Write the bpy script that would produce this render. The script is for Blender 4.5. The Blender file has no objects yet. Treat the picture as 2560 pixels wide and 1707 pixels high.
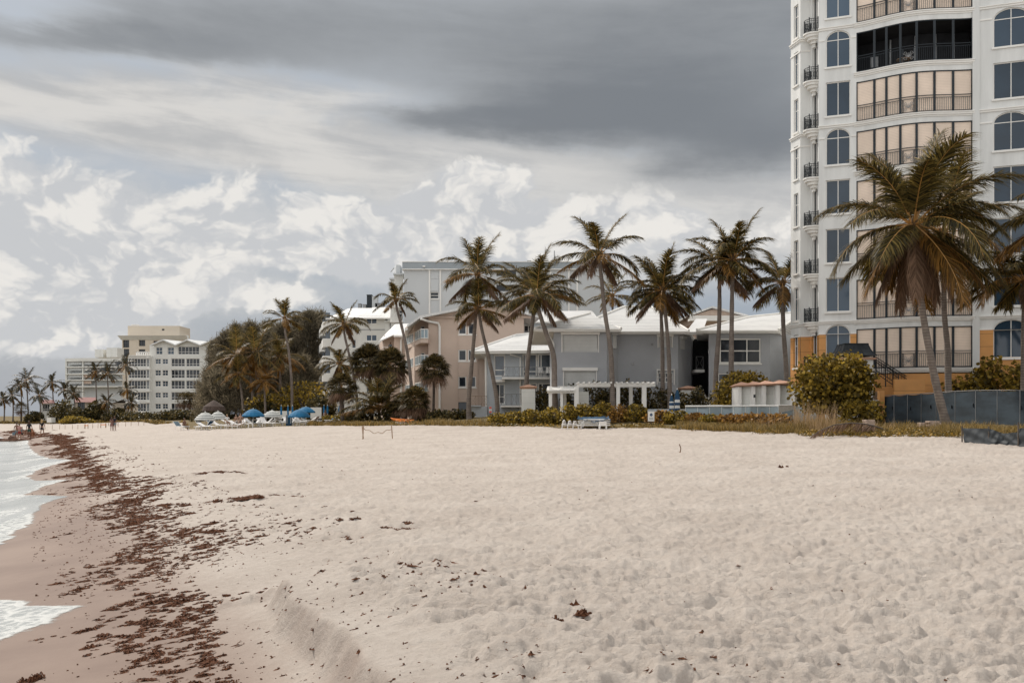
import bpy, bmesh, math, random
import numpy as np
from mathutils import Vector, Matrix
SC = bpy.context.scene
COL = SC.collection
R = math.radians
rng = np.random.default_rng(11)
random.seed(11)
# ---------------------------------------------------------------- camera model (pixel of the 2560 px photo + distance -> metres)
F, CX, HY, ZC = 2489.0, 1280.0, 1040.0, 1.7
def at(px, py, Y): return Vector(((px-CX)/F*Y, Y, ZC-(py-HY)/F*Y))
def PX(px, Y): return (px-CX)/F*Y
def PZ(py, Y): return ZC-(py-HY)/F*Y

# ---------------------------------------------------------------- node helpers
class NT:
    def __init__(s, tree): s.t = tree; s.n = tree.nodes; s.l = tree.links
    def new(s, typ, **kw):
        n = s.n.new(typ)
        for k, v in kw.items(): setattr(n, k, v)
        return n
    def link(s, a, b): s.l.new(a, b)
    def val(s, x, sock):
        if isinstance(x, E): s.link(x.o, sock)
        elif hasattr(x, 'is_output'): s.link(x, sock)
        else: sock.default_value = x
    def math(s, op, a, b=None, c=None, clamp=False):
        n = s.new('ShaderNodeMath', operation=op, use_clamp=clamp)
        s.val(a, n.inputs[0])
        if b is not None: s.val(b, n.inputs[1])
        if c is not None: s.val(c, n.inputs[2])
        return E(s, n.outputs[0])
    def noise(s, vec, scale, detail=4, rough=.55, dist=0, typ='FBM'):
        n = s.new('ShaderNodeTexNoise'); n.noise_type = typ
        if vec is not None: s.link(vec, n.inputs['Vector'])
        n.inputs['Scale'].default_value = scale; n.inputs['Detail'].default_value = detail
        n.inputs['Roughness'].default_value = rough; n.inputs['Distortion'].default_value = dist
        return E(s, n.outputs['Fac'])
    def smooth(s, x, a, b):
        n = s.new('ShaderNodeMapRange', interpolation_type='SMOOTHSTEP')
        s.val(x, n.inputs[0]); n.inputs[1].default_value = a; n.inputs[2].default_value = b
        return E(s, n.outputs[0])
    def mix(s, f, a, b, mode='MIX'):
        n = s.new('ShaderNodeMix', data_type='RGBA', blend_type=mode)
        s.val(f, n.inputs[0])
        for v, k in ((a, 6), (b, 7)):
            if hasattr(v, 'is_output'): s.link(v, n.inputs[k])
            else: n.inputs[k].default_value = (*v[:3], 1)
        return n.outputs[2]
    def combine(s, x, y, z):
        n = s.new('ShaderNodeCombineXYZ')
        for v, k in ((x, 0), (y, 1), (z, 2)): s.val(v, n.inputs[k])
        return n.outputs[0]
class E:
    def __init__(s, nt, o): s.nt = nt; s.o = o
    def __add__(s, b): return s.nt.math('ADD', s, b)
    __radd__ = __add__
    def __mul__(s, b): return s.nt.math('MULTIPLY', s, b)
    __rmul__ = __mul__
    def __sub__(s, b): return s.nt.math('SUBTRACT', s, b)
    def __rsub__(s, b): return s.nt.math('SUBTRACT', b, s)
    def __truediv__(s, b): return s.nt.math('DIVIDE', s, b)
    def __pow__(s, b): return s.nt.math('POWER', s, b)

MATS = {}
def mat(name, col, rough=.7, var=.12, vscale=1.5, spec=.4, bump=0, bscale=20, metal=0, col2=None, island=False, transl=0, fine=0, stretch=None, orand=0):
    """plain procedural material: base colour varied by noise (or per leaf), optional bump and translucency"""
    if name in MATS: return MATS[name]
    m = bpy.data.materials.new(name); m.use_nodes = True
    nt = NT(m.node_tree); bs = nt.n['Principled BSDF']; MATS[name] = m
    tc = nt.new('ShaderNodeTexCoord').outputs['Object']
    if stretch:
        mp = nt.new('ShaderNodeMapping'); nt.link(tc, mp.inputs[0]); mp.inputs['Scale'].default_value = stretch; tc = mp.outputs[0]
    c2 = col2 if col2 else tuple(min(1, c*(1+var)) for c in col)
    c1 = col if col2 else tuple(c*(1-var) for c in col)
    if island:
        f = E(nt, nt.new('ShaderNodeNewGeometry').outputs['Random Per Island'])
        f = nt.math('POWER', f, 1.6)
    else:
        f = nt.smooth(nt.noise(tc, vscale, 5, .6), .3, .7)
    c = nt.mix(f, c1, c2)
    if orand:                                               # every window its own blind or darkness behind the glass
        q = nt.math('POWER', E(nt, nt.new('ShaderNodeObjectInfo').outputs['Random']), 2.5); c = nt.mix(q*.8*orand, c, tuple(x*2.6+.02 for x in col))
    if fine: c = nt.mix(nt.smooth(nt.noise(tc, vscale*23, 3, .6), .45, .75)*fine, c, tuple(x*.45 for x in col))
    nt.link(c, bs.inputs['Base Color'])
    bs.inputs['Roughness'].default_value = rough; bs.inputs['Specular IOR Level'].default_value = spec; bs.inputs['Metallic'].default_value = metal
    if bump:
        b = nt.new('ShaderNodeBump'); b.inputs['Strength'].default_value = bump; b.inputs['Distance'].default_value = .03
        nt.link(nt.noise(tc, bscale, 4, .6).o, b.inputs['Height']); nt.link(b.outputs[0], bs.inputs['Normal'])
    if transl:
        tr = nt.new('ShaderNodeBsdfTranslucent'); nt.link(c, tr.inputs[0]); ms = nt.new('ShaderNodeMixShader'); ms.inputs[0].default_value = transl
        nt.link(bs.outputs[0], ms.inputs[1]); nt.link(tr.outputs[0], ms.inputs[2]); nt.link(ms.outputs[0], nt.n['Material Output'].inputs[0])
    return m
def lines_mat(name, col, dark, period, axis=2, duty=.12, rough=.6, soft=.06, bump=.4, var=.08, vscale=.7):
    """surface built of courses / slats / ribs: thin joints every `period` metres along one object axis"""
    if name in MATS: return MATS[name]
    m = bpy.data.materials.new(name); m.use_nodes = True; MATS[name] = m
    nt = NT(m.node_tree); bs = nt.n['Principled BSDF']
    tc = nt.new('ShaderNodeTexCoord').outputs['Object']
    sp = nt.new('ShaderNodeSeparateXYZ'); nt.link(tc, sp.inputs[0])
    fr = nt.math('FRACT', E(nt, sp.outputs[axis])/period)
    j = nt.smooth(fr, duty+soft, duty)
    base = nt.mix(nt.smooth(nt.noise(tc, vscale, 5, .6), .3, .7), tuple(c*(1-var) for c in col), tuple(min(1, c*(1+var)) for c in col))
    nt.link(nt.mix(j, base, dark), bs.inputs['Base Color']); bs.inputs['Roughness'].default_value = rough
    b = nt.new('ShaderNodeBump'); b.inputs['Strength'].default_value = bump; b.inputs['Distance'].default_value = .04
    nt.link((fr*1.0).o, b.inputs['Height']); nt.link(b.outputs[0], bs.inputs['Normal'])
    return m

M = dict(
 stucco=mat('white_stucco', (.69,.69,.67), .8, .09, 1.2, bump=.15, bscale=9, stretch=(1,1,.12)),
 trimw=mat('white_trim', (.80,.78,.74), .6, .04, .8),
 orange=lines_mat('orange_stucco', (.62,.30,.095), (.28,.125,.035), .82, duty=.03, soft=.01, bump=.2),
 iron=mat('black_iron', (.012,.016,.02), .45, .2),
 frame=mat('dark_bronze_frame', (.014,.02,.026), .5, .2),
 shutter=lines_mat('cream_slat_shutter', (.84,.69,.565), (.62,.50,.40), .10, duty=.1, soft=.08, bump=.3),
 wshutter=lines_mat('white_roller_slats', (.60,.60,.58), (.42,.42,.41), .11, duty=.1, soft=.08, bump=.3),
 glass=mat('tinted_window_glass', (.020,.038,.060), .06, .25, .25, spec=.6, orand=1),
 dglass=mat('dark_window_glass', (.012,.016,.022), .05, .3, .5, spec=.6, orand=.45),
 bglass=mat('pale_window_glass', (.10,.12,.145), .08, .3, .4, spec=.7),
 grey=mat('grey_blue_stucco', (.41,.42,.44), .85, .06, .4, bump=.25, bscale=7),
 lgrey=mat('pale_blue_grey_stucco', (.47,.50,.53), .85, .05, .4, bump=.2, bscale=7),
 beige=mat('pinkish_beige_stucco', (.59,.465,.385), .85, .05, .4, bump=.2, bscale=6),
 tall=mat('light_grey_render', (.55,.565,.57), .85, .05, .15, bump=.1),
 tallb=mat('grey_parapet_render', (.31,.34,.36), .8, .06, .2),
 white=mat('white_render', (.70,.69,.65), .8, .06, .2, bump=.1),
 cream=mat('cream_render', (.62,.54,.44), .8, .06, .15),
 tile=lines_mat('white_roof_tile', (.66,.65,.63), (.36,.355,.35), .168, duty=.16, soft=.12, bump=.9, var=.07),
 seam=lines_mat('white_metal_roof', (.68,.675,.66), (.56,.56,.56), .62, axis=0, duty=.06, soft=.03, bump=.3),
 terra=mat('terracotta_cap', (.50,.29,.20), .7, .1, 2, bump=.2),
 redroof=mat('red_tile_roof', (.22,.085,.075), .8, .15, 1.2),
 copper=mat('dark_copper_roof', (.035,.04,.045), .45, .3, 2, metal=.4),
 leaf=mat('palm_leaf_green', (.026,.024,.010), .5, col2=(.26,.185,.05), island=True, transl=.42, spec=.25),
 leafg=mat('palm_leaf_golden', (.08,.045,.012), .5, col2=(.36,.18,.04), island=True, transl=.3, spec=.25),
 leafd=mat('palm_leaf_dead', (.10,.055,.03), .7, col2=(.26,.155,.095), island=True, transl=.1),
 leaff=mat('far_palm_leaf', (.020,.024,.016), .5, col2=(.10,.085,.045), island=True, transl=.15),
 rachis=mat('palm_frond_stem', (.42,.22,.06), .5, .25, 3),
 trunk=lines_mat('palm_trunk_bark', (.20,.165,.14), (.135,.108,.092), .15, duty=.2, soft=.2, rough=.9, bump=.4, var=.3, vscale=2.5),
 bark=mat('rough_bark', (.10,.08,.065), .95, .3, 3, bump=.6, bscale=12),
 fibre=mat('palm_crown_fibre', (.14,.085,.04), .9, .35, 9, bump=.8, bscale=30),
 coco=mat('coconut_husk', (.23,.12,.03), .5, .3, 4),
 sabal=mat('fan_palm_leaf', (.030,.027,.012), .55, col2=(.20,.14,.05), island=True, transl=.3, spec=.15),
 cas=mat('casuarina_needles', (.085,.075,.052), .8, col2=(.33,.27,.18), island=True, transl=.5, spec=.1),
 grape=mat('sea_grape_leaf', (.065,.050,.011), .5, col2=(.56,.38,.06), island=True, transl=.42, spec=.3),
 grapeb=mat('sea_grape_bronze_leaf', (.11,.058,.016), .5, col2=(.52,.27,.055), island=True, transl=.25, spec=.3),
 hedge=mat('dark_hedge_leaf', (.022,.024,.010), .45, col2=(.19,.135,.04), island=True, transl=.2, spec=.25),
 grass=mat('dune_grass_blade', (.11,.08,.022), .6, col2=(.46,.30,.09), island=True, transl=.25),
 oats=mat('sea_oat_straw', (.30,.19,.09), .7, col2=(.50,.35,.20), island=True, transl=.2),
 creeper=mat('golden_creeper_leaf', (.09,.07,.012), .5, col2=(.45,.27,.05), island=True, transl=.2),
 weed=mat('brown_seaweed', (.058,.023,.012), .9, col2=(.205,.085,.043), vscale=28, spec=.2, bump=.9, bscale=70),
 mesh=mat('navy_privacy_mesh', (.028,.042,.055), .75, .35, 1.1, stretch=(.6,.6,2.2)),
 tarp=mat('slate_silt_cloth', (.032,.038,.043), .65, .2, 2.5, bump=.25, bscale=60),
 paver=mat('pinkish_paver', (.42,.32,.26), .9, .2, 6, bump=.3),
 wood=mat('weathered_wood', (.30,.20,.13), .9, .25, 4),
 plastic=mat('white_plastic', (.78,.76,.73), .45, .04, 2),
 blue=mat('blue_canvas', (.008,.12,.25), .8, .15, 1.5),
 navy=mat('navy_canvas', (.012,.05,.10), .8, .25, 2),
 orangep=mat('orange_plastic', (.75,.20,.02), .4, .1, 2),
 thatch=mat('brown_thatch', (.075,.053,.044), .95, .35, 5, bump=.7, bscale=18),
 skin=mat('skin', (.34,.20,.14), .55, .06, 6), tan=mat('tanned_skin', (.17,.085,.055), .55, .06, 6),
 hair=mat('brown_hair', (.06,.03,.018), .6, .3, 20), blond=mat('blond_hair', (.42,.28,.13), .6, .3, 20),
 cblack=mat('black_cloth', (.014,.016,.022), .85, .2, 8), cgrey=mat('grey_blue_cloth', (.13,.18,.21), .85, .2, 8),
 cred=mat('red_cloth', (.26,.03,.025), .85, .2, 8), cwhite=mat('white_cloth', (.70,.68,.66), .85, .1, 8),
 cpink=mat('pink_cloth', (.45,.25,.22), .85, .1, 8), cgreen=mat('dark_green_cloth', (.03,.09,.07), .85, .2, 8),
 cred2=mat('dusty_rose_cloth', (.20,.11,.09), .85, .15, 8),
 dog=mat('red_brown_fur', (.23,.09,.04), .85, .3, 12, bump=.4), rock=mat('brown_boulder', (.14,.075,.05), .85, .4, 2.5, bump=.6, bscale=8),
 metal=mat('grey_metal', (.30,.30,.30), .45, .15, 2, metal=.6), acrylic=mat('blue_grey_plexiglass', (.26,.33,.37), .12, .1, .8, spec=.6),
 signw=mat('sign_white', (.75,.74,.72), .5, .03), signb=mat('sign_blue', (.02,.06,.16), .5, .05), signr=mat('sign_red', (.55,.10,.08), .5, .05),
 dark_recess=mat('dark_interior', (.02,.02,.022), .9, .2),  # near-black colour stands in for the shade inside deep recesses
)
def stripe_mat(name, c1, c2, period, axis='Z', soft=.08):
    m = bpy.data.materials.new(name); m.use_nodes = True; MATS[name] = m
    nt = NT(m.node_tree); bs = nt.n['Principled BSDF']; sp = nt.new('ShaderNodeSeparateXYZ')
    nt.link(nt.new('ShaderNodeTexCoord').outputs['Object'], sp.inputs[0])
    fr = nt.math('PINGPONG', E(nt, sp.outputs[{'X':0,'Y':1,'Z':2}[axis]]), period)
    nt.link(nt.mix(nt.smooth(fr/period, .5-soft, .5+soft), c1, c2), bs.inputs['Base Color']); bs.inputs['Roughness'].default_value = .85
    return m
M['stripe'] = stripe_mat('grey_white_striped_canvas', (.11,.12,.11), (.74,.73,.69), .085)
M['bstripe'] = stripe_mat('navy_white_striped_canvas', (.02,.06,.13), (.70,.70,.68), .19)

# ---------------------------------------------------------------- object helpers
def link(o, parent=None):
    COL.objects.link(o)
    if parent is not None: o.parent = parent
    return o
def tag(o, label=None, cat=None, group=None, kind=None):
    if label: o['label'] = label
    if cat: o['category'] = cat
    if group: o['group'] = group
    if kind: o['kind'] = kind
    return o
def thing(name, label, cat, loc=(0,0,0), rotz=0, group=None):
    o = bpy.data.objects.new(name, None); o.location = loc; o.rotation_euler = (0,0,rotz); o.empty_display_size = .3
    return tag(link(o), label, cat, group)
def mobj(name, V, Fc, mats, parent=None, mi=None, smooth=False):
    me = bpy.data.meshes.new(name)
    V = V.tolist() if isinstance(V, np.ndarray) else V
    me.from_pydata(V, [], Fc.tolist() if isinstance(Fc, np.ndarray) else Fc)
    for m in (mats if isinstance(mats, (list, tuple)) else [mats]): me.materials.append(m)
    if mi is not None: me.polygons.foreach_set('material_index', np.asarray(mi, dtype=np.int32))
    if smooth: me.polygons.foreach_set('use_smooth', np.ones(len(me.polygons), dtype=bool))
    me.update()
    return link(bpy.data.objects.new(name, me), parent)
Z3 = Vector((0,0,1))
class MB:
    """collects faces, then links them as ONE mesh object"""
    def __init__(s, off=(0,0,0)): s.V = []; s.F = []; s.MI = []; s.m = 0; s.off = Vector(off)
    def face(s, pts):
        b = len(s.V); s.V += [tuple(Vector(p)-s.off) for p in pts]; s.F.append(tuple(range(b, b+len(pts)))); s.MI.append(s.m); return s
    def hexa(s, c):
        b = len(s.V); s.V += [tuple(Vector(p)-s.off) for p in c]
        for q in ((0,3,2,1),(4,5,6,7),(0,1,5,4),(1,2,6,5),(2,3,7,6),(3,0,4,7)): s.F.append(tuple(b+i for i in q)); s.MI.append(s.m)
        return s
    def box(s, a, b):
        x0,y0,z0 = a; x1,y1,z1 = b
        return s.hexa([(x0,y0,z0),(x1,y0,z0),(x1,y1,z0),(x0,y1,z0),(x0,y0,z1),(x1,y0,z1),(x1,y1,z1),(x0,y1,z1)])
    def obox(s, O, u, n, uu, vv, dd):
        O = Vector(O); P = lambda a, d, v: O+u*a+n*d+Z3*v
        return s.hexa([P(a,d,v) for v in vv for a, d in ((uu[0],dd[1]),(uu[1],dd[1]),(uu[1],dd[0]),(uu[0],dd[0]))])
    def prism(s, poly, z0, z1, cap=True):
        n = len(poly); lo = [(p[0],p[1],z0) for p in poly]; hi = [(p[0],p[1],z1) for p in poly]
        for i in range(n): s.face([lo[i], lo[(i+1)%n], hi[(i+1)%n], hi[i]])
        if cap: s.face(hi); s.face(lo[::-1])
        return s
    def tube(s, pts, r, k=6, cap=True):
        pts = [Vector(p) for p in pts]; rs = r if isinstance(r, (list, tuple)) else [r]*len(pts)
        b = len(s.V); nrm = None
        for i, p in enumerate(pts):
            t = (pts[min(i+1,len(pts)-1)]-pts[max(i-1,0)]).normalized()
            a = t.cross(Vector((0,1,0)) if abs(t.y) < .9 else Vector((1,0,0))).normalized(); c = t.cross(a)
            for j in range(k):
                w = 2*math.pi*j/k; s.V.append(tuple(p+a*(math.cos(w)*rs[i])+c*(math.sin(w)*rs[i])-s.off))
        for i in range(len(pts)-1):
            for j in range(k):
                s.F.append((b+i*k+j, b+i*k+(j+1)%k, b+(i+1)*k+(j+1)%k, b+(i+1)*k+j)); s.MI.append(s.m)
        if cap:
            s.F.append(tuple(b+j for j in range(k))[::-1]); s.MI.append(s.m)
            e = b+(len(pts)-1)*k; s.F.append(tuple(e+j for j in range(k))); s.MI.append(s.m)
        return s
    def lathe(s, prof, k=16, c=(0,0)):
        b = len(s.V)
        for r, z in prof:
            for j in range(k):
                w = 2*math.pi*j/k; s.V.append(tuple(Vector((c[0]+r*math.cos(w), c[1]+r*math.sin(w), z))-s.off))
        for i in range(len(prof)-1):
            for j in range(k): s.F.append((b+i*k+j, b+i*k+(j+1)%k, b+(i+1)*k+(j+1)%k, b+(i+1)*k+j)); s.MI.append(s.m)
        return s
    def wall(s, O, u, n, W, H, holes=(), depth=.18, v0=0):
        """wall plane with real openings; hole = (u0,v0,u1,v1[,arch rise])"""
        O = Vector(O); P = lambda a, v, d=0: O+u*a+Z3*v+n*d
        us = sorted({0.0, W, *[h[0] for h in holes], *[h[2] for h in holes]}); vs = sorted({v0, H, *[h[1] for h in holes], *[h[3] for h in holes]})
        us = [a for a in us if -1e-6 <= a <= W+1e-6]; vs = [a for a in vs if v0-1e-6 <= a <= H+1e-6]
        for i in range(len(us)-1):
            for j in range(len(vs)-1):
                a = (us[i]+us[i+1])/2; v = (vs[j]+vs[j+1])/2
                if any(h[0] < a < h[2] and h[1] < v < h[3] for h in holes): continue
                s.face([P(us[i],vs[j]), P(us[i+1],vs[j]), P(us[i+1],vs[j+1]), P(us[i],vs[j+1])])
        for h in holes:
            a0,b0,a1,b1 = h[:4]; rise = h[4] if len(h) > 4 else 0; t = b1-rise
            s.face([P(a0,b0),P(a0,b0,-depth),P(a1,b0,-depth),P(a1,b0)])
            s.face([P(a0,b0),P(a0,t),P(a0,t,-depth),P(a0,b0,-depth)]); s.face([P(a1,b0),P(a1,b0,-depth),P(a1,t,-depth),P(a1,t)])
            if rise:
                N = 12; arc = arch(a0,a1,t,rise,N)
                for (p, q) in zip(arc[:-1], arc[1:]):
                    s.face([P(*p),P(*q),P(q[0],b1),P(p[0],b1)]); s.face([P(*p),P(*p,-depth),P(*q,-depth),P(*q)])
            else: s.face([P(a0,t),P(a1,t),P(a1,t,-depth),P(a0,t,-depth)])
        return s
    def build(s, name, mats, parent=None, smooth=False, local=False):
        if parent is not None and not local and s.off.length < 1e-9:
            L = Vector((0,0,0)); p = parent
            while p is not None: L += p.location; p = p.parent
            if L.length > 1e-6: s.V = [tuple(Vector(v)-L) for v in s.V]
        return mobj(name, s.V, s.F, mats, parent, s.MI if isinstance(mats, (list, tuple)) and len(mats) > 1 else None, smooth)
def arch(a0, a1, t, rise, N):
    c, h = (a0+a1)/2, (a1-a0)/2
    return [(c-h*math.cos(math.pi*i/N), t+rise*math.sin(math.pi*i/N)) for i in range(N+1)]
UX, NF = Vector((1,0,0)), Vector((0,-1,0))
def window(parent, O, u, n, w, h, cols=(), rows=(), rise=0, fr=.06, inset=.1, fm='trimw', gm='glass', sill=None, name='window', bar=None):
    """a window set into its opening: frame with mullions, pane as its child, optional sill"""
    bar = bar or fr*.8; b = MB(); O = Vector(O); t = h-rise; d = (-inset-.03, -inset+.03)
    b.obox(O,u,n,(0,w),(0,fr),d); b.obox(O,u,n,(0,fr),(fr,t-(0 if rise else fr)),d); b.obox(O,u,n,(w-fr,w),(fr,t-(0 if rise else fr)),d)
    if rise:
        for (p, q) in zip(arch(0,w,t,rise,12)[:-1], arch(0,w,t,rise,12)[1:]):
            pi = (w/2+(p[0]-w/2)*(1-2*fr/w), t+(p[1]-t)*(1-fr/rise)); qi = (w/2+(q[0]-w/2)*(1-2*fr/w), t+(q[1]-t)*(1-fr/rise))
            b.hexa([O+u*x+Z3*v+n*k for k in d[::-1] for x, v in (pi, qi, q, p)])
    else: b.obox(O,u,n,(0,w),(h-fr,h),d)
    for c in cols:
        top = t+rise*math.sqrt(max(0,1-((c*w-w/2)/(w/2))**2))-fr; b.obox(O,u,n,(c*w-bar/2,c*w+bar/2),(fr,top),(d[0]+.004,d[1]+.004))
    for r in rows: b.obox(O,u,n,(fr,w-fr),(r*h-bar/2,r*h+bar/2),(d[0]+.008,d[1]-.004))
    f = b.build(name, M[fm], parent)
    g = MB(); pts = [(fr*.5,fr*.5),(w-fr*.5,fr*.5)]+([(w-fr*.5,h-fr*.5),(fr*.5,h-fr*.5)] if not rise else [(p[0],p[1]-fr*.5) for p in arch(fr*.5,w-fr*.5,t,rise,12)[::-1]])
    g.face([O+u*a+Z3*v-n*inset for a, v in pts]); g.build('pane', M[gm], f)
    if sill: MB().obox(O,u,n,(-.08,w+.08),(-.12,-.003),(-.05,sill)).build('sill', M['trimw'], f)
    return f
def fwin(parent, px0, py0, px1, py1, Y, **kw):
    return window(parent, at(px0,py1,Y), UX, NF, (px1-px0)/F*Y, (py1-py0)/F*Y, **kw)
def hwall(b, px0, px1, pyt, pyb, Y, holes=(), depth=.2):
    k = Y/F; O = at(px0,pyb,Y)
    return b.wall(O, UX, NF, (px1-px0)*k, (pyb-pyt)*k, [((h[0]-px0)*k,(pyb-h[3])*k,(h[2]-px0)*k,(pyb-h[1])*k) for h in holes], depth)
def pbox(b, px0, py0, px1, py1, Y, d0=0, d1=.3):
    """box whose front lies d0 metres in front of distance Y and which reaches d1 behind it"""
    return b.box((PX(px0,Y),Y-d0,PZ(py1,Y)),(PX(px1,Y),Y+d1,PZ(py0,Y)))

# ---------------------------------------------------------------- numpy noise
def _hash(ix, iy, k): 
    h = (ix.astype(np.int64)*374761393+iy.astype(np.int64)*668265263+k*974711) & 0xffffffff
    h = ((h ^ (h >> 13))*1274126177) & 0xffffffff
    return ((h ^ (h >> 16)) & 0xffff)/65535.0
def vnoise(x, y, k=0):
    ix = np.floor(x); iy = np.floor(y); fx = x-ix; fy = y-iy
    fx = fx*fx*fx*(fx*(fx*6-15)+10); fy = fy*fy*fy*(fy*(fy*6-15)+10)
    a = _hash(ix,iy,k); b = _hash(ix+1,iy,k); c = _hash(ix,iy+1,k); d = _hash(ix+1,iy+1,k)
    return (a*(1-fx)+b*fx)*(1-fy)+(c*(1-fx)+d*fx)*fy-.5
def fbm(x, y, o=4, k=0, g=.5):
    s = 0; a = 1
    for i in range(o):
        s = s+a*vnoise(x*2**i+i*17.3, y*2**i-i*9.1, k+i); a *= g
    return s
def pits(x, y, cell, r, k=0):
    """scattered hollows: 1 in a hollow's middle, 0 outside"""
    x = x/cell; y = y/cell; ix = np.floor(x); iy = np.floor(y); out = np.zeros_like(x)
    for dx in (-1,0,1):
        for dy in (-1,0,1):
            cx = ix+dx; cy = iy+dy; h = _hash(cx,cy,k+2); a = _hash(cx,cy,k+5)*3.14
            ux = x-(cx+.5+.9*(_hash(cx,cy,k)-.5)); uy = y-(cy+.5+.9*(_hash(cx,cy,k+1)-.5))
            p = ux*np.cos(a)+uy*np.sin(a); q = -ux*np.sin(a)+uy*np.cos(a)
            d = np.sqrt(p*p+(q*1.7)**2)/(r*(.5+.7*h)); w = np.clip(1-d,0,1); out = np.maximum(out, w*w*(3-2*w)*(h > .35)*(.4+.6*h)-.28*np.exp(-((d-1.15)/.3)**2)*(h > .35)*h)
    return out
def sstep(x, a, b):
    t = np.clip((x-a)/(b-a),0,1); return t*t*(3-2*t)
# ================================================================ camera, light, sky
cam = bpy.data.cameras.new('camera'); co = link(bpy.data.objects.new('camera', cam))
co.location = (0,0,ZC); co.rotation_euler = (R(90),0,0)
cam.sensor_width = 36; cam.lens = 36*F/2560; cam.shift_y = (HY-853.5)/2560; cam.clip_start = .1; cam.clip_end = 6000
SC.camera = co
SC.view_settings.view_transform = 'Standard'; SC.view_settings.look = 'None'; SC.view_settings.gamma = 1
SC.view_settings.exposure = 0.0
SC.cycles.use_denoising = True; SC.cycles.max_bounces = 6; SC.cycles.transparent_max_bounces = 8
SUN_AZ, SUN_EL = R(-39), R(42)           # azimuth from +Y towards +X: the sun stands over the sea on the left
sl = bpy.data.lights.new('sun', 'SUN'); sl.energy = 3.2; sl.angle = R(4); sl.color = (1, .93, .84)
so = link(bpy.data.objects.new('sun', sl))
sd = Vector((math.sin(SUN_AZ)*math.cos(SUN_EL), math.cos(SUN_AZ)*math.cos(SUN_EL), math.sin(SUN_EL)))
so.rotation_euler = sd.to_track_quat('Z','Y').to_euler(); so.location = (-30,-10,40)
wd = bpy.data.worlds.new('World'); SC.world = wd; wd.use_nodes = True
nt = NT(wd.node_tree); nt.n.clear()
sky = nt.new('ShaderNodeTexSky', sky_type='NISHITA'); sky.sun_disc = False
sky.sun_elevation = SUN_EL; sky.sun_rotation = SUN_AZ; sky.dust_density = 3; sky.air_density = 1.2
gen = nt.new('ShaderNodeTexCoord').outputs['Generated']; sp = nt.new('ShaderNodeSeparateXYZ'); nt.link(gen, sp.inputs[0])
gx, gy, gz = (E(nt, sp.outputs[i]) for i in range(3))
az = nt.math('ARCTAN2', gx, gy)*1000.0                       # thousandths of a radian
el = nt.math('ARCSINE', gz)*1000.0
v2 = nt.combine(az*.001, el*.0015, 0.0)
wn1 = nt.noise(v2, 6.0, 5, .6); wn2 = nt.noise(nt.combine(az*.001+7.0, el*.0015, 2.0), 6.0, 5, .6)
azw = az+(wn1-.5)*150.0; elw = el+(wn2-.5)*85.0
def dirn(dx, dy):                                            # direction of a place in the picture (2352 px wide), thousandths
    px, py = dx*2560/2352, dy*2560/2352
    a = math.atan((px-CX)/F); return a*1000, math.atan((HY-py)/F*math.cos(a))*1000
def blob(dx, dy, sx, sy, amp, wa=None, we=None):
    a, e = dirn(dx, dy); k = 1000*2560/2352/F
    u = ((azw if wa is None else wa)-a)/(sx*k); v = ((elw if we is None else we)-e)/(sy*k)
    return nt.math('EXPONENT', (u*u+v*v)*-1.0)*amp
def total(L):
    t = L[0]
    for x in L[1:]: t = t+x
    return t
def puffs(scale, dx=0.0, dy=0.0, seed=0.0):
    n = nt.new('ShaderNodeTexVoronoi', feature='F1', voronoi_dimensions='2D'); nt.link(nt.combine((azw+dx)*.001, (elw+dy)*.00125, 0.0), n.inputs['Vector'])
    n.inputs['Scale'].default_value = scale; n.inputs['Detail'].default_value = 3; n.inputs['Roughness'].default_value = .6; n.inputs['Lacunarity'].default_value = 2.2
    return 1.0-E(nt, n.outputs['Distance'])*1.25
big = nt.noise(v2, 3.2, 6, .55); fine = nt.noise(nt.combine(azw*.001, elw*.0014, .5), 15.0, 7, .62)
vs = nt.combine(az*.0006, el*.0022+az*.0001, 4.0); st = nt.noise(vs, 6.0, 6, .55, .4); st2 = nt.noise(nt.combine(az*.0005, el*.003+az*.0002, 9.0), 11.0, 5, .55, .3)
# clear grey-blue air, darker towards the horizon on the left
air = nt.mix(nt.smooth(el, 10.0, 260.0), (.31,.355,.42), (.40,.455,.525))
nis = nt.mix(.08, air, nt.mix(1.0, (.12,.12,.12), sky.outputs[0], 'MULTIPLY'))
# cumulus heaps low in the sky: billows with lit upper left sides
cum = total([blob(140,590,230,150,1.5), blob(20,600,170,190,1.0), blob(170,470,110,60,.5), blob(280,690,190,70,.9), blob(40,770,150,45,.4), blob(1080,450,150,75,.8), blob(1000,530,330,110,.9), blob(700,560,220,85,.75), blob(560,610,260,40,.4), blob(1350,520,300,110,.6), blob(1720,560,330,120,.55),
             blob(600,700,180,32,.75), blob(420,480,110,55,.5), blob(440,560,120,50,.45), blob(540,420,90,40,.4), blob(860,600,160,40,.4), blob(760,620,120,30,.45)])
p1 = puffs(11.0); p1s = puffs(11.0, -10.0, 12.0)
cd = cum*1.25+(p1-.42)*.5+(fine-.5)*.62+(big-.5)*.3
cm = nt.smooth(cd, .34, .70)
lit = (p1-p1s)*1.3+(p1-.45)*.6+(fine-.5)*1.2+(big-.5)*1.2+(el-170.0)*.0022+.56
white = nt.mix(nt.smooth(lit, -.25, 1.0), (.58,.592,.61), (.85,.825,.785))
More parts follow.
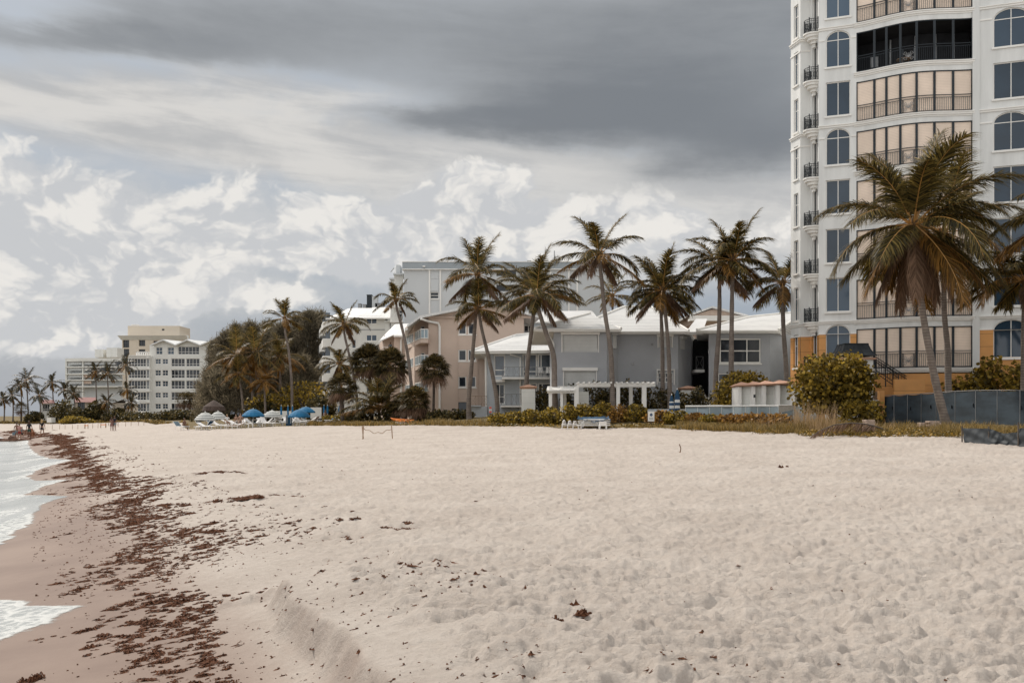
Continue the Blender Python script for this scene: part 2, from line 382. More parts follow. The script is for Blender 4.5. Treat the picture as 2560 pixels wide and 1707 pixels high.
# veils of middle cloud, drawn out sideways
s1 = nt.mix(nt.smooth(big*.5+st*.5, .42, .68)*.5, nis, (.55,.55,.55))
veil = total([blob(150,235,620,60,.9,az,el), blob(620,200,430,45,.6,az,el), blob(1400,430,600,120,.95), blob(1500,560,600,150,.8), blob(850,370,420,70,.7), blob(250,330,420,50,.45,az,el)])
s1 = nt.mix(nt.smooth(veil+(st-.5)*1.1+(fine-.5)*.3, .25, .95)*.92, s1, nt.mix(nt.smooth(st2+(fine-.5)*.25, .35, .62), (.50,.50,.50), (.70,.68,.65)))
s1 = nt.mix(nt.smooth(cum+(fine-.5)*.8+(big-.5)*.5, .12, .95)*.62, s1, nt.mix(nt.smooth(big*.5+fine*.5, .35, .62), (.52,.535,.555), (.67,.665,.65)))
s1 = nt.mix(cm*.9, s1, white)
# heavy grey stratus above
azd = az+(st-.5)*150.0; eld = el+(st2-.5)*38.0+(big-.5)*50.0+(fine-.5)*16.0
deck = total([nt.smooth(el, 290.0, 400.0)*.60, blob(150,100,700,60,.8,azd,eld), blob(1330,250,400,70,1.0,azd,eld), blob(1780,340,420,85,1.15,azd,eld), blob(1000,290,260,34,.6,azd,eld), blob(1750,140,600,130,.75,azd,eld), blob(800,60,600,70,.35,azd,eld), blob(20,15,150,45,-.8,azd,eld), blob(560,210,420,34,-.45,azd,eld)])
dk = nt.smooth(deck+(big-.5)*.45+(st-.5)*.30, .12, .95)
dcol = nt.mix(nt.smooth(deck+(st-.5)*.6+(big-.5)*.9, .35, 1.40), (.42,.435,.45), (.195,.21,.23))
s2 = nt.mix(dk*.94, s1, dcol)
# overhead and behind the viewer: unseen overcast, brightened to light the fronts
hi = nt.smooth(el, 480.0, 800.0); bk = nt.smooth(gy, .45, -.1)
f = nt.math('MAXIMUM', hi, bk)
s3 = nt.mix(f*.92, s2, nt.mix(nt.smooth(big, .35,.7), (.80,.82,.84), (1.40,1.38,1.35)))
bg = nt.new('ShaderNodeBackground'); nt.link(s3, bg.inputs[0]); bg.inputs[1].default_value = 1.0
nt.link(bg.outputs[0], nt.new('ShaderNodeOutputWorld').inputs[0])
wd.cycles.sampling_method = 'MANUAL'; wd.cycles.sample_map_resolution = 512

# ================================================================ lie of the land
_SY = np.array([-60,-30,0,50,92,120,150,200,260,400,900,2600.]); _SX = np.array([26,14.2,-.3,-24.5,-45,-61,-79,-113,-160,-285,-800,-2400.])
def shoreX(y): return np.interp(y, _SY, _SX)
def sdist(x, y): return .9*(x-shoreX(y))
_PS = np.array([-900,-40,-3,0,2,3.5,5,12,20,26,32,36,42,60,300]); _PZ = np.array([-9,-2.2,-.95,-.62,-.40,-.16,-.02,.12,.42,.68,.90,1.15,1.3,1.5,1.6])
_EDGE = [(-400,1060,230),(0,1059,225),(250,1059,215),(440,1068,170),(470,1071,106),(620,1071,103),(770,1070,98),(860,1070,90),(900,1071,83),(1060,1069,76),(1220,1069,70),(1400,1070,64),(1640,1071,60),(1800,1077,54),(2050,1089,46),(2400,1091,42),(2560,1096,40),(3000,1110,36)]
_CT = _EDGE+[(2368,1061,52),(2200,1062,60),(2560,1064,48),(1980,1045,66),(1500,1042,72),(1243,1037,82),(1172,1046,82),(1100,1043,88),(1030,1055,90),(850,1050,98),(1090,1045,95),(280,1078,119),(60,1098,97),(940,1096,60),(730,1060,112),(100,1062,185),(350,1066,150),(600,1045,140),(2480,1125,36)]
_cx = np.array([PX(p,Y) for p,_,Y in _CT]); _cy = np.array([float(Y) for *_,Y in _CT]); _cz = np.array([PZ(q,Y) for _,q,Y in _CT]); _cs = .055*_cy+1.6
_cd = _cz-np.interp(.9*(_cx-shoreX(_cy)), _PS, _PZ)
def tz(x, y):
    """height of the ground"""
    x = np.asarray(x, float); y = np.asarray(y, float)
    s = sdist(x, y); z = np.interp(s, _PS, _PZ)+.06*np.sin(s*.9)*sstep(s,5,9)*.3
    sw = np.full_like(z, .12); sv = np.zeros_like(z)
    for i in range(len(_cx)):
        w = np.exp(-((x-_cx[i])**2+(y-_cy[i])**2)/(2*_cs[i]**2)); sw += w; sv += w*_cd[i]
    return z+sv/sw
def gz1(x, y): return float(tz(np.array([x]), np.array([y]))[0])
_ea = np.array([(p-CX)/F for p,_,_ in _EDGE]); _ey = np.array([float(Y) for *_,Y in _EDGE])
def edgeY(a): return np.interp(a, _ea, _ey)                 # where the sand ends and the dune plants begin
_cky = np.array([2,5,7.1,8.15,9.5,10.7,12.]); _ckx = np.array([1.0,-.1,-1.0,-1.47,-2.05,-2.5,-2.9])
def scarp(x, y):
    d = x-np.interp(y, _cky, _ckx)-.16*fbm(x*1.3, y*1.3, 3, 40)
    return (sstep(d,-.24,.0)*.8+sstep(d,-.8,-.15)*.2)*(1-sstep(y,10.2,11.3))*sstep(y,1,3)*(1-sstep(d,.3,4.5)), d
def relief(x, y):
    s = sdist(x, y); dry = sstep(s+.5*fbm(x*.7,y*.7,2,9), 2.6, 4.6); sc, d = scarp(x, y)
    dry2 = np.maximum(dry, sstep(d,.2,.8)*(y < 11)); fade = 1/(1+(y/60)**2)
    z = sc*.34+dry2*(.55+.45/(1+(y/16)**2))*(.060*fbm(x*.8,y*1.1,3,1)+.075*fbm(x*2.4,y*3.2,3,3)+.055*(.22-np.abs(fbm(x*3.6,y*5.6,3,5,.6)))+.068*fbm(x*7.5,y*11,3,6)+.026*fbm(x*19,y*27,2,7)*(1-sstep(y,14,26))-.075*pits(x,y,.66,.33,1)*sstep(vnoise(x*.23,y*.23,77),-.28,.1)-.05*pits(x+3,y,.33,.35,21))
    rim = np.exp(-((y-(10.95+.28*(x+2.5)+.2*fbm(x*2,y*2,2,60)))/.16)**2)*sstep(x,-3.9,-2.9)*(1-sstep(x,-2.1,-1.3))
    z += rim*(.05+.07*fbm(x*9,y*9,3,61)) + (d > -.5)*(d < .3)*(y < 10.8)*.035*fbm(x*3+y*2,y*.8,3,8)
    return z*(.35+.65*np.clip(dry2+rim+sc,0,1))*(y > -20)+(1-dry2)*.004*fbm(x*1.5,y*1.5,3,12)
def rows():
    r = list(np.arange(-44,3,3.0)); y = 3.0
    while y < 2600: r.append(y); y *= 1.03 if y < 5.2 else 1.0062 if y < 30 else 1.011 if y < 70 else 1.02 if y < 300 else 1.2
    return np.array(r)
ys = rows(); aa = np.concatenate([-np.geomspace(9,.66,16)[:-1], np.linspace(-.64,.60,760), np.geomspace(.63,9,16)])
YY, AA = np.meshgrid(ys, aa, indexing='ij'); XX = AA*(np.maximum(YY,3)+1.2)
ZZ = (tz(XX.ravel(), YY.ravel())+relief(XX.ravel(), YY.ravel())).reshape(XX.shape)
nr, nc = XX.shape; idx = np.arange(nr*nc).reshape(nr,nc)
quads = np.stack([idx[:-1,:-1],idx[:-1,1:],idx[1:,1:],idx[1:,:-1]],-1).reshape(-1,4)
me = bpy.data.meshes.new('sand'); V = np.stack([XX,YY,ZZ],-1).reshape(-1,3)
me.vertices.add(len(V)); me.vertices.foreach_set('co', V.ravel().astype(np.float32))
me.loops.add(quads.size); me.loops.foreach_set('vertex_index', quads.ravel().astype(np.int32))
me.polygons.add(len(quads)); me.polygons.foreach_set('loop_start', (np.arange(len(quads))*4).astype(np.int32)); me.polygons.foreach_set('loop_total', np.full(len(quads),4,np.int32))
me.polygons.foreach_set('use_smooth', np.ones(len(quads), bool)); me.update(calc_edges=True)
sx, sy = V[:,0], V[:,1]; S = sdist(sx, sy)
_, dsc = scarp(sx, sy)
wet = (1-sstep(S+.5*fbm(sx*.35,sy*.25,3,30), 1.2, 3.0))*(1-sstep(dsc,-.5,-.1)*(sy < 11))
wet = np.maximum(wet, (.24+.5*fbm(sx*2.2,sy*2.2,3,44))*sstep(dsc,-.42,-.22)*(1-sstep(dsc,-.06,.04))*(sy < 10.9)*(sy > 1))  # scarp face: its shade painted in with the wet-sand colour
veg = sstep(sy-edgeY(sx/np.maximum(sy,1))-.02*sy*fbm(sx*.3,sy*.3,3,33), -.3, .5)*(sy > 20)
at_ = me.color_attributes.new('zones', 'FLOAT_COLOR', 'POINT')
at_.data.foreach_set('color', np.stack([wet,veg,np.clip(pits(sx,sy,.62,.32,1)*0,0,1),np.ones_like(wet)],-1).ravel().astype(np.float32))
m = bpy.data.materials.new('beach_sand'); m.use_nodes = True; nt = NT(m.node_tree); bs = nt.n['Principled BSDF']
tc = nt.new('ShaderNodeTexCoord').outputs['Object']; ac = nt.new('ShaderNodeAttribute', attribute_name='zones'); sp = nt.new('ShaderNodeSeparateColor'); nt.link(ac.outputs['Color'], sp.inputs[0])
n1 = nt.noise(tc, .5, 5, .6); n2 = nt.noise(tc, 9.0, 5, .65); n3 = nt.noise(tc, 60.0, 3, .6); n4 = nt.noise(tc, 2.2, 6, .7)
dryc = nt.mix(nt.smooth(n1*.5+n2*.5, .35, .65), (.425,.366,.318), (.52,.460,.406))
dryc = nt.mix(nt.smooth(n3, .62, .72)*.5, dryc, (.34,.25,.18)); dryc = nt.mix(nt.smooth(n4, .60, .74)*.35, dryc, (.42,.325,.26))
wet_shade_col = nt.mix(nt.smooth(n1, .3, .7), (.185,.13,.105), (.245,.18,.145))
vegc = nt.mix(nt.smooth(n4, .35, .65), (.10,.075,.03), (.22,.165,.085))
c = nt.mix(E(nt, sp.outputs[0]), dryc, wet_shade_col); c = nt.mix(E(nt, sp.outputs[1]), c, vegc); nt.link(c, bs.inputs['Base Color'])
nt.link((E(nt, sp.outputs[0])*-.28+.95).o, bs.inputs['Roughness']); nt.link((E(nt, sp.outputs[0])*-.06+.16).o, bs.inputs['Specular IOR Level'])
bp = nt.new('ShaderNodeBump'); bp.inputs['Distance'].default_value = .10
nt.link((E(nt, sp.outputs[0])*-.75+.85).o, bp.inputs['Strength']); nt.link((nt.noise(tc, 9.0, 8, .72)*.6+n3*.15).o, bp.inputs['Height']); nt.link(bp.outputs[0], bs.inputs['Normal'])
me.materials.append(m); tag(link(bpy.data.objects.new('sand', me)), kind='structure')

# ================================================================ the sea: swash tongues on the slope, flat water beyond
_T = [(-60,22),(-30,12),(0,-1.2),(4,-3.4),(8.2,-4.75),(10.1,-5.2),(11.0,-5.0),(11.7,-4.85),(12.05,-5.7),(12.3,-5.85),(12.7,-6.5),(14,-7.7),(16.5,-8.75),(17.9,-9.2),(19.5,-9.75),(21,-10.1),(23,-10.9),(25.5,-11.9),(27.2,-12.0),(28.2,-13.1),(29.2,-14.2),(31.5,-14.8),(33.9,-15.1),(35,-16.6),(38,-18.4),(43,-20.2),(47.5,-20.9),(51,-23.5),(57,-27),(65,-31.2),(78,-37.8),(92,-44.6),(100,-49.2),(106,-54),(120,-62),(150,-80),(200,-114),(260,-161),(400,-288),(900,-805),(2600,-2410)]
ty = np.array([t[0] for t in _T], float); tx = np.array([t[1] for t in _T], float)
wy = np.concatenate([np.arange(-50,4,2.0), np.geomspace(4,40,420), np.geomspace(40,300,260)[1:], np.geomspace(300,2500,20)[1:]])
ww = np.concatenate([[0,.012,.03,.06,.1,.16,.24,.34,.46,.6,.76,.95,1.2], np.geomspace(1.4,14,46), np.geomspace(16,3000,26)])
WY, WW = np.meshgrid(wy, ww, indexing='ij')
ex = np.interp(WY, ty, tx)+.16*fbm(WY*1.1,WY*0,3,70)+.13*fbm(WY*4,WY*0,4,71); WX = ex-WW
x1, y1 = WX.ravel(), WY.ravel(); tt = tz(x1, y1)
wv = .05*np.sin((WW.ravel()+.8*fbm(x1*.15,y1*.12,2,80))*1.5)*sstep(WW.ravel(),1.5,6)+.03*fbm(x1*1.2,y1*.6,3,81)*sstep(WW.ravel(),.6,4)
crest = np.exp(-((WW.ravel()-5.0-1.6*fbm(y1*.12,y1*0,3,82)*2)/.35)**2)*.13+np.exp(-((WW.ravel()-9.5-3*fbm(y1*.08,y1*0,3,83)*2)/.5)**2)*.16
wz = np.maximum(tt+.003+.014*sstep(WW.ravel(),0,.5), -.655+wv*sstep(WW.ravel(),0,2)+crest)
nr, nc = WX.shape; idx = np.arange(nr*nc).reshape(nr,nc)
quads = np.stack([idx[:-1,1:],idx[:-1,:-1],idx[1:,:-1],idx[1:,1:]],-1).reshape(-1,4)
wo = mobj('sea', np.stack([x1,y1,wz],-1), quads, [], smooth=True); me = wo.data
foam = np.exp(-WW.ravel()/.10)*.62+sstep(fbm(x1*.8,y1*.35,4,84)+.35*np.exp(-WW.ravel()/2.5)+.12, .12, .5)*np.exp(-WW.ravel()/7)*.42+np.clip(crest*5,0,1)*.45
at_ = me.color_attributes.new('foam', 'FLOAT_COLOR', 'POINT'); at_.data.foreach_set('color', np.stack([np.clip(foam,0,1), sstep(WW.ravel(),0,.30), np.zeros_like(foam), np.ones_like(foam)],-1).ravel().astype(np.float32))
m = bpy.data.materials.new('swash_water'); m.use_nodes = True; nt = NT(m.node_tree); bs = nt.n['Principled BSDF']
tc = nt.new('ShaderNodeTexCoord').outputs['Object']; ac = nt.new('ShaderNodeAttribute', attribute_name='foam'); sp = nt.new('ShaderNodeSeparateColor'); nt.link(ac.outputs['Color'], sp.inputs[0])
vo = nt.new('ShaderNodeTexVoronoi', feature='DISTANCE_TO_EDGE'); wq = nt.new('ShaderNodeVectorMath', operation='MULTIPLY_ADD'); nt.link(nt.new('ShaderNodeTexNoise').outputs['Color'], wq.inputs[0]); wq.inputs[1].default_value = (.35,.35,0); nt.link(tc, wq.inputs[2]); nt.link(wq.outputs[0], vo.inputs['Vector']); vo.inputs['Scale'].default_value = 5.0
lace = nt.smooth(E(nt, vo.outputs['Distance'])+(nt.noise(tc, 3.0, 6, .7)-.5)*.9, .24, -.04)
fo = nt.smooth(E(nt, sp.outputs[0])+lace*.24+(nt.noise(tc, 7.0, 7, .75)-.5)*1.0, .30, .95)
c = nt.mix(fo, nt.mix(nt.smooth(nt.noise(tc, .35, 4, .6), .35, .65), (.24,.255,.245), (.35,.36,.345)), (.40,.405,.39)); nt.link(c, bs.inputs['Base Color'])
nt.link((fo*.45+.22).o, bs.inputs['Roughness']); bs.inputs['Specular IOR Level'].default_value = .5
bp = nt.new('ShaderNodeBump'); bp.inputs['Distance'].default_value = .03; bp.inputs['Strength'].default_value = .35
nt.link((nt.noise(tc, 6.0, 5, .6)*.5+fo*.4).o, bp.inputs['Height']); nt.link(bp.outputs[0], bs.inputs['Normal']); me.materials.append(m)
tp_ = nt.new('ShaderNodeBsdfTransparent'); mx_ = nt.new('ShaderNodeMixShader')      # the film thins out and breaks up at its rim
nt.link(nt.smooth(E(nt, sp.outputs[1])+(nt.noise(tc, 9.0, 6, .7)-.5)*1.1, .02, .50).o, mx_.inputs[0]); nt.link(tp_.outputs[0], mx_.inputs[1]); nt.link(bs.outputs[0], mx_.inputs[2]); nt.link(mx_.outputs[0], nt.n['Material Output'].inputs[0])
tag(wo, kind='structure')

# ================================================================ seaweed wrack: heaps of torn brown weed along the tide line
_gxy = None
def weed_heap(cx, cy, rx, ry, h, ang, n, r):
    """ragged low mound (skirt of irregular rings) with torn strands lying over it"""
    k = 11; V = []; Fc = []; ca, sa = math.cos(ang), math.sin(ang); lob = r.uniform(.55,1.25,k); rings = ((1,0),(.72,.5),(.38,.9),(0,1))
    base = gz1(cx, cy)+float(relief(np.array([cx]),np.array([cy]))[0])-.012
    for q, (f, zz) in enumerate(rings):
        for j in range(k):
            w = 2*math.pi*j/k; rr = f*(lob[j]*.8+.2)*r.uniform(.75,1.2); x = math.cos(w)*rx*rr; y = math.sin(w)*ry*rr
            V.append((cx+x*ca-y*sa, cy+x*sa+y*ca, base+h*zz*r.uniform(.55,1.25)))
    for q in range(3):
        for j in range(k): Fc.append((q*k+j, q*k+(j+1)%k, (q+1)*k+(j+1)%k, (q+1)*k+j))
    u = r.normal(0,.42,(n,2)); L = r.uniform(.25,.8,n)*min(rx*.7,.10+rx*.12); th = r.uniform(0,6.28,n); wd_ = r.uniform(.003,.008,n)*(1+cy*.05)
    for i in range(n):
        x = u[i,0]*rx; y = u[i,1]*ry; px = cx+x*ca-y*sa; py = cy+x*sa+y*ca; d = (math.cos(th[i])*L[i], math.sin(th[i])*L[i]); g = h*max(0,1-(u[i]**2).sum()*1.1)
        z = base+.012+g*r.uniform(.5,1.3); b = len(V); nx, ny = -d[1]/L[i]*wd_[i], d[0]/L[i]*wd_[i]; e = r.uniform(.0,.9)*h
        V += [(px-d[0]-nx,py-d[1]-ny,z*.4+base*.6),(px-d[0]+nx,py-d[1]+ny,z*.4+base*.6),(px+nx,py+ny,z+e*.5),(px-nx,py-ny,z+e*.5),(px+d[0],py+d[1],base+.004+e*.5)]
        Fc += [(b,b+1,b+2,b+3),(b+3,b+2,b+4)]
    return V, Fc
r2 = np.random.default_rng(5); WV = []; WF = []
def addw(*a):
    v, f = weed_heap(*a, r2); b = len(WV); WV.extend(v); WF.extend(tuple(b+i for i in q) for q in f)
cnt = 0
for _ in range(80000):
    if cnt > 6000: break
    y = 6.2*math.exp(r2.uniform(0,1)**.8*math.log(150/6.2)); q = r2.uniform()
    c0 = np.interp(y,[6,9,13,22,40,80,160],[1.75,1.75,1.95,2.5,2.6,2.7,3.0]); wdt = np.interp(y,[6,12,22,50,160],[.64,.66,.66,.6,.9])
    if q < .72: s = c0+r2.normal()*wdt
    elif q < .86: s = r2.uniform(.4,c0)
    else: s = c0+abs(r2.normal())*1.6+.4
    x = float(shoreX(y))+s/.9
    patch = float(fbm(np.array([x*.55]),np.array([y*.38]),3,90)[0])+.32*math.exp(-((s-c0)/wdt)**2)*(1 if y < 60 else 1.3)
    if patch < (np.interp(y,[10,16,60],[.12,.22,.18]) if q < .72 else .20 if q < .86 else .27)+r2.uniform(-.12,.12): continue
    if -.75 < float(scarp(np.array([x]),np.array([y]))[1][0]) < 1.5 and y < 11: continue
    if x < np.interp(y, ty, tx)+.12 or r2.uniform() > np.interp(y,[6,11,18,26],[.85,.9,.95,1.0]): continue
    sz = r2.lognormal(-3.3,.5)*np.interp(y,[6,15,40,150],[1.0,1.2,2.0,4.6])*(.8 if q < .86 else .6); sz = min(sz,.085+.0045*y)
    addw(x, y, sz*r2.uniform(1.3,2.3), sz*.62, min(.09,sz*r2.uniform(.22,.42)), r2.normal(.35,.3), int(18 if y < 12 else 10 if y < 25 else 4)); cnt += 1
for _ in range(5500):                                        # crumbs of weed and shell grit, thinning out inland
    y = 6.0*math.exp(r2.uniform()**.9*math.log(60/6.0)); s = r2.uniform(.3,4.5) if r2.uniform() < .86 else 3+abs(r2.normal())*9; x = float(shoreX(y))+s/.9
    if x < np.interp(y, ty, tx)+.1 or abs(x/y) > .53 or fbm(np.array([x*.5]),np.array([y*.5]),3,91)[0] < r2.uniform(-.35,.2): continue
    k = r2.uniform(.006,.020)*(1+y*.03)*(1 if s < 5 else .6); addw(x, y, k*r2.uniform(1,3), k, k*.6, r2.normal(.3,.5), 1)
wo = mobj('seaweed_wrack', WV, WF, M['weed']); tag(wo, 'torn dark brown seaweed scattered along the tide line', 'seaweed', kind='stuff')
def seaweed(px, py, label, rx, ry, h, n=60, ang=.1, col='weed'):
    Y = 8.0
    for _ in range(40): Y = (ZC-gz1(PX(px,Y),Y))*F/(py-HY)
    v = []; f = []
    for i in range(max(5,int(rx*14))):                       # a loose cluster of small heaps
        q = True; dx, dy = (r2.normal(0,.45,2)*(rx,ry) if q else (0,0)); k = r2.uniform(.10,.34) if rx > .25 else r2.uniform(.3,.55)
        a, c = weed_heap(PX(px,Y)+dx*math.cos(ang)-dy*math.sin(ang), Y+dx*math.sin(ang)+dy*math.cos(ang), rx*k, ry*k*1.3, h*r2.uniform(.5,1), ang, n//(6 if q else 1), r2); b0_ = len(v); v += a; f += [tuple(b0_+j for j in t) for t in c]
    o = mobj('seaweed_clump', [(a-PX(px,Y),b-Y,c) for a,b,c in v], f, M[col]); o.location = (PX(px,Y),Y,0)
    return tag(o, label, 'seaweed', 'loose seaweed clumps')
seaweed(85,1698,'seaweed clump alone on wet sand in the bottom left corner',.13,.08,.05,80)
seaweed(1000,1320,'flat dark seaweed tangle on dry sand, middle of the beach',.55,.26,.04,110,.05)
seaweed(865,1302,'ragged seaweed patch just left of the flat tangle mid beach',.40,.15,.04,70,.1)
seaweed(1462,1604,'spiky dark seaweed tuft in the foreground right of the sand scarp',.12,.05,.03,110)
seaweed(1388,1618,'small dark weed lump beside the spiky foreground tuft',.09,.06,.03,40)
seaweed(1955,1167,'dark debris clump on smooth sand below the sea grape tree',.3,.12,.07,40)
seaweed(545,1183,'long dark weed streak on upper sand right of the wrack line',1.1,.3,.04,120,.15)
seaweed(625,1246,'second weed streak inland of the wrack line, nearer the viewer',1.1,.3,.05,90,.1)
# ================================================================ palms
def nz(v): return v/np.maximum(np.linalg.norm(v, axis=-1, keepdims=True), 1e-9)
def frond(L, elev, azm, droop, nl, r, lw=.03, hang=.5, twist=0, ll=.30):
    """arched stem + two rows of drooping leaflets; returns verts, faces, material index (0 leaflet, 1 stem)"""
    K = 11; p = np.zeros((K,3)); pit = elev; a = azm; st = L/(K-1); T = np.zeros((K,3))
    for k in range(K):
        f = k/(K-1); pit = elev-droop*f**1.35; aa_ = a+twist*f
        T[k] = (math.cos(pit)*math.cos(aa_), math.cos(pit)*math.sin(aa_), math.sin(pit))
        if k: p[k] = p[k-1]+(T[k]+T[k-1])/2*st
    s0 = np.linspace(.14,.985,nl); V = []; Fc = []; mi = []; b = 0
    side0 = np.array([-math.sin(a), math.cos(a), 0])
    for sg in (-1, 1):
        s = np.clip(s0+r.uniform(-.4,.4,nl)*.8/nl,.12,.99); fi = s*(K-1); i0 = np.minimum(fi.astype(int),K-2); w = (fi-i0)[:,None]
        P = p[i0]*(1-w)+p[i0+1]*w; Tt = nz(T[i0]*(1-w)+T[i0+1]*w); U = nz(np.cross(np.broadcast_to(side0,Tt.shape)*-1, Tt)); U = np.where(U[:,2:3] < 0, U, U)
        l = L*ll*(.30+.70*np.sin(np.pi*np.clip(s*.93+.04,0,1))**.75)*r.uniform(.75,1.15,nl)
        d = nz(Tt*(.45+.55*s[:,None])+sg*side0*(.85-.25*s[:,None])+np.array([0,0,-1])*(hang*.75)+U*.12+r.normal(0,.10,(nl,3)))
        d2 = nz(d+np.array([.10,0,-1])*(hang*.9+.25)+r.normal(0,.12,(nl,3)))
        wv = nz(np.cross(d, np.cross(Tt, d)))*(lw*(.6+.6*np.sin(np.pi*s))[:,None]*.5)
        P1 = P+d*l[:,None]*.5; P2 = P1+d2*l[:,None]*.5
        q = np.stack([P-wv,P+wv,P1+wv*.85,P1-wv*.85,P2],1).reshape(-1,3); V.append(q)
        ix = b+np.arange(nl)*5; Fc += np.stack([ix,ix+1,ix+2,ix+3],1).tolist()+np.stack([ix+3,ix+2,ix+4],1).tolist(); mi += [0]*(2*nl); b += 5*nl
    R0 = L*.0065+.004
    for k in range(K):
        rr = R0*(1.25-1.0*k/(K-1)); U = np.cross(side0, T[k])
        V.append(np.stack([p[k]+side0*rr, p[k]+U*rr, p[k]-side0*rr, p[k]-U*rr]))
    for k in range(K-1):
        for j in range(4): Fc.append([b+4*k+j, b+4*k+(j+1)%4, b+4*k+4+(j+1)%4, b+4*k+4+j]); mi.append(1)
    return np.concatenate(V), Fc, mi
def trunk_mesh(pts, r0, r1, seed, k=10):
    pts = [Vector(p) for p in pts]; out = []; n = max(8, len(pts)*5)
    for i in range(n+1):                                     # Catmull-Rom through the given points
        t = i/n*(len(pts)-1); j = min(int(t), len(pts)-2); f = t-j
        a, b, c, d = pts[max(j-1,0)], pts[j], pts[j+1], pts[min(j+2,len(pts)-1)]
        out.append(.5*((2*b)+(c-a)*f+(2*a-5*b+4*c-d)*f*f+(3*b-a-3*c+d)*f**3))
    r = np.random.default_rng(seed)
    rad = [(r0*(1-i/n)+r1*i/n+.45*r0*math.exp(-i/n*14))*r.uniform(.94,1.06) for i in range(n+1)]
    return out, rad
def palm(label, px, Yd, tr, crown, rad, nf=22, nl=40, seed=1, lean=0, coco=0, dead=2, parts=True, tw=.15, up=84, low=-44, group=None, hang=.5, lw=.036, far=False, golden=.35, name='coconut_palm', fl=1.0):
    """trunk through photo pixels tr (base first) at distance Yd, crown centre at pixel crown, frond reach rad metres"""
    r = np.random.default_rng(seed); bx = PX(tr[0][0],Yd); bz = gz1(bx,Yd)
    root = thing(name, label, 'palm tree', (bx,Yd,bz), 0, group)
    tops = [at(q[0],q[1],Yd) for q in tr[1:]]+[at(crown[0],crown[1],Yd)]
    pts = [Vector((bx,Yd,bz-.15))]+tops; out, rd = trunk_mesh(pts, tw*1.15, tw*.72, seed)
    b = MB(); b.tube(out, rd, 10 if not far else 6); b.build('trunk', M['trunk'], root, smooth=True)
    c = Vector(tops[-1])-root.location; c = np.array(c); c0 = c.copy(); lv = (out[-1]-out[-4]).normalized()
    cr = MB()
    if not far:
        for i in range(9):                                   # fibrous heart with frond bases
            a = i*2.4; cr.tube([Vector(c0)+Vector((0,0,-.28)), Vector(c0)+Vector((math.cos(a)*.16,math.sin(a)*.16,.05)), Vector(c0)+Vector((math.cos(a)*.24,math.sin(a)*.24,.34))], [tw*.62,.075,.03], 5)
    cr.tube([Vector(c0)+Vector((0,0,-.35)), Vector(c0)+Vector((0,0,.1)), Vector(c0)+Vector((0,0,.55))], [tw*.9,tw*.95,.03], 7)
    crown_o = cr.build('crown', M['fibre'], root, local=True)
    allV = []; allF = []; allM = []; nb = 0; mats_far = [M['leaff'], M['rachis'], M['leafg']]
    for i in range(nf):
        t = (i+.5)/nf; el_ = R(up-(up-low)*t**.95+r.normal(0,6)); azm = i*2.39996+r.normal(0,.22)
        L = rad*fl*(1.0+.17*math.sin(math.pi*min(1,t*.9+.12)))*r.uniform(.86,1.1)*(1.0 if t < .8 else .92)
        if math.cos(azm) < 0: L *= r.uniform(.9,1.0)
        dr = R(28+46*math.sin(math.pi*min(1,.10+t)))*r.uniform(.75,1.25)*(.75 if el_ > R(62) else 1.1 if el_ > 0 else .6)
        old = t > 1-golden*.5 or (t > .3 and r.uniform() < golden*.18); dd = i >= nf-dead
        v, f, mi = frond(L, el_, azm, dr, int(nl*(1.7 if not far else 1)), r, lw*(1.5 if not far else 2.2), (hang*(.35+.8*t)) if not dd else 1.2, r.normal(0,.35))
        v = v+c0+np.array([math.cos(azm)*.12, math.sin(azm)*.12, .08])
        if parts: mobj('frond', v, f, [M['leafd' if dd else 'leafg' if old else 'leaf'], M['leafd' if dd else 'rachis']], crown_o, mi)
        else:
            allV.append(v); allF += [[nb+q for q in x] for x in f]; allM += [(2 if (old or dd) and m == 0 else m) for m in mi]; nb += len(v)
    if not parts: mobj('fronds', np.concatenate(allV), allF, mats_far if far else [M['leaf'], M['rachis'], M['leafg']], crown_o, allM)
    for j in range(coco):
        a = r.uniform(-2.6,-.2); h = Vector(c0)+Vector((math.cos(a)*r.uniform(.25,.5)+(j%2-.5)*.5, math.sin(a)*.42, -.15-r.uniform(0,.5))); q = MB()
        q.lathe([(.001,h.z-.15),(.07,h.z-.12),(.115,h.z-.04),(.12,h.z+.03),(.08,h.z+.11),(.001,h.z+.16)], 8, (h.x,h.y)); q.build('coconut', M['coco'], crown_o, True, local=True)
    return root
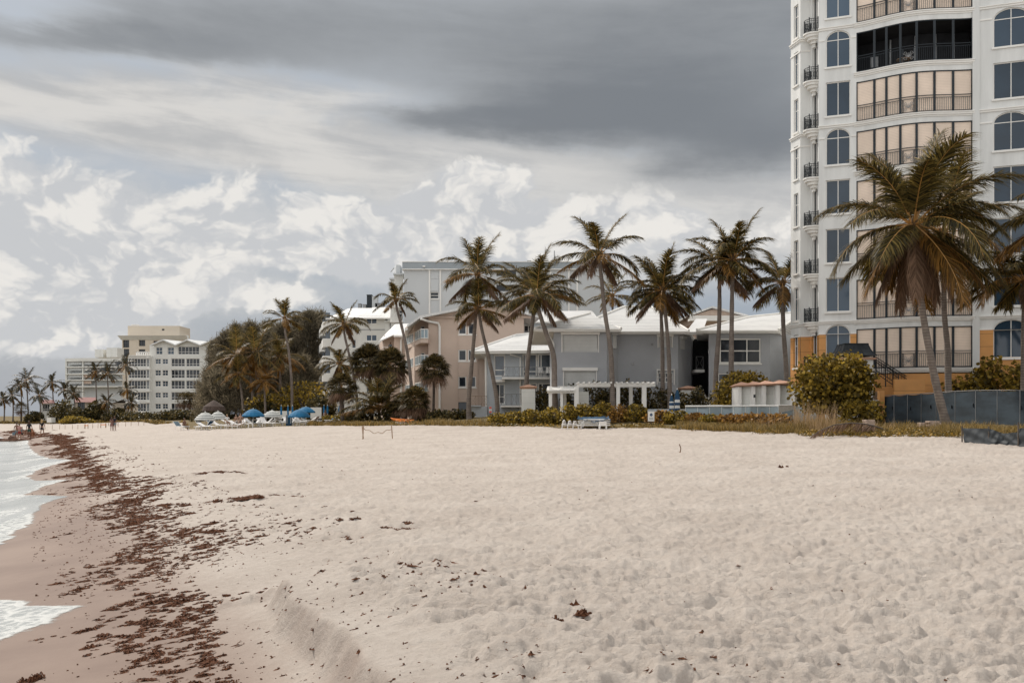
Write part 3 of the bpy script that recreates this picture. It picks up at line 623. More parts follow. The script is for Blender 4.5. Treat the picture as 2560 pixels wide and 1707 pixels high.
def sabal(label, px, Yd, base_py, crown, rad, seed=1, n=46, tw=.19, trunk=(), group='fan palms', skirt=True, k=21):
    """cabbage palm: round head of stiff fans"""
    r = np.random.default_rng(seed); bx = PX(px,Yd); bz = gz1(bx,Yd); root = thing('fan_palm', label, 'palm tree', (bx,Yd,bz), 0, group)
    out, rd = trunk_mesh([Vector((bx,Yd,bz-.1))]+[at(a,c,Yd) for a, c in trunk]+[at(*crown,Yd)], tw, tw*.85, seed); MB().tube(out, rd, 9).build('trunk', M['bark'], root, smooth=True)
    c = np.array(at(*crown,Yd)-root.location); V = []; Fc = []; mi = []; b = 0
    n = int(n*1.35)
    for i in range(n):
        t = (i+.5)/n; e = math.asin(max(-1,min(1,1-1.72*t)))+r.normal(0,.12); a = i*2.39996+r.normal(0,.2); D = np.array([math.cos(e)*math.cos(a),math.cos(e)*math.sin(a),math.sin(e)])
        sd_ = np.array([-math.sin(a),math.cos(a),0]); U = np.cross(D, sd_); pl = rad*r.uniform(.42,.6); fl = rad*r.uniform(.42,.58); h = c+D*pl+np.array([0,0,-.1*rad])*t
        old = t > .80
        V += [c+sd_*.012,c-sd_*.012,h-sd_*.01,h+sd_*.01]; Fc.append([b,b+1,b+2,b+3]); mi.append(1); b += 4
        for j in range(k):
            w = (j/(k-1)-.5)*3.7; d = D*math.cos(w)+sd_*math.sin(w)*.95+U*r.normal(0,.10); d = d/np.linalg.norm(d); m_ = h+d*fl*.55; tip = m_+(d+np.array([0,0,-.75-(.6 if old else 0)]))*fl*.42*r.uniform(.8,1.1)
            wv = np.cross(d, U); wv = wv/np.linalg.norm(wv)*fl*.05
            V += [h-wv*.3,h+wv*.3,m_+wv,m_-wv,tip]; Fc += [[b,b+1,b+2,b+3],[b+3,b+2,b+4]]; mi += [2 if old else 0]*2; b += 5
    mobj('crown', np.array(V), Fc, [M['sabal'],M['rachis'],M['leafd']], root, mi)
    return root
G1 = 'coconut palms before the beach houses'; G2 = 'coconut palms at the lounger beach'; G3 = 'palms on the far shore'
# tall palms before the tower
palm('biggest coconut palm, leaning trunk rising from the grass before the navy mesh fence', 0, 50, [(2369,1061),(2346,985),(2325,885),(2305,770),(2292,660)], (2283,566), 4.6, 33, 84, 21, coco=16, dead=5, tw=.185, golden=.6, low=-76, group=G1, hang=.5, lw=.034)
palm('coconut palm close behind the biggest one, dark trunk behind the mesh fence', 0, 57, [(2372,985),(2369,880),(2361,780)], (2358,585), 4.2, 22, 60, 22, dead=3, tw=.17, golden=.5, low=-70, group=G1, lw=.036)
palm('coconut palm cut by the right edge, low dark crown', 0, 55, [(2560,990),(2559,860)], (2562,705), 3.2, 22, 54, 23, tw=.15, golden=.2, group=G1)
palm('coconut palm mostly out of frame, fronds reaching in at the upper right', 0, 49, [(2690,1000),(2680,760)], (2668,545), 3.7, 20, 60, 24, tw=.16, golden=.6, group=G1)
# row before the grey house
palm('curved coconut palm left of the grey house, before the beige block windows', 0, 85, [(1173,1046),(1172,995),(1178,925),(1189,790)], (1193,690), 3.7, 19, 46, 31, tw=.19, group=G1)
palm('shorter coconut palm bending right before the low tiled wing', 0, 84, [(1243,1036),(1241,990),(1222,895),(1206,830)], (1196,775), 2.9, 17, 42, 32, tw=.17, group=G1, golden=.5)
palm('coconut palm with straight pinkish trunk behind the left white pillar', 0, 79, [(1314,1010),(1316,960),(1322,880),(1333,790)], (1334,735), 3.5, 19, 46, 33, tw=.18, group=G1)
palm('coconut palm with bent dark trunk standing inside the pergola', 0, 74, [(1388,1030),(1386,960),(1384,890),(1366,835),(1345,770)], (1342,742), 3.3, 19, 46, 34, tw=.19, group=G1)
palm('tallest coconut palm of the row, trunk passing the two white roller shutters', 0, 72, [(1533,1029),(1530,950),(1526,870),(1512,780),(1503,690)], (1497,640), 3.35, 17, 50, 35, tw=.17, golden=.6, dead=3, group=G1)
palm('small coconut palm far behind the white roof ridge', 0, 120, [(1532,960),(1532,830)], (1531,742), 3.3, 18, 30, 36, tw=.16, parts=False, group=G1)
palm('coconut palm with thin upright trunk, left of the crossed pair', 0, 75, [(1657,985),(1656,880),(1653,790)], (1650,735), 3.2, 19, 46, 37, tw=.15, group=G1)
palm('coconut palm leaning left, right one of the crossed pair', 0, 74, [(1675,985),(1672,890),(1664,790)], (1656,728), 3.1, 18, 46, 38, tw=.15, group=G1)
palm('coconut palm with leaning pale trunk before the dark stairwell', 0, 72, [(1787,985),(1790,930),(1797,830),(1799,740)], (1797,668), 3.4, 19, 48, 39, tw=.17, group=G1)
palm('tall coconut palm crossing the white framed windows', 0, 70, [(1828,990),(1828,930),(1829,830),(1830,750)], (1832,652), 3.3, 21, 48, 40, tw=.18, group=G1, golden=.5)
palm('coconut palm standing against the left edge of the tower', 0, 72, [(1968,1000),(1966,930),(1959,830),(1957,760)], (1956,712), 3.1, 18, 46, 41, tw=.17, group=G1)
palm('low coconut palm peeping over the white roof', 0, 125, [(1687,950),(1687,850)], (1686,770), 2.6, 16, 26, 42, tw=.15, parts=False, group=G1)
# palms by the loungers
palm('slender coconut palm leaning left before the white and the beige block', 0, 95, [(1036,1052),(1029,970),(1019,885),(1004,815),(993,775)], (990,752), 2.2, 17, 36, 51, tw=.15, parts=True, low=-40, dead=1, group=G2)
palm('coconut palm leaning right before the white block, upper crown', 0, 100, [(894,1045),(891,985),(878,910),(862,840)], (860,812), 2.5, 18, 36, 52, tw=.14, low=-45, group=G2)
palm('lower coconut palm at the left corner of the white block', 0, 102, [(852,1040),(852,980)], (850,912), 2.3, 18, 34, 53, tw=.15, low=-60, group=G2)
palm('young trunkless coconut palm with upright fronds in the dune bushes', 0, 93, [(948,1052),(948,1040)], (948,1022), 3.2, 26, 44, 54, tw=.15, low=-5, dead=0, up=86, group=G2, fl=1.1)
palm('tallest slim palm before the casuarina wood', 0, 125, [(731,1020),(729,960),(722,880),(713,830)], (711,798), 2.7, 17, 30, 55, tw=.16, low=-35, dead=0, group=G2)
palm('broad coconut palm in the middle of the casuarina wood', 0, 128, [(648,1025),(644,960),(638,910)], (637,884), 4.2, 20, 34, 56, tw=.17, parts=False, low=-45, group=G2, golden=.6)
palm('round coconut palm right of the broad one by the wood', 0, 130, [(701,1025),(701,960)], (699,895), 3.4, 20, 32, 57, tw=.15, parts=False, group=G2, golden=.7)
palm('coconut palm leaning left with long sweeping fronds', 0, 127, [(634,1025),(630,970),(622,925)], (592,890), 3.5, 18, 32, 58, tw=.15, parts=False, group=G2, golden=.6)
palm('small palm with bright orange dying fronds behind the blue parasol', 0, 124, [(664,1025),(662,985)], (660,955), 2.3, 16, 30, 59, tw=.14, parts=False, group=G2, golden=2.0, low=-35)
palm('drooping palm at the left end of the wood palms', 0, 126, [(610,1025),(604,980)], (595,938), 2.7, 16, 30, 60, tw=.15, parts=False, group=G2, golden=.5)
# fan palms
sabal('rounded fan palm at the white block corner by folded blue parasols', 857, 96, 1033, (854,968), 1.85, 61)
sabal('largest shaggy fan palm before the beige block, left head', 930, 99, 1040, (922,905), 2.3, 62, 60)
sabal('large shaggy fan palm before the beige block, right head', 968, 97, 1040, (975,912), 2.2, 63, 56)
sabal('round headed fan palm on a thin trunk against the beige wall', 1083, 90, 1045, (1086,923), 1.75, 64, 52, tw=.13)
sabal('low dark fan palm between orange kayaks and beige wall', 1038, 88, 1055, (1038,1003), 1.7, 65, 48)
sabal('fan palm drooping low beside the kayaks', 1015, 91, 1050, (1008,1012), 1.4, 66, 40)
# far shore
FP = [('far palm at the left edge of the picture',8,1000,232,2.9),('slim far palm second from the left edge',30,990,228,3.0),('tall far palm, left of a leaning pair over the sea',51,965,226,3.5),('tall far palm, right of the leaning pair',66,952,228,4.2),
 ('far palm leaning left before the small red roof',98,990,224,3.4),('tall far palm above the small red roof house',130,958,235,3.4),('far palm before the curved block, left end',160,975,230,3.0),('far palm before the lower left corner of the curved block',184,985,228,3.0),
 ('tall dark far palm before the middle of the curved block',238,930,232,3.6),('tall far palm right of the curved block middle, leaning left',268,935,230,3.9),('far palm with highest crown before the glazed white block',314,915,236,3.6),('far palm below the highest crown at the glazed block',318,975,226,3.0),
 ('yellowing far palm left of the small white roofed house',266,1005,222,2.9),('shaggy far palm right of the small white roofed house',328,1008,221,2.7)]
for i, (lb, px, py, Y, rd) in enumerate(FP):
    palm(lb, 0, Y, [(px+(6 if i == 3 else 2),1046),(px+3,(py+1046)/2)], (px,py), rd*.80, 19, 20, 80+i, tw=.17, parts=False, far=True, group=G3, golden=.5 if i > 9 else .3, low=-50, lw=.05)
for i, (lb, px, py, rd) in enumerate([('far fan palm with round head among the leftmost palms',53,1021,2.1),('left one of three fan palms before the glazed block',460,1000,2.5),('middle one of three fan palms before the glazed block',474,998,2.2),('right one of three fan palms before the glazed block',496,1003,2.5)]):
    sabal(lb, px, 215 if i else 226, 1045, (px,py), rd, 120+i, 34, group='far fan palms', k=9, tw=.22)

# ================================================================ other trees and bushes: many small leaves in clumps through the crown
def leaf_cloud(pts, size, r, k=6, flat=.4, up=.5):
    """round leaves at pts, facing outwards and up"""
    n = len(pts); nrm = nz(r.normal(0,1,(n,3))+np.array([0,-.1,up])); a = nz(np.cross(nrm, r.normal(0,1,(n,3)))); b = np.cross(nrm, a); s = (size*r.uniform(.6,1.25,n))[:,None]
    V = np.stack([pts+a*s*math.cos(2*math.pi*j/k)+b*s*.9*math.sin(2*math.pi*j/k)+nrm*s*(flat if j % 2 else 0)*.35 for j in range(k)],1).reshape(-1,3)
    return V, (np.arange(n)[:,None]*k+np.arange(k)[None]).tolist()
def lumpy(n, rx, ry, rz, r, lobes=9, bottom=-.75, tight=.34):
    """points in leaf clumps on and inside an uneven crown"""
    lc = nz(r.normal(0,1,(lobes,3))); lc[:,2] = np.clip(lc[:,2],bottom,1); lc *= r.uniform(.45,.80,(lobes,1)); w = r.integers(0,lobes,n)
    p = lc[w]+nz(r.normal(0,1,(n,3)))*(tight*(.55+.9*r.uniform(0,1,n)**.5))[:,None]
    tw_ = nz(r.normal(0,1,(n,3)))*r.uniform(.6,1,(n,1)); q = r.uniform(0,1,n) < .3; p[q] = tw_[q]
    p = p[p[:,2] > bottom]; return p*np.array([rx,ry,rz])
def bush(name, label, cat, px, Y, h, wid, n, size, matl, seed, group=None, depth=None, stems=5, lift=0, lobes=10, zb=None):
    r = np.random.default_rng(seed); x = PX(px,Y); z = gz1(x,Y) if zb is None else zb; root = thing(name, label, cat, (x,Y,z), 0, group)
    rz = h/1.7; p = lumpy(n, wid/2, (depth or wid*.8)/2, rz, r, lobes); p[:,2] += h-rz+lift; p = p[p[:,2] > .02]
    V, Fc = leaf_cloud(p, size, r); mobj('foliage', V, Fc, M[matl], root)
    b = MB()
    for i in range(stems):
        a = r.uniform(0,6.28); q = r.uniform(.2,.7)*wid*.4; b.tube([(r.normal(0,.08),r.normal(0,.08),-.1),(math.cos(a)*q*.5,math.sin(a)*q*.5,(h+lift)*.4),(math.cos(a)*q,math.sin(a)*q,(h+lift)*.8)], [.02+.02*h,.015+.012*h,.008], 6)
    b.build('stems', M['bark'], root, local=True)
    return root
bush('sea_grape_tree','large golden sea grape tree right of the white shower stalls','tree',2083,57,3.45,4.35,7600,.105,'grape',201,stems=8,lobes=22,lift=.72)
bush('sea_grape_tree','sea grape tree behind the shower stalls, before the grey house','tree',1862,69,3.3,4.9,4800,.10,'grape',202,stems=7,lobes=14)
GB = 'sea grape bushes around the mesh fence'
bush('sea_grape_bush','sea grape bush at the foot of the large one, left of the mesh fence','bush',2155,55,1.3,2.6,1500,.095,'grape',203,GB)
bush('sea_grape_bush','sea grape bush between black stair rail and capped pillar','bush',2255,68,2.7,2.6,1100,.12,'grape',204,GB)
bush('sea_grape_bush','sea grape bush just above the left half of the mesh fence','bush',2395,63,2.9,2.8,1200,.12,'grape',205,GB)
bush('sea_grape_bush','tall sea grape bush behind the fence before the orange wall','bush',2468,62,3.8,2.9,1500,.12,'grape',206,GB)
bush('sea_grape_bush','sea grape bush behind the fence at the right edge','bush',2550,60,3.6,2.6,1400,.12,'grape',207,GB)
GH = 'low sea grape hedge on the dune edge'
HB = [(1245,71,.85,'left end of the low hedge, nearest the red sign'),(1288,70,1.0,'low hedge bush before the left white pillar'),(1330,69.5,1.15,'low hedge bush right of the left white pillar'),(1375,69,1.15,'low hedge bush under the left pergola post'),(1420,68,1.25,'low hedge bush behind the left end of the stacked loungers'),(1462,67.5,1.25,'low hedge bush behind the blue cushions'),(1505,67,1.25,'low hedge bush at the right end of the stacked loungers'),(1548,66,1.15,'low hedge bush in the middle of the pergola front'),(1590,65.5,1.2,'low hedge bush left of the white notice sign'),
 (1650,63,.95,'low hedge bush just right of the white notice sign'),(1692,62,1.05,'low hedge bush before the folded striped parasols'),(1735,61.5,.95,'low hedge bush at the left end of the plexiglass screen'),(1780,60,.9,'low hedge bush before the first white sun chair'),(1825,59,.95,'low hedge bush before the middle of the plexiglass screen'),(1872,58,1.1,'thin reddish bush before the second white sun chair'),(1915,57,1.15,'thin reddish bush before the right white sun chair'),(1955,56,1.0,'thin bush at the right end of the plexiglass screen')]
for i, (px, Y, h, lb) in enumerate(HB):
    bush('sea_grape_bush', lb, 'bush', px, Y, h*(1.08 if i < 9 else .88 if i < 11 else .72), 1.75, 1000 if i < 14 else 560, .078, 'grapeb' if i > 12 or i in (7,9,11) else 'grape', 220+i, GH, 1.9, 4, lobes=9)
GD = 'dark hedge shrubs behind the pergola'
for i, (px, Y, h, w_, lb) in enumerate([(1355,77,2.2,2.2,'dark shrub between left white pillar and pergola'),(1428,77,2.6,1.6,'dark shrub between the two roofed pergola posts'),(1488,76,2.9,2.0,'dark shrub right of the white panel wall'),(1522,77,2.7,1.9,'dark shrub behind the tallest palm trunk'),(1570,76,2.8,1.9,'dark shrub between two middle pergola posts'),(1612,76,2.5,1.7,'dark shrub by the right pergola post'),(1660,75,2.2,1.9,'dark shrub left of the folded parasols'),(1703,74,1.9,1.6,'dark shrub right of the folded parasols'),(1742,75,2.1,1.8,'dark shrub before the white garden fence, middle'),(1790,74,2.1,2.0,'dark shrub before the white garden fence, right end')]):
    bush('hedge_shrub', lb, 'shrub', px, Y, h, w_, 900, .085, 'hedge', 260+i, GD, 1.4, 4, lobes=8)
GX = 'bushes in the lounger dune'
for i, (px, Y, h, w_, mt, lb) in enumerate([(1100,87,.95,2.9,'hedge','clipped hedge at the foot of the beige wall, left part'),(1150,86,.95,2.6,'hedge','clipped hedge at the foot of the beige wall, right part'),(905,95,1.3,3.4,'hedge','rounded dune bush left of the young palm'),(870,97,1.0,2.6,'grape','yellowish dune bush under the corner fan palm'),(980,92,1.2,3.0,'hedge','dune bush right of the young palm'),(830,100,.9,2.0,'grape','small golden bush beside the folded blue parasols'),(1060,89,.9,2.4,'hedge','dune bush beside the thin trunk fan palm'),
     (700,128,4.2,8.0,'grape','broad sea grape bush under the casuarinas, left of the white block'),(765,127,5.2,7.5,'grape','tall sea grape bush against the white block'),(800,122,3.0,4.5,'hedge','dark bush at the foot of the white block'),(655,126,2.6,5.0,'hedge','dark bush behind the left blue parasol')]):
    bush('dune_bush', lb, 'bush', px, Y, h, w_, 900 if w_ < 4 else 1700, .10 if w_ < 4 else .17, mt, 280+i, GX, None, 4)
GF = 'bushes on the far shore'
for i, (px, Y, h, w_, lb) in enumerate([(86,224,2.7,4.2,'rounded far tree with dark crown left of the red roof house'),(155,222,5.4,6,'tall dense far tree between the two red roofs'),(185,220,3.4,4,'lower far tree right of the tall dense one'),(190,214,1.6,7.5,'long low golden bush mound on the far beach'),(225,226,3.2,5,'far bush hiding the red roofed porch'),(245,228,4.6,6,'far leafy mass before the curved block'),(290,220,3.2,5,'far bush beside the small white roofed house'),(390,205,1.9,13,'far hedge before the glazed block, left part'),(430,203,2.0,11,'far hedge before the glazed block, middle part'),(480,200,2.0,11,'far hedge before the glazed block, right part'),(350,212,2.1,9,'far hedge left of the glazed block stairs'),(545,165,1.8,10,'far hedge behind the striped parasols')]):
    bush('far_bush', lb, 'bush', px, Y, h, w_, 1500, .20, 'hedge' if i not in (3,) else 'grape', 300+i, GF, 5, 5)
# casuarinas
def casuarina(label, px, Y, top_py, wid, seed, n=620):
    r = np.random.default_rng(seed); x = PX(px,Y); z = gz1(x,Y); H = PZ(top_py,Y)-z; root = thing('casuarina_tree', label, 'tree', (x,Y,z), 0, 'casuarina wood')
    b = MB(); b.tube([(0,0,-.2),(r.normal(0,.3),0,H*.5),(r.normal(0,.4),0,H*.93)], [.32,.2,.04], 7)
    t = np.sort(r.uniform(.20,1,n)); a = r.uniform(0,6.283,n); prof = wid/2*(np.sin(np.pi*np.clip(t*.72+.24,0,1))**.8)*r.uniform(.15,1.0,n)**.6*(.72+.4*np.sin(a*3+t*14+seed))
    P = np.stack([np.cos(a)*prof, np.sin(a)*prof*.8, t*H*.96-prof*.10],1)
    for i in range(0,n,11): b.tube([(0,0,max(.5,t[i]*H-prof[i]*.5)), tuple(P[i])], [.05,.015], 4, False)
    b.build('trunk', M['bark'], root, local=True)
    m_ = 26; o = nz(P*np.array([1,1,.0])+np.array([0,0,.001])); D = nz(o[:,None,:]*.5+np.array([0,0,.8])+r.normal(0,.5,(n,m_,3))); L = r.uniform(.28,.8,(n,m_,1))*(.6+.6*t)[:,None,None]
    A = P[:,None,:]+r.normal(0,1,(n,m_,3))*np.array([.30,.30,.42]); wv = nz(np.cross(D, r.normal(0,1,(n,m_,3))))*.032; mid = A+D*L*.55; tip = mid+nz(D+np.array([.12,0,-.25])+r.normal(0,.2,(n,m_,3)))*L*.5
    V = np.stack([A-wv,A+wv,mid+wv*1.2,mid-wv*1.2,tip],2).reshape(-1,3); ix = np.arange(n*m_)*5
    mobj('crown', V, np.stack([ix,ix+1,ix+2,ix+3],1).tolist()+np.stack([ix+3,ix+2,ix+4],1).tolist(), M['cas'], root)
for i, (px, Y, tp, w_, lb) in enumerate([(545,178,846,7.5,'feathery casuarina at the left end of the wood'),(568,172,824,8.5,'casuarina second from the left of the wood'),(590,176,808,9.5,'casuarina behind the leaning palms'),(628,170,803,10,'casuarina behind the broad palm'),(668,176,800,9.5,'casuarina between broad palm and tallest slim palm'),(705,171,805,9.5,'casuarina behind the tallest slim palm'),(742,175,784,9,'tall casuarina right of the slim palm'),(775,172,774,8,'tallest sparse casuarina beside the white block'),(800,185,775,6,'casuarina partly behind the white block'),(530,165,930,6.5,'short casuarina before the glazed block'),(548,160,935,9,'short dark casuarina behind the thatched hut'),(600,158,900,9,'short casuarina low in the wood middle'),(690,160,880,9,'short casuarina low in the wood, right part'),(752,158,890,8.5,'short casuarina next to the white block foot')]):
    casuarina(lb, px, Y, tp, w_, 330+i, 640 if tp < 870 else 460)

# ================================================================ dune grass, creepers and sea oats (stuff)
def blades(n, amin, amax, d0, d1, h0, h1, wdt, seed, dens=None, lean=.45):
    r = np.random.default_rng(seed); a = (r.uniform(amin,amax,n)-CX)/F; y = edgeY(a)+d0+(d1-d0)*r.uniform(0,1,n)**1.3; x = a*y
    k = fbm(x*.5,y*.5,3,seed%50)+.5*fbm(x*.12,y*.12,2,seed%50+3); keep = k > (-.15 if dens is None else dens); x, y, k = x[keep], y[keep], k[keep]; n = len(x)
    h = (h0+(h1-h0)*np.clip(k+.35,0,1))*r.uniform(.5,1.2,n); z = tz(x,y)-.03; th = r.uniform(0,6.283,n); ln = lean*r.uniform(.2,1.3,n)*h
    bs_ = np.stack([x,y,z],1); dv = np.stack([np.cos(th)*ln,np.sin(th)*ln,h],1); w = np.stack([-np.sin(th),np.cos(th),np.zeros(n)],1)*wdt*(y/55)[:,None]
    V = np.stack([bs_-w,bs_+w,bs_+dv*.6+w*.7,bs_+dv*.6-w*.7,bs_+dv*np.array([1.35,1.35,.95])],1).reshape(-1,3); ix = np.arange(n)*5
    return V, np.stack([ix,ix+1,ix+2,ix+3],1).tolist()+np.stack([ix+3,ix+2,ix+4],1).tolist()
def stuff(name, label, cat, parts, matl):
    V = []; Fc = []; b = 0
    for v, f in parts: V.append(v); Fc += [[b+q for q in x] for x in f]; b += len(v)
    return tag(mobj(name, np.concatenate(V), Fc, M[matl]), label, cat, kind='stuff')
stuff('dune_grass','olive dune grass along the upper edge of the sand','grass',[blades(13000,1930,2640,.2,7.5,.10,.62,.013,401,-.12), blades(8000,1690,2000,-.3,5,.15,.55,.012,402,-.2), blades(7000,820,1240,.0,6,.15,.5,.016,403,-.3), blades(3500,1220,1700,-.1,1.2,.08,.25,.012,404), blades(6000,-60,470,.0,9,.25,.7,.05,405,-.3), blades(3000,770,900,-.4,6,.2,.7,.016,407,-.3)],'grass')
stuff('sea_oats','tall straw coloured sea oats beside the large sea grape','grass',[blades(480,1985,2095,1.5,7,.7,1.9,.010,411,-.5,.28), blades(260,2040,2240,1,6,.5,1.1,.009,412,-.3,.4), blades(120,1880,1990,2,7,.5,1.2,.009,413,-.5,.3)],'oats')
def creeper(n, p0, p1, d0, d1, seed, size, thr):
    r = np.random.default_rng(seed); a = (r.uniform(p0,p1,n)-CX)/F; y = edgeY(a)+d0+(d1-d0)*r.uniform(0,1,n); x = a*y; k = fbm(x*.8,y*.8,3,seed%40); q = k > thr; x, y = x[q], y[q]
    return leaf_cloud(np.stack([x,y,tz(x,y)+r.uniform(0,.16,len(x))],1), size, r, 5, .3, .9)
stuff('golden_creeper','low golden leafed creeper spilling onto the sand edge','creeper',[creeper(9000,2000,2620,-.4,3.6,421,.05,-.25), creeper(2200,1640,2060,-1.2,.8,422,.045,.05), creeper(1500,1220,1660,.0,2.2,423,.06,-.1)],'creeper')
# ================================================================ the white condominium tower
A0 = Vector((21.9,66.8,0)); EU = Vector((.9326,-.361,0)).normalized(); EN = Vector((EU.y,-EU.x,0))    # along the front, out of the front
FH, Z1 = 3.29, 4.77
def t_at(px, A=A0, e=EU): k = (px-CX)/F; return (k*A.y-A.x)/(e.x-k*e.y)
tower = thing('condo_tower', 'white high rise condominium with curved balconies and orange base at the right', 'apartment tower', (24,70,1.2))
PT = {'q0': Vector((PX(1977,70.4),70.4,0)), 'q1': Vector((PX(2001,69.1),69.1,0)), 'q2': Vector((PX(2026,69.0),69.0,0)), 'q3': Vector((PX(2046.5,67.75),67.75,0))}
b0 = A0+EU*t_at(2046.5); b1 = A0+EU*t_at(2141); b2 = A0+EU*t_at(2431); b3 = A0+EU*(t_at(2431)+.42); b4 = A0+EU*(t_at(2431)+10)
NFL = 10
def facing(p, q): u = (q-p).normalized(); return u, Vector((u.y,-u.x,0)), (q-p).length
ZB = 1.0; ZT = Z1+FH*NFL
def zfl(k): return Z1+FH*(k-1)                               # floor line of storey k
ARCHED = {1,5,7}
wl = MB(); ob = MB(); ZS = zfl(1)+2.42                        # orange ends at the springing of the first arched windows
def facade(p, q, uc, w, arch_rise, z_lo, z_hi_rect, z_hi_arch, cols, rows, floors=range(1,NFL+1), sill=.1, gm='glass', fr=.06, depth=.16):
    """one facet: a column of windows centred uc metres along it"""
    u, n, W = facing(p, q); O = Vector((p.x,p.y,0)); hs = []
    for k in floors:
        z = zfl(k); ar = k in ARCHED
        h = (uc-w/2, z+z_lo, uc+w/2, z+(z_hi_arch if ar else z_hi_rect)) + ((arch_rise,) if ar and arch_rise else ())
        hs.append(h)
    lo = []; hi = []
    for h in hs:                                             # the first storey's opening crosses from orange to white
        if h[1] < ZS < h[3]: lo.append((h[0],h[1],h[2],ZS)); hi.append((h[0],ZS,h[2],h[3])+h[4:])
        else: hi.append(h)
    wl.wall(O, u, n, W, ZT, hi, depth, ZS); ob.wall(O+n*.03, u, n, W, ZS-.002, lo, depth+.03, ZB)
    wl.face([O+Z3*ZS, O+u*W+Z3*ZS, O+u*W+n*.03+Z3*ZS, O+n*.03+Z3*ZS])
    for k, h in zip(floors, hs):
        ar = len(h) > 4; H_ = h[3]-h[1]
        rw = [(H_-arch_rise)/H_] if ar else list(rows)
        window(tower, O+u*h[0]+Z3*h[1], u, n, w, H_, cols, rw, arch_rise if ar else 0, fr, depth-.03, 'trimw', gm, sill)
    return u, n, W, O
facade(PT['q0'], PT['q1'], facing(PT['q0'],PT['q1'])[2]*.55, .62, 0, .30, 2.62, 2.62, [.5], [.66])
u_, n_, W_ = facing(PT['q1'],PT['q2']); wl.wall(Vector((PT['q1'].x,PT['q1'].y,0)), u_, n_, W_, ZT, [], .1, ZS); ob.wall(Vector((PT['q1'].x,PT['q1'].y,0))+n_*.03, u_, n_, W_, ZS, [], .1, ZB)
u3, n3, W3, O3 = facade(PT['q2'], PT['q3'], facing(PT['q2'],PT['q3'])[2]*.56, .80, .42, .05, 2.62, 2.92, [.5], [], sill=None, gm='dglass', fr=.05)
u_, n_, W_ = facing(PT['q3'],b0); wl.wall(Vector((PT['q3'].x,PT['q3'].y,0)), u_, n_, W_, ZT, [], .1, ZS); ob.wall(Vector((PT['q3'].x,PT['q3'].y,0))+n_*.03, u_, n_, W_, ZS, [], .1, ZB)
tW = t_at(2095)-t_at(2046.5)
facade(b0, b1, tW, 1.56, .62, .64, 2.92, 3.06, [.5], [])
wing_c = t_at(2528)-t_at(2431)-.42
facade(b3, b4, wing_c, 2.05, .66, .62, 2.92, 3.06, [.5], [])
# edge pier right of the bay, back of the tower
for p, q in ((b2,b3),): u_, n_, W_ = facing(p, q); wl.wall(Vector((p.x,p.y,0))+n_*.10, u_, n_, W_, ZT, [], .1, ZB); wl.face([p+Z3*ZB,p+n_*.1+Z3*ZB,p+n_*.1+Z3*ZT,p+Z3*ZT]); wl.face([q+Z3*ZB,q+n_*.1+Z3*ZB,q+n_*.1+Z3*ZT,q+Z3*ZT])
bk = [b4, b4-EN*16, PT['q0']-EN*16+EU*1, PT['q0']]
for p, q in zip(bk[:-1], bk[1:]): wl.face([p+Z3*ZB, q+Z3*ZB, q+Z3*ZT, p+Z3*ZT])
wl.face([v+Z3*ZT for v in (PT['q0'],PT['q1'],PT['q2'],PT['q3'],b0,b1,b2,b4,bk[1],bk[2])])
# bay curve
LB = (b2-b1).length
def bay(s): return b1+EU*(s*LB)+EN*(.78*max(0,math.sin(math.pi*s))**1.5)
def bay_s(px):
    lo, hi = 0, 1
    for _ in range(40):
        m_ = (lo+hi)/2; p = bay(m_)
        if CX+F*p.x/p.y < px: lo = m_
        else: hi = m_
    return (lo+hi)/2
BS = [0]+[bay_s(px) for px in (2185.8,2215.9,2250.8,2291.6,2336.3,2383)]+[1]
def strip(b, s0, s1, z0, z1, d0, d1, n=6):
    """curved band following the bay between two distances off its face"""
    P = [bay(s0+(s1-s0)*i/n) for i in range(n+1)]
    for p, q in zip(P[:-1], P[1:]):
        b.hexa([p+EN*d1+Z3*z0, q+EN*d1+Z3*z0, q+EN*d0+Z3*z0, p+EN*d0+Z3*z0, p+EN*d1+Z3*z1, q+EN*d1+Z3*z1, q+EN*d0+Z3*z1, p+EN*d0+Z3*z1])
strip(ob, 0, 1, ZB, zfl(1)-.32, -.3, .03, 24)
for k in range(1, NFL+1): strip(wl, 0, 1, zfl(k)+2.72, zfl(k)+FH-.22, -.25, 0, 24)
wl.build('wall', M['stucco'], tower); ob.build('base_wall', M['orange'], tower)
for k in range(1, NFL+2):                                    # curved slab edges with their moulding
    z = zfl(k); lg = MB()
    for (za, zb, d) in ((-.24,-.14,.05),(-.14,-.02,.12),(-.02,.05,.17)): strip(lg, -.02, 1.02, z+za, z+zb-.002, -1.2, d, 24)
    lg.build('balcony_ledge', M['trimw'], tower)
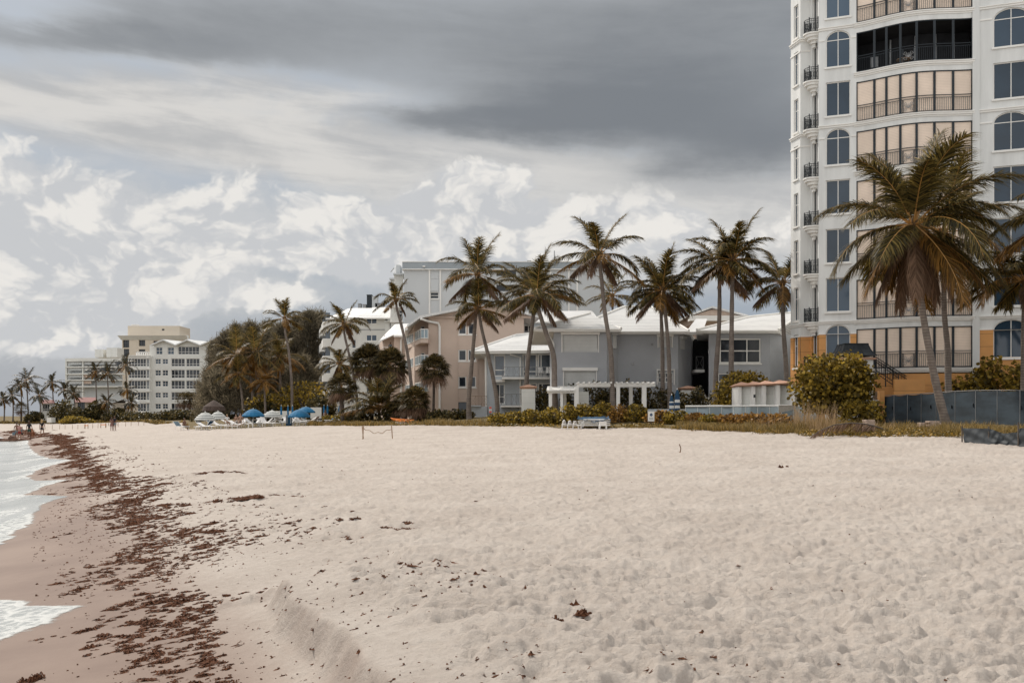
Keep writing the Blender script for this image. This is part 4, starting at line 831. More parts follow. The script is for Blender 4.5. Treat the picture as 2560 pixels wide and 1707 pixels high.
# string courses: floor line above the arched storeys, and the springing line
def course(p, q, z, hh, d, e0=0, e1=0):
    u, n, W = facing(p, q); cs.obox(Vector((p.x,p.y,0)), u, n, (-e0,W+e1), (z,z+hh), (.002,d))
for k in (2,6,8):
    z = zfl(k)-.16
    for p, q in ((PT['q0'],PT['q1']),(PT['q1'],PT['q2']),(PT['q2'],PT['q3']),(b0,b1),(b3,b4)): cs = MB(); course(p, q, z, .12, .07, .02, .02); course(p, q, z+.122, .07, .13, .03, .03); cs.build('string_course', M['trimw'], tower)
    zs = zfl(k-1)+2.42
    for p, q, c, w in ((b0,b1,tW,1.56),(b3,b4,wing_c,2.05)):
        u, n, W = facing(p, q)
        for a, e in ((0,c-w/2-.06),(c+w/2+.06,W)): cs = MB(); cs.obox(Vector((p.x,p.y,0)), u, n, (a,e), (zs,zs+.10), (.002,.045)); cs.build('springing_band', M['trimw'], tower)
    for p, q in ((PT['q0'],PT['q1']),(PT['q1'],PT['q2'])): cs = MB(); course(p, q, zs, .10, .045); cs.build('springing_band', M['trimw'], tower)
# enclosed balconies
ir = lambda b, p, q, z0, z1, r=.012: b.tube([p+Z3*z0, q+Z3*z1], r, 4, False)
for k in range(1, NFL+1):
    z = zfl(k); f = MB()
    for s in BS:
        p = bay(s); w = .075 if 0 < s < 1 else .06; f.obox(Vector((p.x,p.y,0)), EU, EN, (-w,w), (z+.05,z+2.72), (-.16,-.02))
    for s0, s1 in zip(BS[:-1], BS[1:]): strip(f, s0, s1, z+2.66, z+2.719, -.15, -.03, 3); strip(f, s0, s1, z+.051, z+.11, -.15, -.03, 3)
    ba = f.build('balcony_frame', M['frame'], tower)
    if k != 7:
        for s0, s1 in zip(BS[:-1], BS[1:]):
            h = MB(); strip(h, s0+.010, s1-.010, z+.11, z+2.66, -.12, -.09, 4); h.build('roller_shutter', M['shutter'], ba)
    else:
        h = MB(); strip(h, 0, 1, z+.06, z+2.7, -2.6, -2.5, 12); h.build('back_wall', M['dark_recess'], ba)
        h = MB(); strip(h, .0, 1, z+2.724, z+2.75, -2.6, -.26, 12); h.build('ceiling', M['dark_recess'], ba)
        h = MB(); O = bay(.12)-EN*2.4
        h.obox(O, EU, EN, (0,.9), (z+1.0,z+1.7), (0,.05)); h.build('wall_picture', M['metal'], ba)
        h = MB(); O = bay(.42)-EN*1.3; h.prism([(O.x+.5*math.cos(i),O.y+.5*math.sin(i)) for i in np.linspace(0,5.6,9)], z+.70, z+.75)
        for a in (0,2,4): h.tube([(O.x+.3*math.cos(a),O.y+.3*math.sin(a),z+.05),(O.x+.3*math.cos(a),O.y+.3*math.sin(a),z+.7)], .03, 5)
        h.build('terrace_table', M['wood'], ba)
        for s in (.30,.52,.70,.86): h = MB(); O = bay(s)-EN*2.45; h.obox(O, EU, EN, (-.05,.05), (z+.06,z+2.6), (0,.06)); h.build('door_frame', M['metal'], ba)
    rl = MB(); orn = MB()
    for i, (s0, s1) in enumerate(zip(BS[:-1], BS[1:])):
        strip(rl, s0+.008, s1-.008, z+1.12, z+1.16, -.03, .01, 3); strip(rl, s0+.008, s1-.008, z+.97, z+1.0, -.02, .005, 3); strip(rl, s0+.008, s1-.008, z+.13, z+.165, -.02, .005, 3)
        L = (bay(s1)-bay(s0)).length; m_ = max(4, int(L/.125))
        for j in range(1, m_):
            p = bay(s0+.008+(s1-s0-.016)*j/m_)-EN*.008
            if i == 3 and .17 < j/m_ < .83: continue
            ir(rl, p, p, z+.16, z+.98)
        if i == 3:
            for e in (.16,.84): p = bay(s0+(s1-s0)*e); rl.obox(Vector((p.x,p.y,0)), EU, EN, (-.03,.03), (z+.16,z+.98), (-.04,0))
            c = bay((s0+s1)/2); lx = (bay(s0+(s1-s0)*.8)-bay(s0+(s1-s0)*.2)).normalized()
            for sx_ in (-1,1):                               # wrought scrolls and a shell fan
                for (ox, oz, r0, tn) in ((.20,.33,.13,1),(.20,.72,.13,-1),(.09,.50,.09,1)):
                    orn.tube([c+lx*(sx_*(ox+r0*(1-q/16)*math.cos(q*.62)))+Z3*(z+oz+tn*r0*(1-q/16)*math.sin(q*.62)) for q in range(15)], .014, 4, False)
            for q in range(-3,4): orn.tube([c+Z3*(z+.42), c+lx*(.11*q/1.5)+Z3*(z+.72-.012*q*q)], .010, 4, False)
    rl.build('railing', M['frame'], ba); orn.build('scroll_panel', M['metal'], ba)
# small corner balconies on carved brackets
for k in range(1, NFL+1):
    z = zfl(k); c = MB(); um = W3*.54
    for (za, zb, hw, d) in ((-.62,-.42,.30,.30),(-.42,-.22,.46,.52),(-.22,-.05,.58,.70),(-.05,.05,.66,.80)):
        m_ = 8; P = [(um+hw*math.cos(math.pi*i/m_+math.pi), d*math.sin(math.pi*i/m_)) for i in range(m_+1)]
        c.prism([tuple((O3+u3*a+n3*max(dd,0.004))[:2]) for a, dd in P], z+za, z+zb-.002)
    c.prism([tuple((O3+u3*(um+a)+n3*d)[:2]) for a, d in ((-.14,.004),(.14,.004),(.1,.16),(-.1,.16))], z-.86, z-.622)
    jb = c.build('corner_balcony', M['trimw'], tower); rr = MB(); m_ = 14
    P = [O3+u3*(um+.60*math.cos(math.pi*i/m_+math.pi))+n3*(.03+.70*math.sin(math.pi*i/m_)) for i in range(m_+1)]
    for zz, r_ in ((.08,.02),(.80,.016),(.94,.022)): rr.tube([p+Z3*(z+zz) for p in P], r_, 4, False)
    for i, p in enumerate(P):
        big_ = i in (0,4,10,14); ir(rr, p, p, z+.06, z+(1.06 if big_ else .94), .035 if big_ else .012)
        if i < m_:
            q = P[i+1]; rr.tube([p+(q-p)*(.5+.42*math.cos(w))+Z3*(z+.44+.26*math.sin(w)) for w in np.linspace(0,6.283,9)], .011, 4, False)
    rr.build('railing', M['iron'], jb)

# ================================================================ grey two storey beach house
YG = 78.0
house = thing('beach_house', 'grey blue two storey beach house with white tiled hip roofs', 'house', (8,82,1.3))
w = MB(); ZG = 1.0
pb = lambda Y: HY+F*(ZC-ZG)/Y                                # pixel row of the ground at distance Y
hwall(w, 1385, 1517, 826, pb(YG), YG, [(1405,838,1496,880),(1409,927,1491,990)], .25)
def vwall(b, pa, Ya, pb_, Yb, z0, z1, holes=(), depth=.2):
    p = Vector((PX(pa,Ya),Ya,0)); q = Vector((PX(pb_,Yb),Yb,0)); u, n, W = facing(p, q); b.wall(p, u, n, W, z1, holes, depth, z0); return p, u, n, W
ZE = PZ(826,YG)
vwall(w, 1517, YG, 1546, 80.2, ZG, ZE); Y2 = 80.2
hwall(w, 1546, 1695, PZ and HY-F*(ZE-ZC)/Y2, pb(Y2), Y2, [(1645,838,1680,868),(1645,931,1682,956)], .15)
vwall(w, 1695, Y2, 1728, 82.6, ZG, ZE, [(.55,ZE-1.25,1.35,ZE-.35),(.55,2.15,1.55,3.15)])
YR = 79.5; Y3 = 84.5
vwall(w, 1728, 82.6, 1732, Y3+2, ZG, ZE)
hwall(w, 1772, 1925, HY-F*(ZE-ZC)/YR, pb(YR), YR, [(1799,846,1902,908),(1795,933,1850,975)], .16)
p3, u3b, n3b, W3b = vwall(w, 1925, YR, 1990, 83.5, ZG, ZE); w.face([at(1772,0,YR).xy.to_3d()+Z3*ZG, Vector((PX(1770,Y3+2),Y3+2,ZG)), Vector((PX(1770,Y3+2),Y3+2,ZE)), at(1772,0,YR).xy.to_3d()+Z3*ZE])
vwall(w, 1375, 92, 1385, YG, ZG, ZE)
w.face([Vector((PX(1990,83.5),83.5,ZG)),Vector((PX(1990,83.5),100,ZG)),Vector((PX(1990,83.5),100,ZE)),Vector((PX(1990,83.5),83.5,ZE))])
w.face([Vector((PX(1385,YG),100,ZG)),Vector((PX(1990,83.5),100,ZG)),Vector((PX(1990,83.5),100,ZE)),Vector((PX(1385,YG),100,ZE))])
w.build('wall', M['grey'], house)
d = MB(); hwall(d, 1720, 1780, HY-F*(ZE-ZC)/(Y3+2), pb(Y3+2), Y3+2); d.build('stairwell_wall', M['dark_recess'], house)
s_ = MB(); zf = PZ(921,YR); s_.box((PX(1729,83),81.2,zf-.22),(PX(1772,YR)-.01,Y3+1.9,zf)); gal = s_.build('stair_gallery', M['trimw'], house)
def xrail(b, x0, x1, y, z0, hh=1.0, nx=3, r=.016):
    """metal balustrade with crossed bars"""
    for zz in (z0+.08, z0+hh): b.tube([(x0,y,zz),(x1,y,zz)], r*1.3, 4)
    n = max(1, round((x1-x0)/.55)); st = (x1-x0)/n
    for i in range(n+1): b.tube([(x0+i*st,y,z0),(x0+i*st,y,z0+hh)], r, 4)
    for i in range(n):
        a, c = x0+i*st, x0+(i+1)*st
        if i % 2 == 0: b.tube([(a,y,z0+.08),((a+c)/2-.06,y,z0+hh*.5),(a,y,z0+hh)], r*.8, 4); b.tube([(c,y,z0+.08),((a+c)/2+.06,y,z0+hh*.5),(c,y,z0+hh)], r*.8, 4)
        else:
            for k in range(1,4): b.tube([(a+st*k/4,y,z0+.08),(a+st*k/4,y,z0+hh)], r*.7, 4)
b = MB(); xrail(b, PX(1729,82.8)+.1, PX(1772,YR)-.1, 81.3, zf+.005, 1.05); b.build('railing', M['metal'], gal)
b = MB()
for q in range(9): b.box((PX(1732,84),83+q*.28,ZG+q*.3),(PX(1765,84),83+(q+1)*.28,ZG+(q+1)*.3-.004))
b.build('stairs', M['grey'], house)
def shutterbox(par, px0, py0, px1, py1, Y, boxh, nm='roller_shutter'):
    """closed roller shutter under its white housing"""
    k = Y/F; s = MB(); pbox(s, px0+2/k*.03, py0+boxh, px1-2/k*.03, py1, Y, -.10, .16); o = s.build(nm, M['wshutter'], par)
    c = MB(); pbox(c, px0-3, py0, px1+3, py0+boxh-.1, Y, .22, -.004); pbox(c, px0-1.5, py0+boxh, px0+1.2, py1+1, Y, .05, -.004); pbox(c, px1-1.2, py0+boxh, px1+1.5, py1+1, Y, .05, -.004); c.build('housing', M['trimw'], o)
shutterbox(house, 1405, 829.5, 1496, 880, YG, 7.5); shutterbox(house, 1409, 919, 1491, 990, YG, 8); shutterbox(house, 1645, 834, 1680, 868, Y2, 8)
s = MB(); pbox(s, 1519, 832, 1545, 838, 79.2, .3, .5); pbox(s, 1526, 838, 1541, 871, 79.3, .12, .5); s.build('side_shutter', M['wshutter'], house)
# angled-wall shutters
pA = Vector((PX(1695,Y2),Y2,0)); uA, nA, _ = facing(pA, Vector((PX(1728,82.6),82.6,0)))
s = MB(); s.obox(pA, uA, nA, (.50,1.40), (ZE-1.25,ZE-.45), (-.06,.02)); s.obox(pA, uA, nA, (.42,1.48), (ZE-.45,ZE-.22), (.003,.2)); s.build('small_shutter', M['wshutter'], house)
s = MB(); s.obox(pA, uA, nA, (.55,1.0), (2.15,3.15), (.003,.10)); s.obox(pA, uA, nA, (1.06,1.15), (2.1,3.2), (.003,.3)); s.obox(pA, uA, nA, (1.5,1.6), (2.1,3.2), (.003,.3)); s.build('louvre_shutter', M['wshutter'], house)
fwin(house, 1645, 931, 1682, 956, Y2, cols=[.5], rows=[.5], inset=.08, fr=.07, gm='dglass'); b = MB(); 
for x in (1641,1683.5): pbox(b, x, 926, x+2.5, 962, Y2, .22, -.003)
pbox(b, 1641, 923, 1686, 926, Y2, .24, -.003); b.build('window_surround', M['trimw'], house)
fwin(house, 1799, 846, 1902, 908, YR, cols=[1/3,2/3], rows=[.5], inset=.08, fr=.11, gm='dglass', sill=.05); fwin(house, 1795, 933, 1850, 975, YR, cols=[.55], rows=[.5], inset=.08, fr=.09, gm='dglass')
b = MB()
for px, py in ((1630,861),(1582,910)): pbox(b, px-3, py-3, px+3, py+3, Y2, .10, -.003)
b.build('wall_lamp', M['metal'], house)
# roofs: hipped, overhanging, with fascia and gutter
def hiproof(par, corners, ridge, th=.22, m='tile', name='roof'):
    """corners: four eave corners (front-left, front-right, back-right, back-left); ridge: two points (left, right)"""
    c = [Vector(v) for v in corners]; a, e = Vector(ridge[0]), Vector(ridge[1]); b = MB()
    b.face([c[0],c[1],e,a]); b.face([c[1],c[2],e]); b.face([c[2],c[3],a,e]); b.face([c[3],c[0],a]); o = b.build(name, M[m], par)
    f = MB(); dz = Z3*-th
    for i in range(4): f.face([c[i]+dz, c[(i+1)%4]+dz, c[(i+1)%4]-Z3*.004, c[i]-Z3*.004])
    f.face([v+dz for v in c]); f.build('fascia', M['trimw'], o)
    g = MB()
    for i, j in ((0,1),(1,2),(3,0)): g.tube([c[i]+Z3*-.06+(c[i]-c[j]).normalized()*.02, c[j]+Z3*-.06], .075, 6)
    for i, t in ((0,a),(1,e)): g.tube([c[i]+Z3*.05, t+Z3*.05], .09, 6)
    g.tube([a+Z3*.05, e+Z3*.05], .10, 6); g.build('ridge_and_gutter', M['trimw'], o)
    return o
zo = ZE+.06
hiproof(house, [(PX(1337,77.2),77.2,zo),(PX(1553,77.2),77.2,zo),(PX(1553,77.2)+.3,92,zo),(PX(1337,77.2),92,zo)], [(PX(1476,82),82.5,PZ(784,82.5)),(PX(1480,82),88,PZ(784,82.5))])
hiproof(house, [(PX(1415,79.4),79.4,zo),(PX(1722,79.4),79.4,zo+.01),(18.3,97,zo),(PX(1400,79.4),97,zo)], [(PX(1562,87),88,PZ(768,88)),(PX(1632,87),88,PZ(768,88))])
hiproof(house, [(PX(1742,78.7),78.7,zo+.02),(PX(1946,78.7),78.7,zo+.02),(PX(2130,84),97,zo),(18.1,97,zo)], [(PX(1885,86),87.5,PZ(793,87.5)),(PX(2050,86),90,PZ(770,87))])
b = MB(); b.face([(PX(1712,80),79.6,zo-.05),(PX(1752,80),79.2,zo-.05),at(1768,797,92),at(1740,797,92)]); b.face([(PX(1712,80),79.6,zo-.3),(PX(1752,80),79.2,zo-.3),(PX(1752,80),79.2,zo-.055),(PX(1712,80),79.6,zo-.055)]); b.build('roof_valley', M['tile'], house)
b = MB(); b.tube([(PX(1371,77.3),77.3,zo-.2),(PX(1372,77.4),77.5,zo-.5),(PX(1384,77.9),77.9,zo-1.1),(PX(1384,77.9),77.93,ZG)], .07, 6); b.build('downpipe', M['trimw'], house)

# lower wing of the grey house, further back
YW = 97.0
wing = thing('beach_house', 'pale blue grey low wing with white tiled roof and railed balconies', 'house', (0,100,1.3))
w = MB(); hs = [(1235,887,1263,941),(1306,884,1382,941),(1236,959,1262,1010),(1306,957,1382,1012)]
hwall(w, 1219, 1400, 872, 1052, YW, hs, .3); k = YW/F
vwall(w, 1213.5, 108, 1219, YW, 1.2, PZ(872,YW)); w.face([Vector((PX(1219,YW)-.7,108,1.2)),Vector((PX(1400,YW),108,1.2)),Vector((PX(1400,YW),108,PZ(872,YW))),Vector((PX(1219,YW)-.7,108,PZ(872,YW)))])
w.build('wall', M['lgrey'], wing)
fwin(wing, 1235, 887, 1263, 941, YW, rows=[.30], inset=.15, fr=.12, gm='bglass'); fwin(wing, 1236, 959, 1262, 1010, YW, cols=[.5], rows=[.36], inset=.15, fr=.10, gm='dglass')
fwin(wing, 1306, 884, 1343, 941, YW, cols=[.2], rows=[.22], inset=.15, fr=.13, gm='bglass'); fwin(wing, 1344.5, 884, 1382, 941, YW, cols=[.22], rows=[.22], inset=.15, fr=.13, gm='bglass')
fwin(wing, 1306, 957, 1343, 1012, YW, cols=[.5], inset=.15, fr=.13, gm='dglass'); fwin(wing, 1344.5, 957, 1382, 1012, YW, cols=[.3], inset=.15, fr=.13, gm='dglass')
for a in ((1232,878,1264,886),(1299,876,1386,883)):
    b = MB(); pbox(b, *a, YW, .35, -.003); b.build('awning_box', M['trimw'], wing)
zb = PZ(949,YW); b = MB(); b.box((PX(1255,YW),YW-1.5,zb),(PX(1384,YW),YW-.004,zb+.20)); b.box((PX(1236,YW),YW-.7,zb-.25),(PX(1262,YW),YW-.004,zb-.003)); bal = b.build('balcony_slab', M['trimw'], wing)
b = MB(); xrail(b, PX(1256,YW), PX(1384,YW), YW-1.42, zb+.2, .98, r=.02); b.build('railing', M['metal'], bal)
z0 = PZ(1018,YW); b = MB(); b.box((PX(1252,YW),YW-1.5,z0),(PX(1306,YW),YW-.004,z0+.16)); bal = b.build('balcony_slab', M['trimw'], wing); b = MB(); xrail(b, PX(1253,YW), PX(1305,YW), YW-1.42, z0+.16, 1.1, r=.02); b.build('railing', M['metal'], bal)
b = MB(); b.box((PX(1340,YW),YW-1.5,z0),(PX(1384,YW),YW-.004,z0+.16)); bal = b.build('balcony_slab', M['trimw'], wing); b = MB(); xrail(b, PX(1340,YW), PX(1384,YW), YW-1.42, z0+.16, 1.1, r=.02); b.build('railing', M['metal'], bal)
b = MB(); b.box((PX(1176,YW),YW-.6,PZ(1048,YW)),(PX(1217,YW),YW+1,PZ(1016,YW))); pbox(b, 1172, 1013, 1203, 1016.2, YW, .9, .5); ter = b.build('terrace_wall', M['lgrey'], wing)
b = MB(); xrail(b, PX(1176,YW), PX(1217,YW), YW-.4, PZ(1013,YW), .9, r=.012); b.build('railing', M['wood'], ter)
hiproof(wing, [(PX(1178,95.8),95.8,PZ(877,95.8)),(PX(1395,95.8),95.8,PZ(874,95.8)),(PX(1420,95.8),108,PZ(874,95.8)),(PX(1185,95.8),108,PZ(877,95.8))], [(PX(1290,101),101.5,PZ(838,101.5)),(PX(1400,101),101.5,PZ(829,101.5))], .28)
b = MB()
for px in (1201,1275): b.tube([(PX(px,95.9),95.95,PZ(879,96)),(PX(px+1,96),96.2,PZ(886,96)),(PX(px+13 if px < 1250 else px+26,YW),YW-.1,PZ(893,YW)),(PX(px+15 if px < 1250 else px+26,YW),YW-.1,1.3)], .09, 6)
b.build('downpipe', M['trimw'], wing)
for i, (px, lb) in enumerate(((1352,'white balcony chair left, on the low wing balcony'),(1369,'white balcony chair right, on the low wing balcony'))):
    x = PX(px,YW); t = thing('balcony_chair', lb, 'chair', (x,YW-.8,zb+.2), .2-i*.5, 'balcony chairs'); b = MB(); b.box((-.27,-.25,.40),(.27,.25,.45)); b.build('seat', M['plastic'], t, local=True)
    b = MB(); b.hexa([(-.27,.22,.45),(.27,.22,.45),(.27,.26,.45),(-.27,.26,.45),(-.27,.36,1.0),(.27,.36,1.0),(.27,.40,1.0),(-.27,.40,1.0)]); b.build('backrest', M['plastic'], t, local=True)
    for q in ((-.24,-.22),(.24,-.22),(.24,.22),(-.24,.22)): MB().box((q[0]-.02,q[1]-.02,0),(q[0]+.02,q[1]+.02,.4)).build('leg', M['plastic'], t, local=True)

# roofs and gable further back, between grey house and tower
gb = thing('gabled_house', 'beige gabled house peeping over the white roof valley', 'house', (PX(1790,118),120,1.4)); Yb = 118
b = MB(); g = [at(1722,788,Yb),at(1862,788,Yb),at(1862,793,Yb),at(1722,793,Yb)]
b.face([at(1733,788,Yb),at(1862,788,Yb),at(1781,773,Yb)]); b.box((PX(1733,Yb),Yb+.01,PZ(808,Yb)),(PX(1862,Yb),Yb+14,PZ(788,Yb))); b.box((PX(1760,Yb),Yb+.5,1.2),(PX(1830,Yb),Yb+13,PZ(808,Yb)-.01)); pbox(b, 1775, 776, 1787, 787, Yb, .05, -.002); b.build('wall', M['beige'], gb)
b = MB(); lft, pk, rgt = at(1718,792,Yb-.6), at(1781,769.5,Yb-.6), at(1872,792,Yb-.6)
for p, q in ((lft,pk),(pk,rgt)): b.hexa([p, q, q+Vector((0,15,0)), p+Vector((0,15,0)), p+Z3*.22, q+Z3*.22, q+Vector((0,15,.22)), p+Vector((0,15,.22))])
b.build('roof', M['seam'], gb); b = MB(); pbox(b, 1722, 790, 1872, 803, Yb-.7, .6, .6); b.build('lower_eave', M['trimw'], gb)
rh = thing('flat_roofed_house', 'house with broad white low roof between beige block and grey house', 'house', (PX(1400,112),115,1.4))
b = MB(); b.face([at(1290,803,112),at(1500,803,112),at(1480,776,120),at(1330,779,120)]); b.face([at(1290,803,112),at(1330,779,120),at(1320,800,126)]); r_ = b.build('roof', M['tile'], rh)
b = MB(); pbox(b, 1290, 803, 1500, 807, 112, 0, .3); b.build('fascia', M['trimw'], r_)
b = MB(); hwall(b, 1296, 1480, 807, 1046, 112.3, [(1300,812,1332,832)], .3); b.build('wall', M['lgrey'], rh); fwin(rh, 1300, 812, 1332, 832, 112.3, cols=[.33,.66], gm='dglass', inset=.2, fr=.1)
b = MB(); xrail(b, PX(1298,112), PX(1334,112), 111.6, PZ(840,112), .5); b.build('railing', M['metal'], rh)
# ================================================================ beige four storey block
YC = 105.0
bg_ = thing('beige_apartment_block', 'pinkish beige four storey block with gable and railed sea balconies', 'apartment block', (-6,110,1.4))
w = MB(); win_c = [(1146,1166),(1170,1190)]; rows_c = [(807,836),(874,902),(941,968)]
hs = [(a,t,c,bt) for a, c in win_c for t, bt in rows_c]+[(1146,1005,1168,1033)]
hwall(w, 1071, 1310, 793, 1050, YC, hs, .15)
w.face([at(1050,793,YC),at(1350,793,YC),at(1226,762,YC)])
YA = 107.5; hwall(w, 1036, 1071, 793*0+HY-F*(PZ(793,YC)-ZC)/YA, 1050, YA, [(1052,815,1062,842),(1052,882,1062,908),(1052,948,1062,974)], .2)
p = Vector((PX(1071,YC),YC,0)); q = Vector((PX(1071,YC),YA,0)); w.face([p+Z3*1,q+Z3*1,q+Z3*PZ(793,YC),p+Z3*PZ(793,YC)])
p = Vector((PX(1012,118),118,0)); q = Vector((PX(1036,YA),YA,0)); w.face([p+Z3*1,q+Z3*1,q+Z3*PZ(793,YC),p+Z3*PZ(793,YC)])
p = Vector((PX(1310,YC),YC,0)); q = Vector((PX(1310,YC),118,0)); w.face([p+Z3*1,q+Z3*1,q+Z3*PZ(793,YC),p+Z3*PZ(793,YC)])
w.face([Vector((PX(1012,118),118,1)),Vector((PX(1310,YC),118,1)),Vector((PX(1310,YC),118,PZ(793,YC))),Vector((PX(1012,118),118,PZ(793,YC)))]); w.build('wall', M['beige'], bg_)
for a, c in win_c:
    for t, bt in rows_c: fwin(bg_, a, t, c, bt, YC, inset=.08, fr=.10, gm='dglass', sill=.04)
fwin(bg_, 1146, 1005, 1168, 1033, YC, inset=.1, fr=.05, gm='dglass', fm='frame')
b = MB()
for px in (1143,1193): pbox(b, px, 800, px+2, 1046, YC, .06, -.002)
pbox(b, 1050, 791, 1330, 795.5, YC, .25, -.003); b.build('trim_band', M['beige'], bg_)
for t, bt in ((815,842),(882,908),(948,974)): fwin(bg_, 1052, t, 1062, bt, YA, inset=.1, fr=.06, gm='dglass', name='balcony_door')
b = MB()                                                     # gable roof running back, with the long left slope
L0, L1 = at(1018,818,104), at(1050,795,104); pk = at(1226,760,104); rr_ = at(1352,795,104)
for p, q in ((L0,L1),(L1,pk),(pk,rr_)): b.hexa([p,q,q+Vector((-1.5,15,0)),p+Vector((-1.5,15,0)),p+Z3*.25,q+Z3*.25,q+Vector((-1.5,15,.25)),p+Vector((-1.5,15,.25))])
rf = b.build('roof', M['seam'], bg_); b = MB(); p, q = L0+Vector((-.1,-.05,-.2)), L0+Vector((-1.6,15,-.2)); b.tube([p,q], .16, 6); b.build('gutter', M['trimw'], rf)
b = MB(); b.tube([at(1052,797,103.9),at(1070,803,104.6),at(1096,808,104.8),at(1099,818,104.88),at(1099,1046,104.88)], .13, 6); b.build('downpipe', M['trimw'], bg_)
for t in (843,908,976):                                      # balconies: parallelogram decks towards the sea, glass-panel rails
    P = [Vector((PX(1052,103.8),103.8,0)),Vector((PX(1070,103.9),103.9,0)),Vector((PX(1070,YC),107.4,0)),Vector((PX(1040,107.4),107.4,0)),Vector((PX(1015,116),116,0)),Vector((PX(1013.5,114.5),114.5,0))]
    z = PZ(t+14,103.8); b = MB(); b.prism([(v.x,v.y) for v in P], z, z+.42); dk_ = b.build('balcony_deck', M['beige'], bg_); r_ = MB(); gl = MB()
    for p, q, n in ((P[5],P[0],9),(P[0],P[1],2)):
        for zz in (.5,1.42): r_.tube([p+Z3*(z+zz), q+Z3*(z+zz)], .05, 5)
        for i in range(n+1): v = p+(q-p)*(i/n); r_.tube([v+Z3*(z+.42), v+Z3*(z+1.42)], .04, 4)
        gl.face([p+Z3*(z+.52), q+Z3*(z+.52), q+Z3*(z+1.40), p+Z3*(z+1.40)])
    ro = r_.build('railing', M['trimw'], dk_); gl.build('glass_panel', M['acrylic'], ro)
# second beige block further left
b2_ = thing('beige_apartment_block', 'smaller beige block behind the leaning slender palm, white roof', 'apartment block', (PX(985,122),124,1.4)); YD = 120
w = MB(); hwall(w, 985, 1040, 838, 1050, YD, [(999,958,1006,1000)], .2); hwall(w, 960, 985, 838, 1050, YD+3, [(966,870,974,893),(966,905,974,930),(966,945,974,970),(966,985,974,1012)], .2); w.face([Vector((PX(985,YD),YD,1)),Vector((PX(985,YD),YD+3,1)),Vector((PX(985,YD),YD+3,PZ(838,YD))),Vector((PX(985,YD),YD,PZ(838,YD)))])
p = Vector((PX(947,136),136,0)); q = Vector((PX(960,YD+3),YD+3,0)); w.face([p+Z3,q+Z3,q+Z3*PZ(838,YD),p+Z3*PZ(838,YD)]); w.build('wall', M['beige'], b2_)
for t, bt in ((870,893),(905,930),(945,970),(985,1012)): fwin(b2_, 966, t, 974, bt, YD+3, inset=.1, fr=.05, gm='dglass')
b = MB(); b.face([at(984,838,YD-.8),at(1045,838,YD-.8),at(1045,808,YD+6),at(988,810,YD+6)]); b.face([at(944,857,YD+2),at(984,838,YD-.8),at(988,810,YD+6),at(960,838,YD+14)]); rf = b.build('roof', M['seam'], b2_)
b = MB(); pbox(b, 984, 838, 1045, 842, YD-.8, 0, .3); b.hexa([at(944,857,YD+2),at(984,838,YD-.8),at(984,838,YD-.4),at(944,857,YD+2.4),at(944,853,YD+2),at(984,836,YD-.8),at(984,836,YD-.4),at(944,853,YD+2.4)]); b.build('fascia', M['trimw'], rf)
for t in (872,915):
    b = MB(); b.box((PX(958,YD),YD-1,PZ(t+22,YD)),(PX(984,YD),YD+2.9,PZ(t+18,YD))); s_ = b.build('balcony_slab', M['trimw'], b2_); b = MB(); xrail(b, PX(958,YD), PX(984,YD), YD-.9, PZ(t+18,YD), 1.0); b.build('railing', M['trimw'], s_)
b = MB(); b.tube([at(1006,842,YD-.1),at(1003,850,YD-.1),at(1003,1046,YD-.1)], .13, 6); b.build('downpipe', M['trimw'], b2_)

# ================================================================ tall light grey block behind
YT = 135.0
tb = thing('grey_apartment_block', 'tall light grey flat roofed apartment block behind the beach houses', 'apartment block', (2,142,1.5))
w = MB(); hs = [(1075,730,1097,747),(1241,676,1290,690),(1241,750,1290,767),(1426,689,1440,699),(1426,731,1440,747),(1345,731,1365,746),(1241,712,1290,728)]
hwall(w, 1010, 1525, 674, 1046, YT, hs, .5); w.face([Vector((PX(1010,YT),YT,1)),Vector((PX(1010,YT),YT+16,1)),Vector((PX(1010,YT),YT+16,PZ(674,YT))),Vector((PX(1010,YT),YT,PZ(674,YT)))]); w.face([Vector((PX(1525,YT),YT,1)),Vector((PX(1525,YT),YT+16,1)),Vector((PX(1525,YT),YT+16,PZ(674,YT))),Vector((PX(1525,YT),YT,PZ(674,YT)))]); w.build('wall', M['tall'], tb)
b = MB(); pbox(b, 1006.5, 656, 1528, 674, YT, .35, 16.3); pa = b.build('parapet', M['tallb'], tb); b = MB(); pbox(b, 1006, 654.8, 1528.5, 656.2, YT, .42, 16.4); pbox(b, 1006, 673, 1528.5, 675, YT, .40, -.356*0+16.35); b.build('coping', M['trimw'], pa)
for px in (1072,1099,1374,1420,1441): b = MB(); pbox(b, px, 675.5, px+4, 1046, YT, .16, -.003); b.build('pilaster', M['trimw'], tb)
fwin(tb, 1075, 730, 1097, 747, YT, rows=[.5], inset=.2, fr=.1, gm='dglass', sill=.1); fwin(tb, 1426, 689, 1440, 699, YT, inset=.2, fr=.1, gm='dglass'); fwin(tb, 1426, 731, 1440, 747, YT, rows=[.5], inset=.2, fr=.1, gm='dglass'); fwin(tb, 1345, 731, 1365, 746, YT, cols=[.5], inset=.2, fr=.1, gm='dglass')
for t, bt in ((676,690),(712,728),(750,767)):
    fwin(tb, 1241, t, 1290, bt, YT, cols=[.33,.66], inset=.45, fr=.06, gm='dglass', fm='frame', name='balcony_screen')
b = MB()
for px in (1077,): pbox(b, px, 680, px+19, 697, YT, .05, -.003); pbox(b, px, 699.5, px+19, 727, YT, .05, -.003)
b.build('wall_panel', M['tall'], tb)
b = MB(); pbox(b, 1057, 665, 1063, 668, YT-.4, .3, .1); b.build('floodlight', M['plastic'], pa)
b = MB(); b.tube([at(1386,655,YT+4),at(1386,627,YT+4)], .07, 4); b.build('aerial', M['metal'], pa)
b = MB()
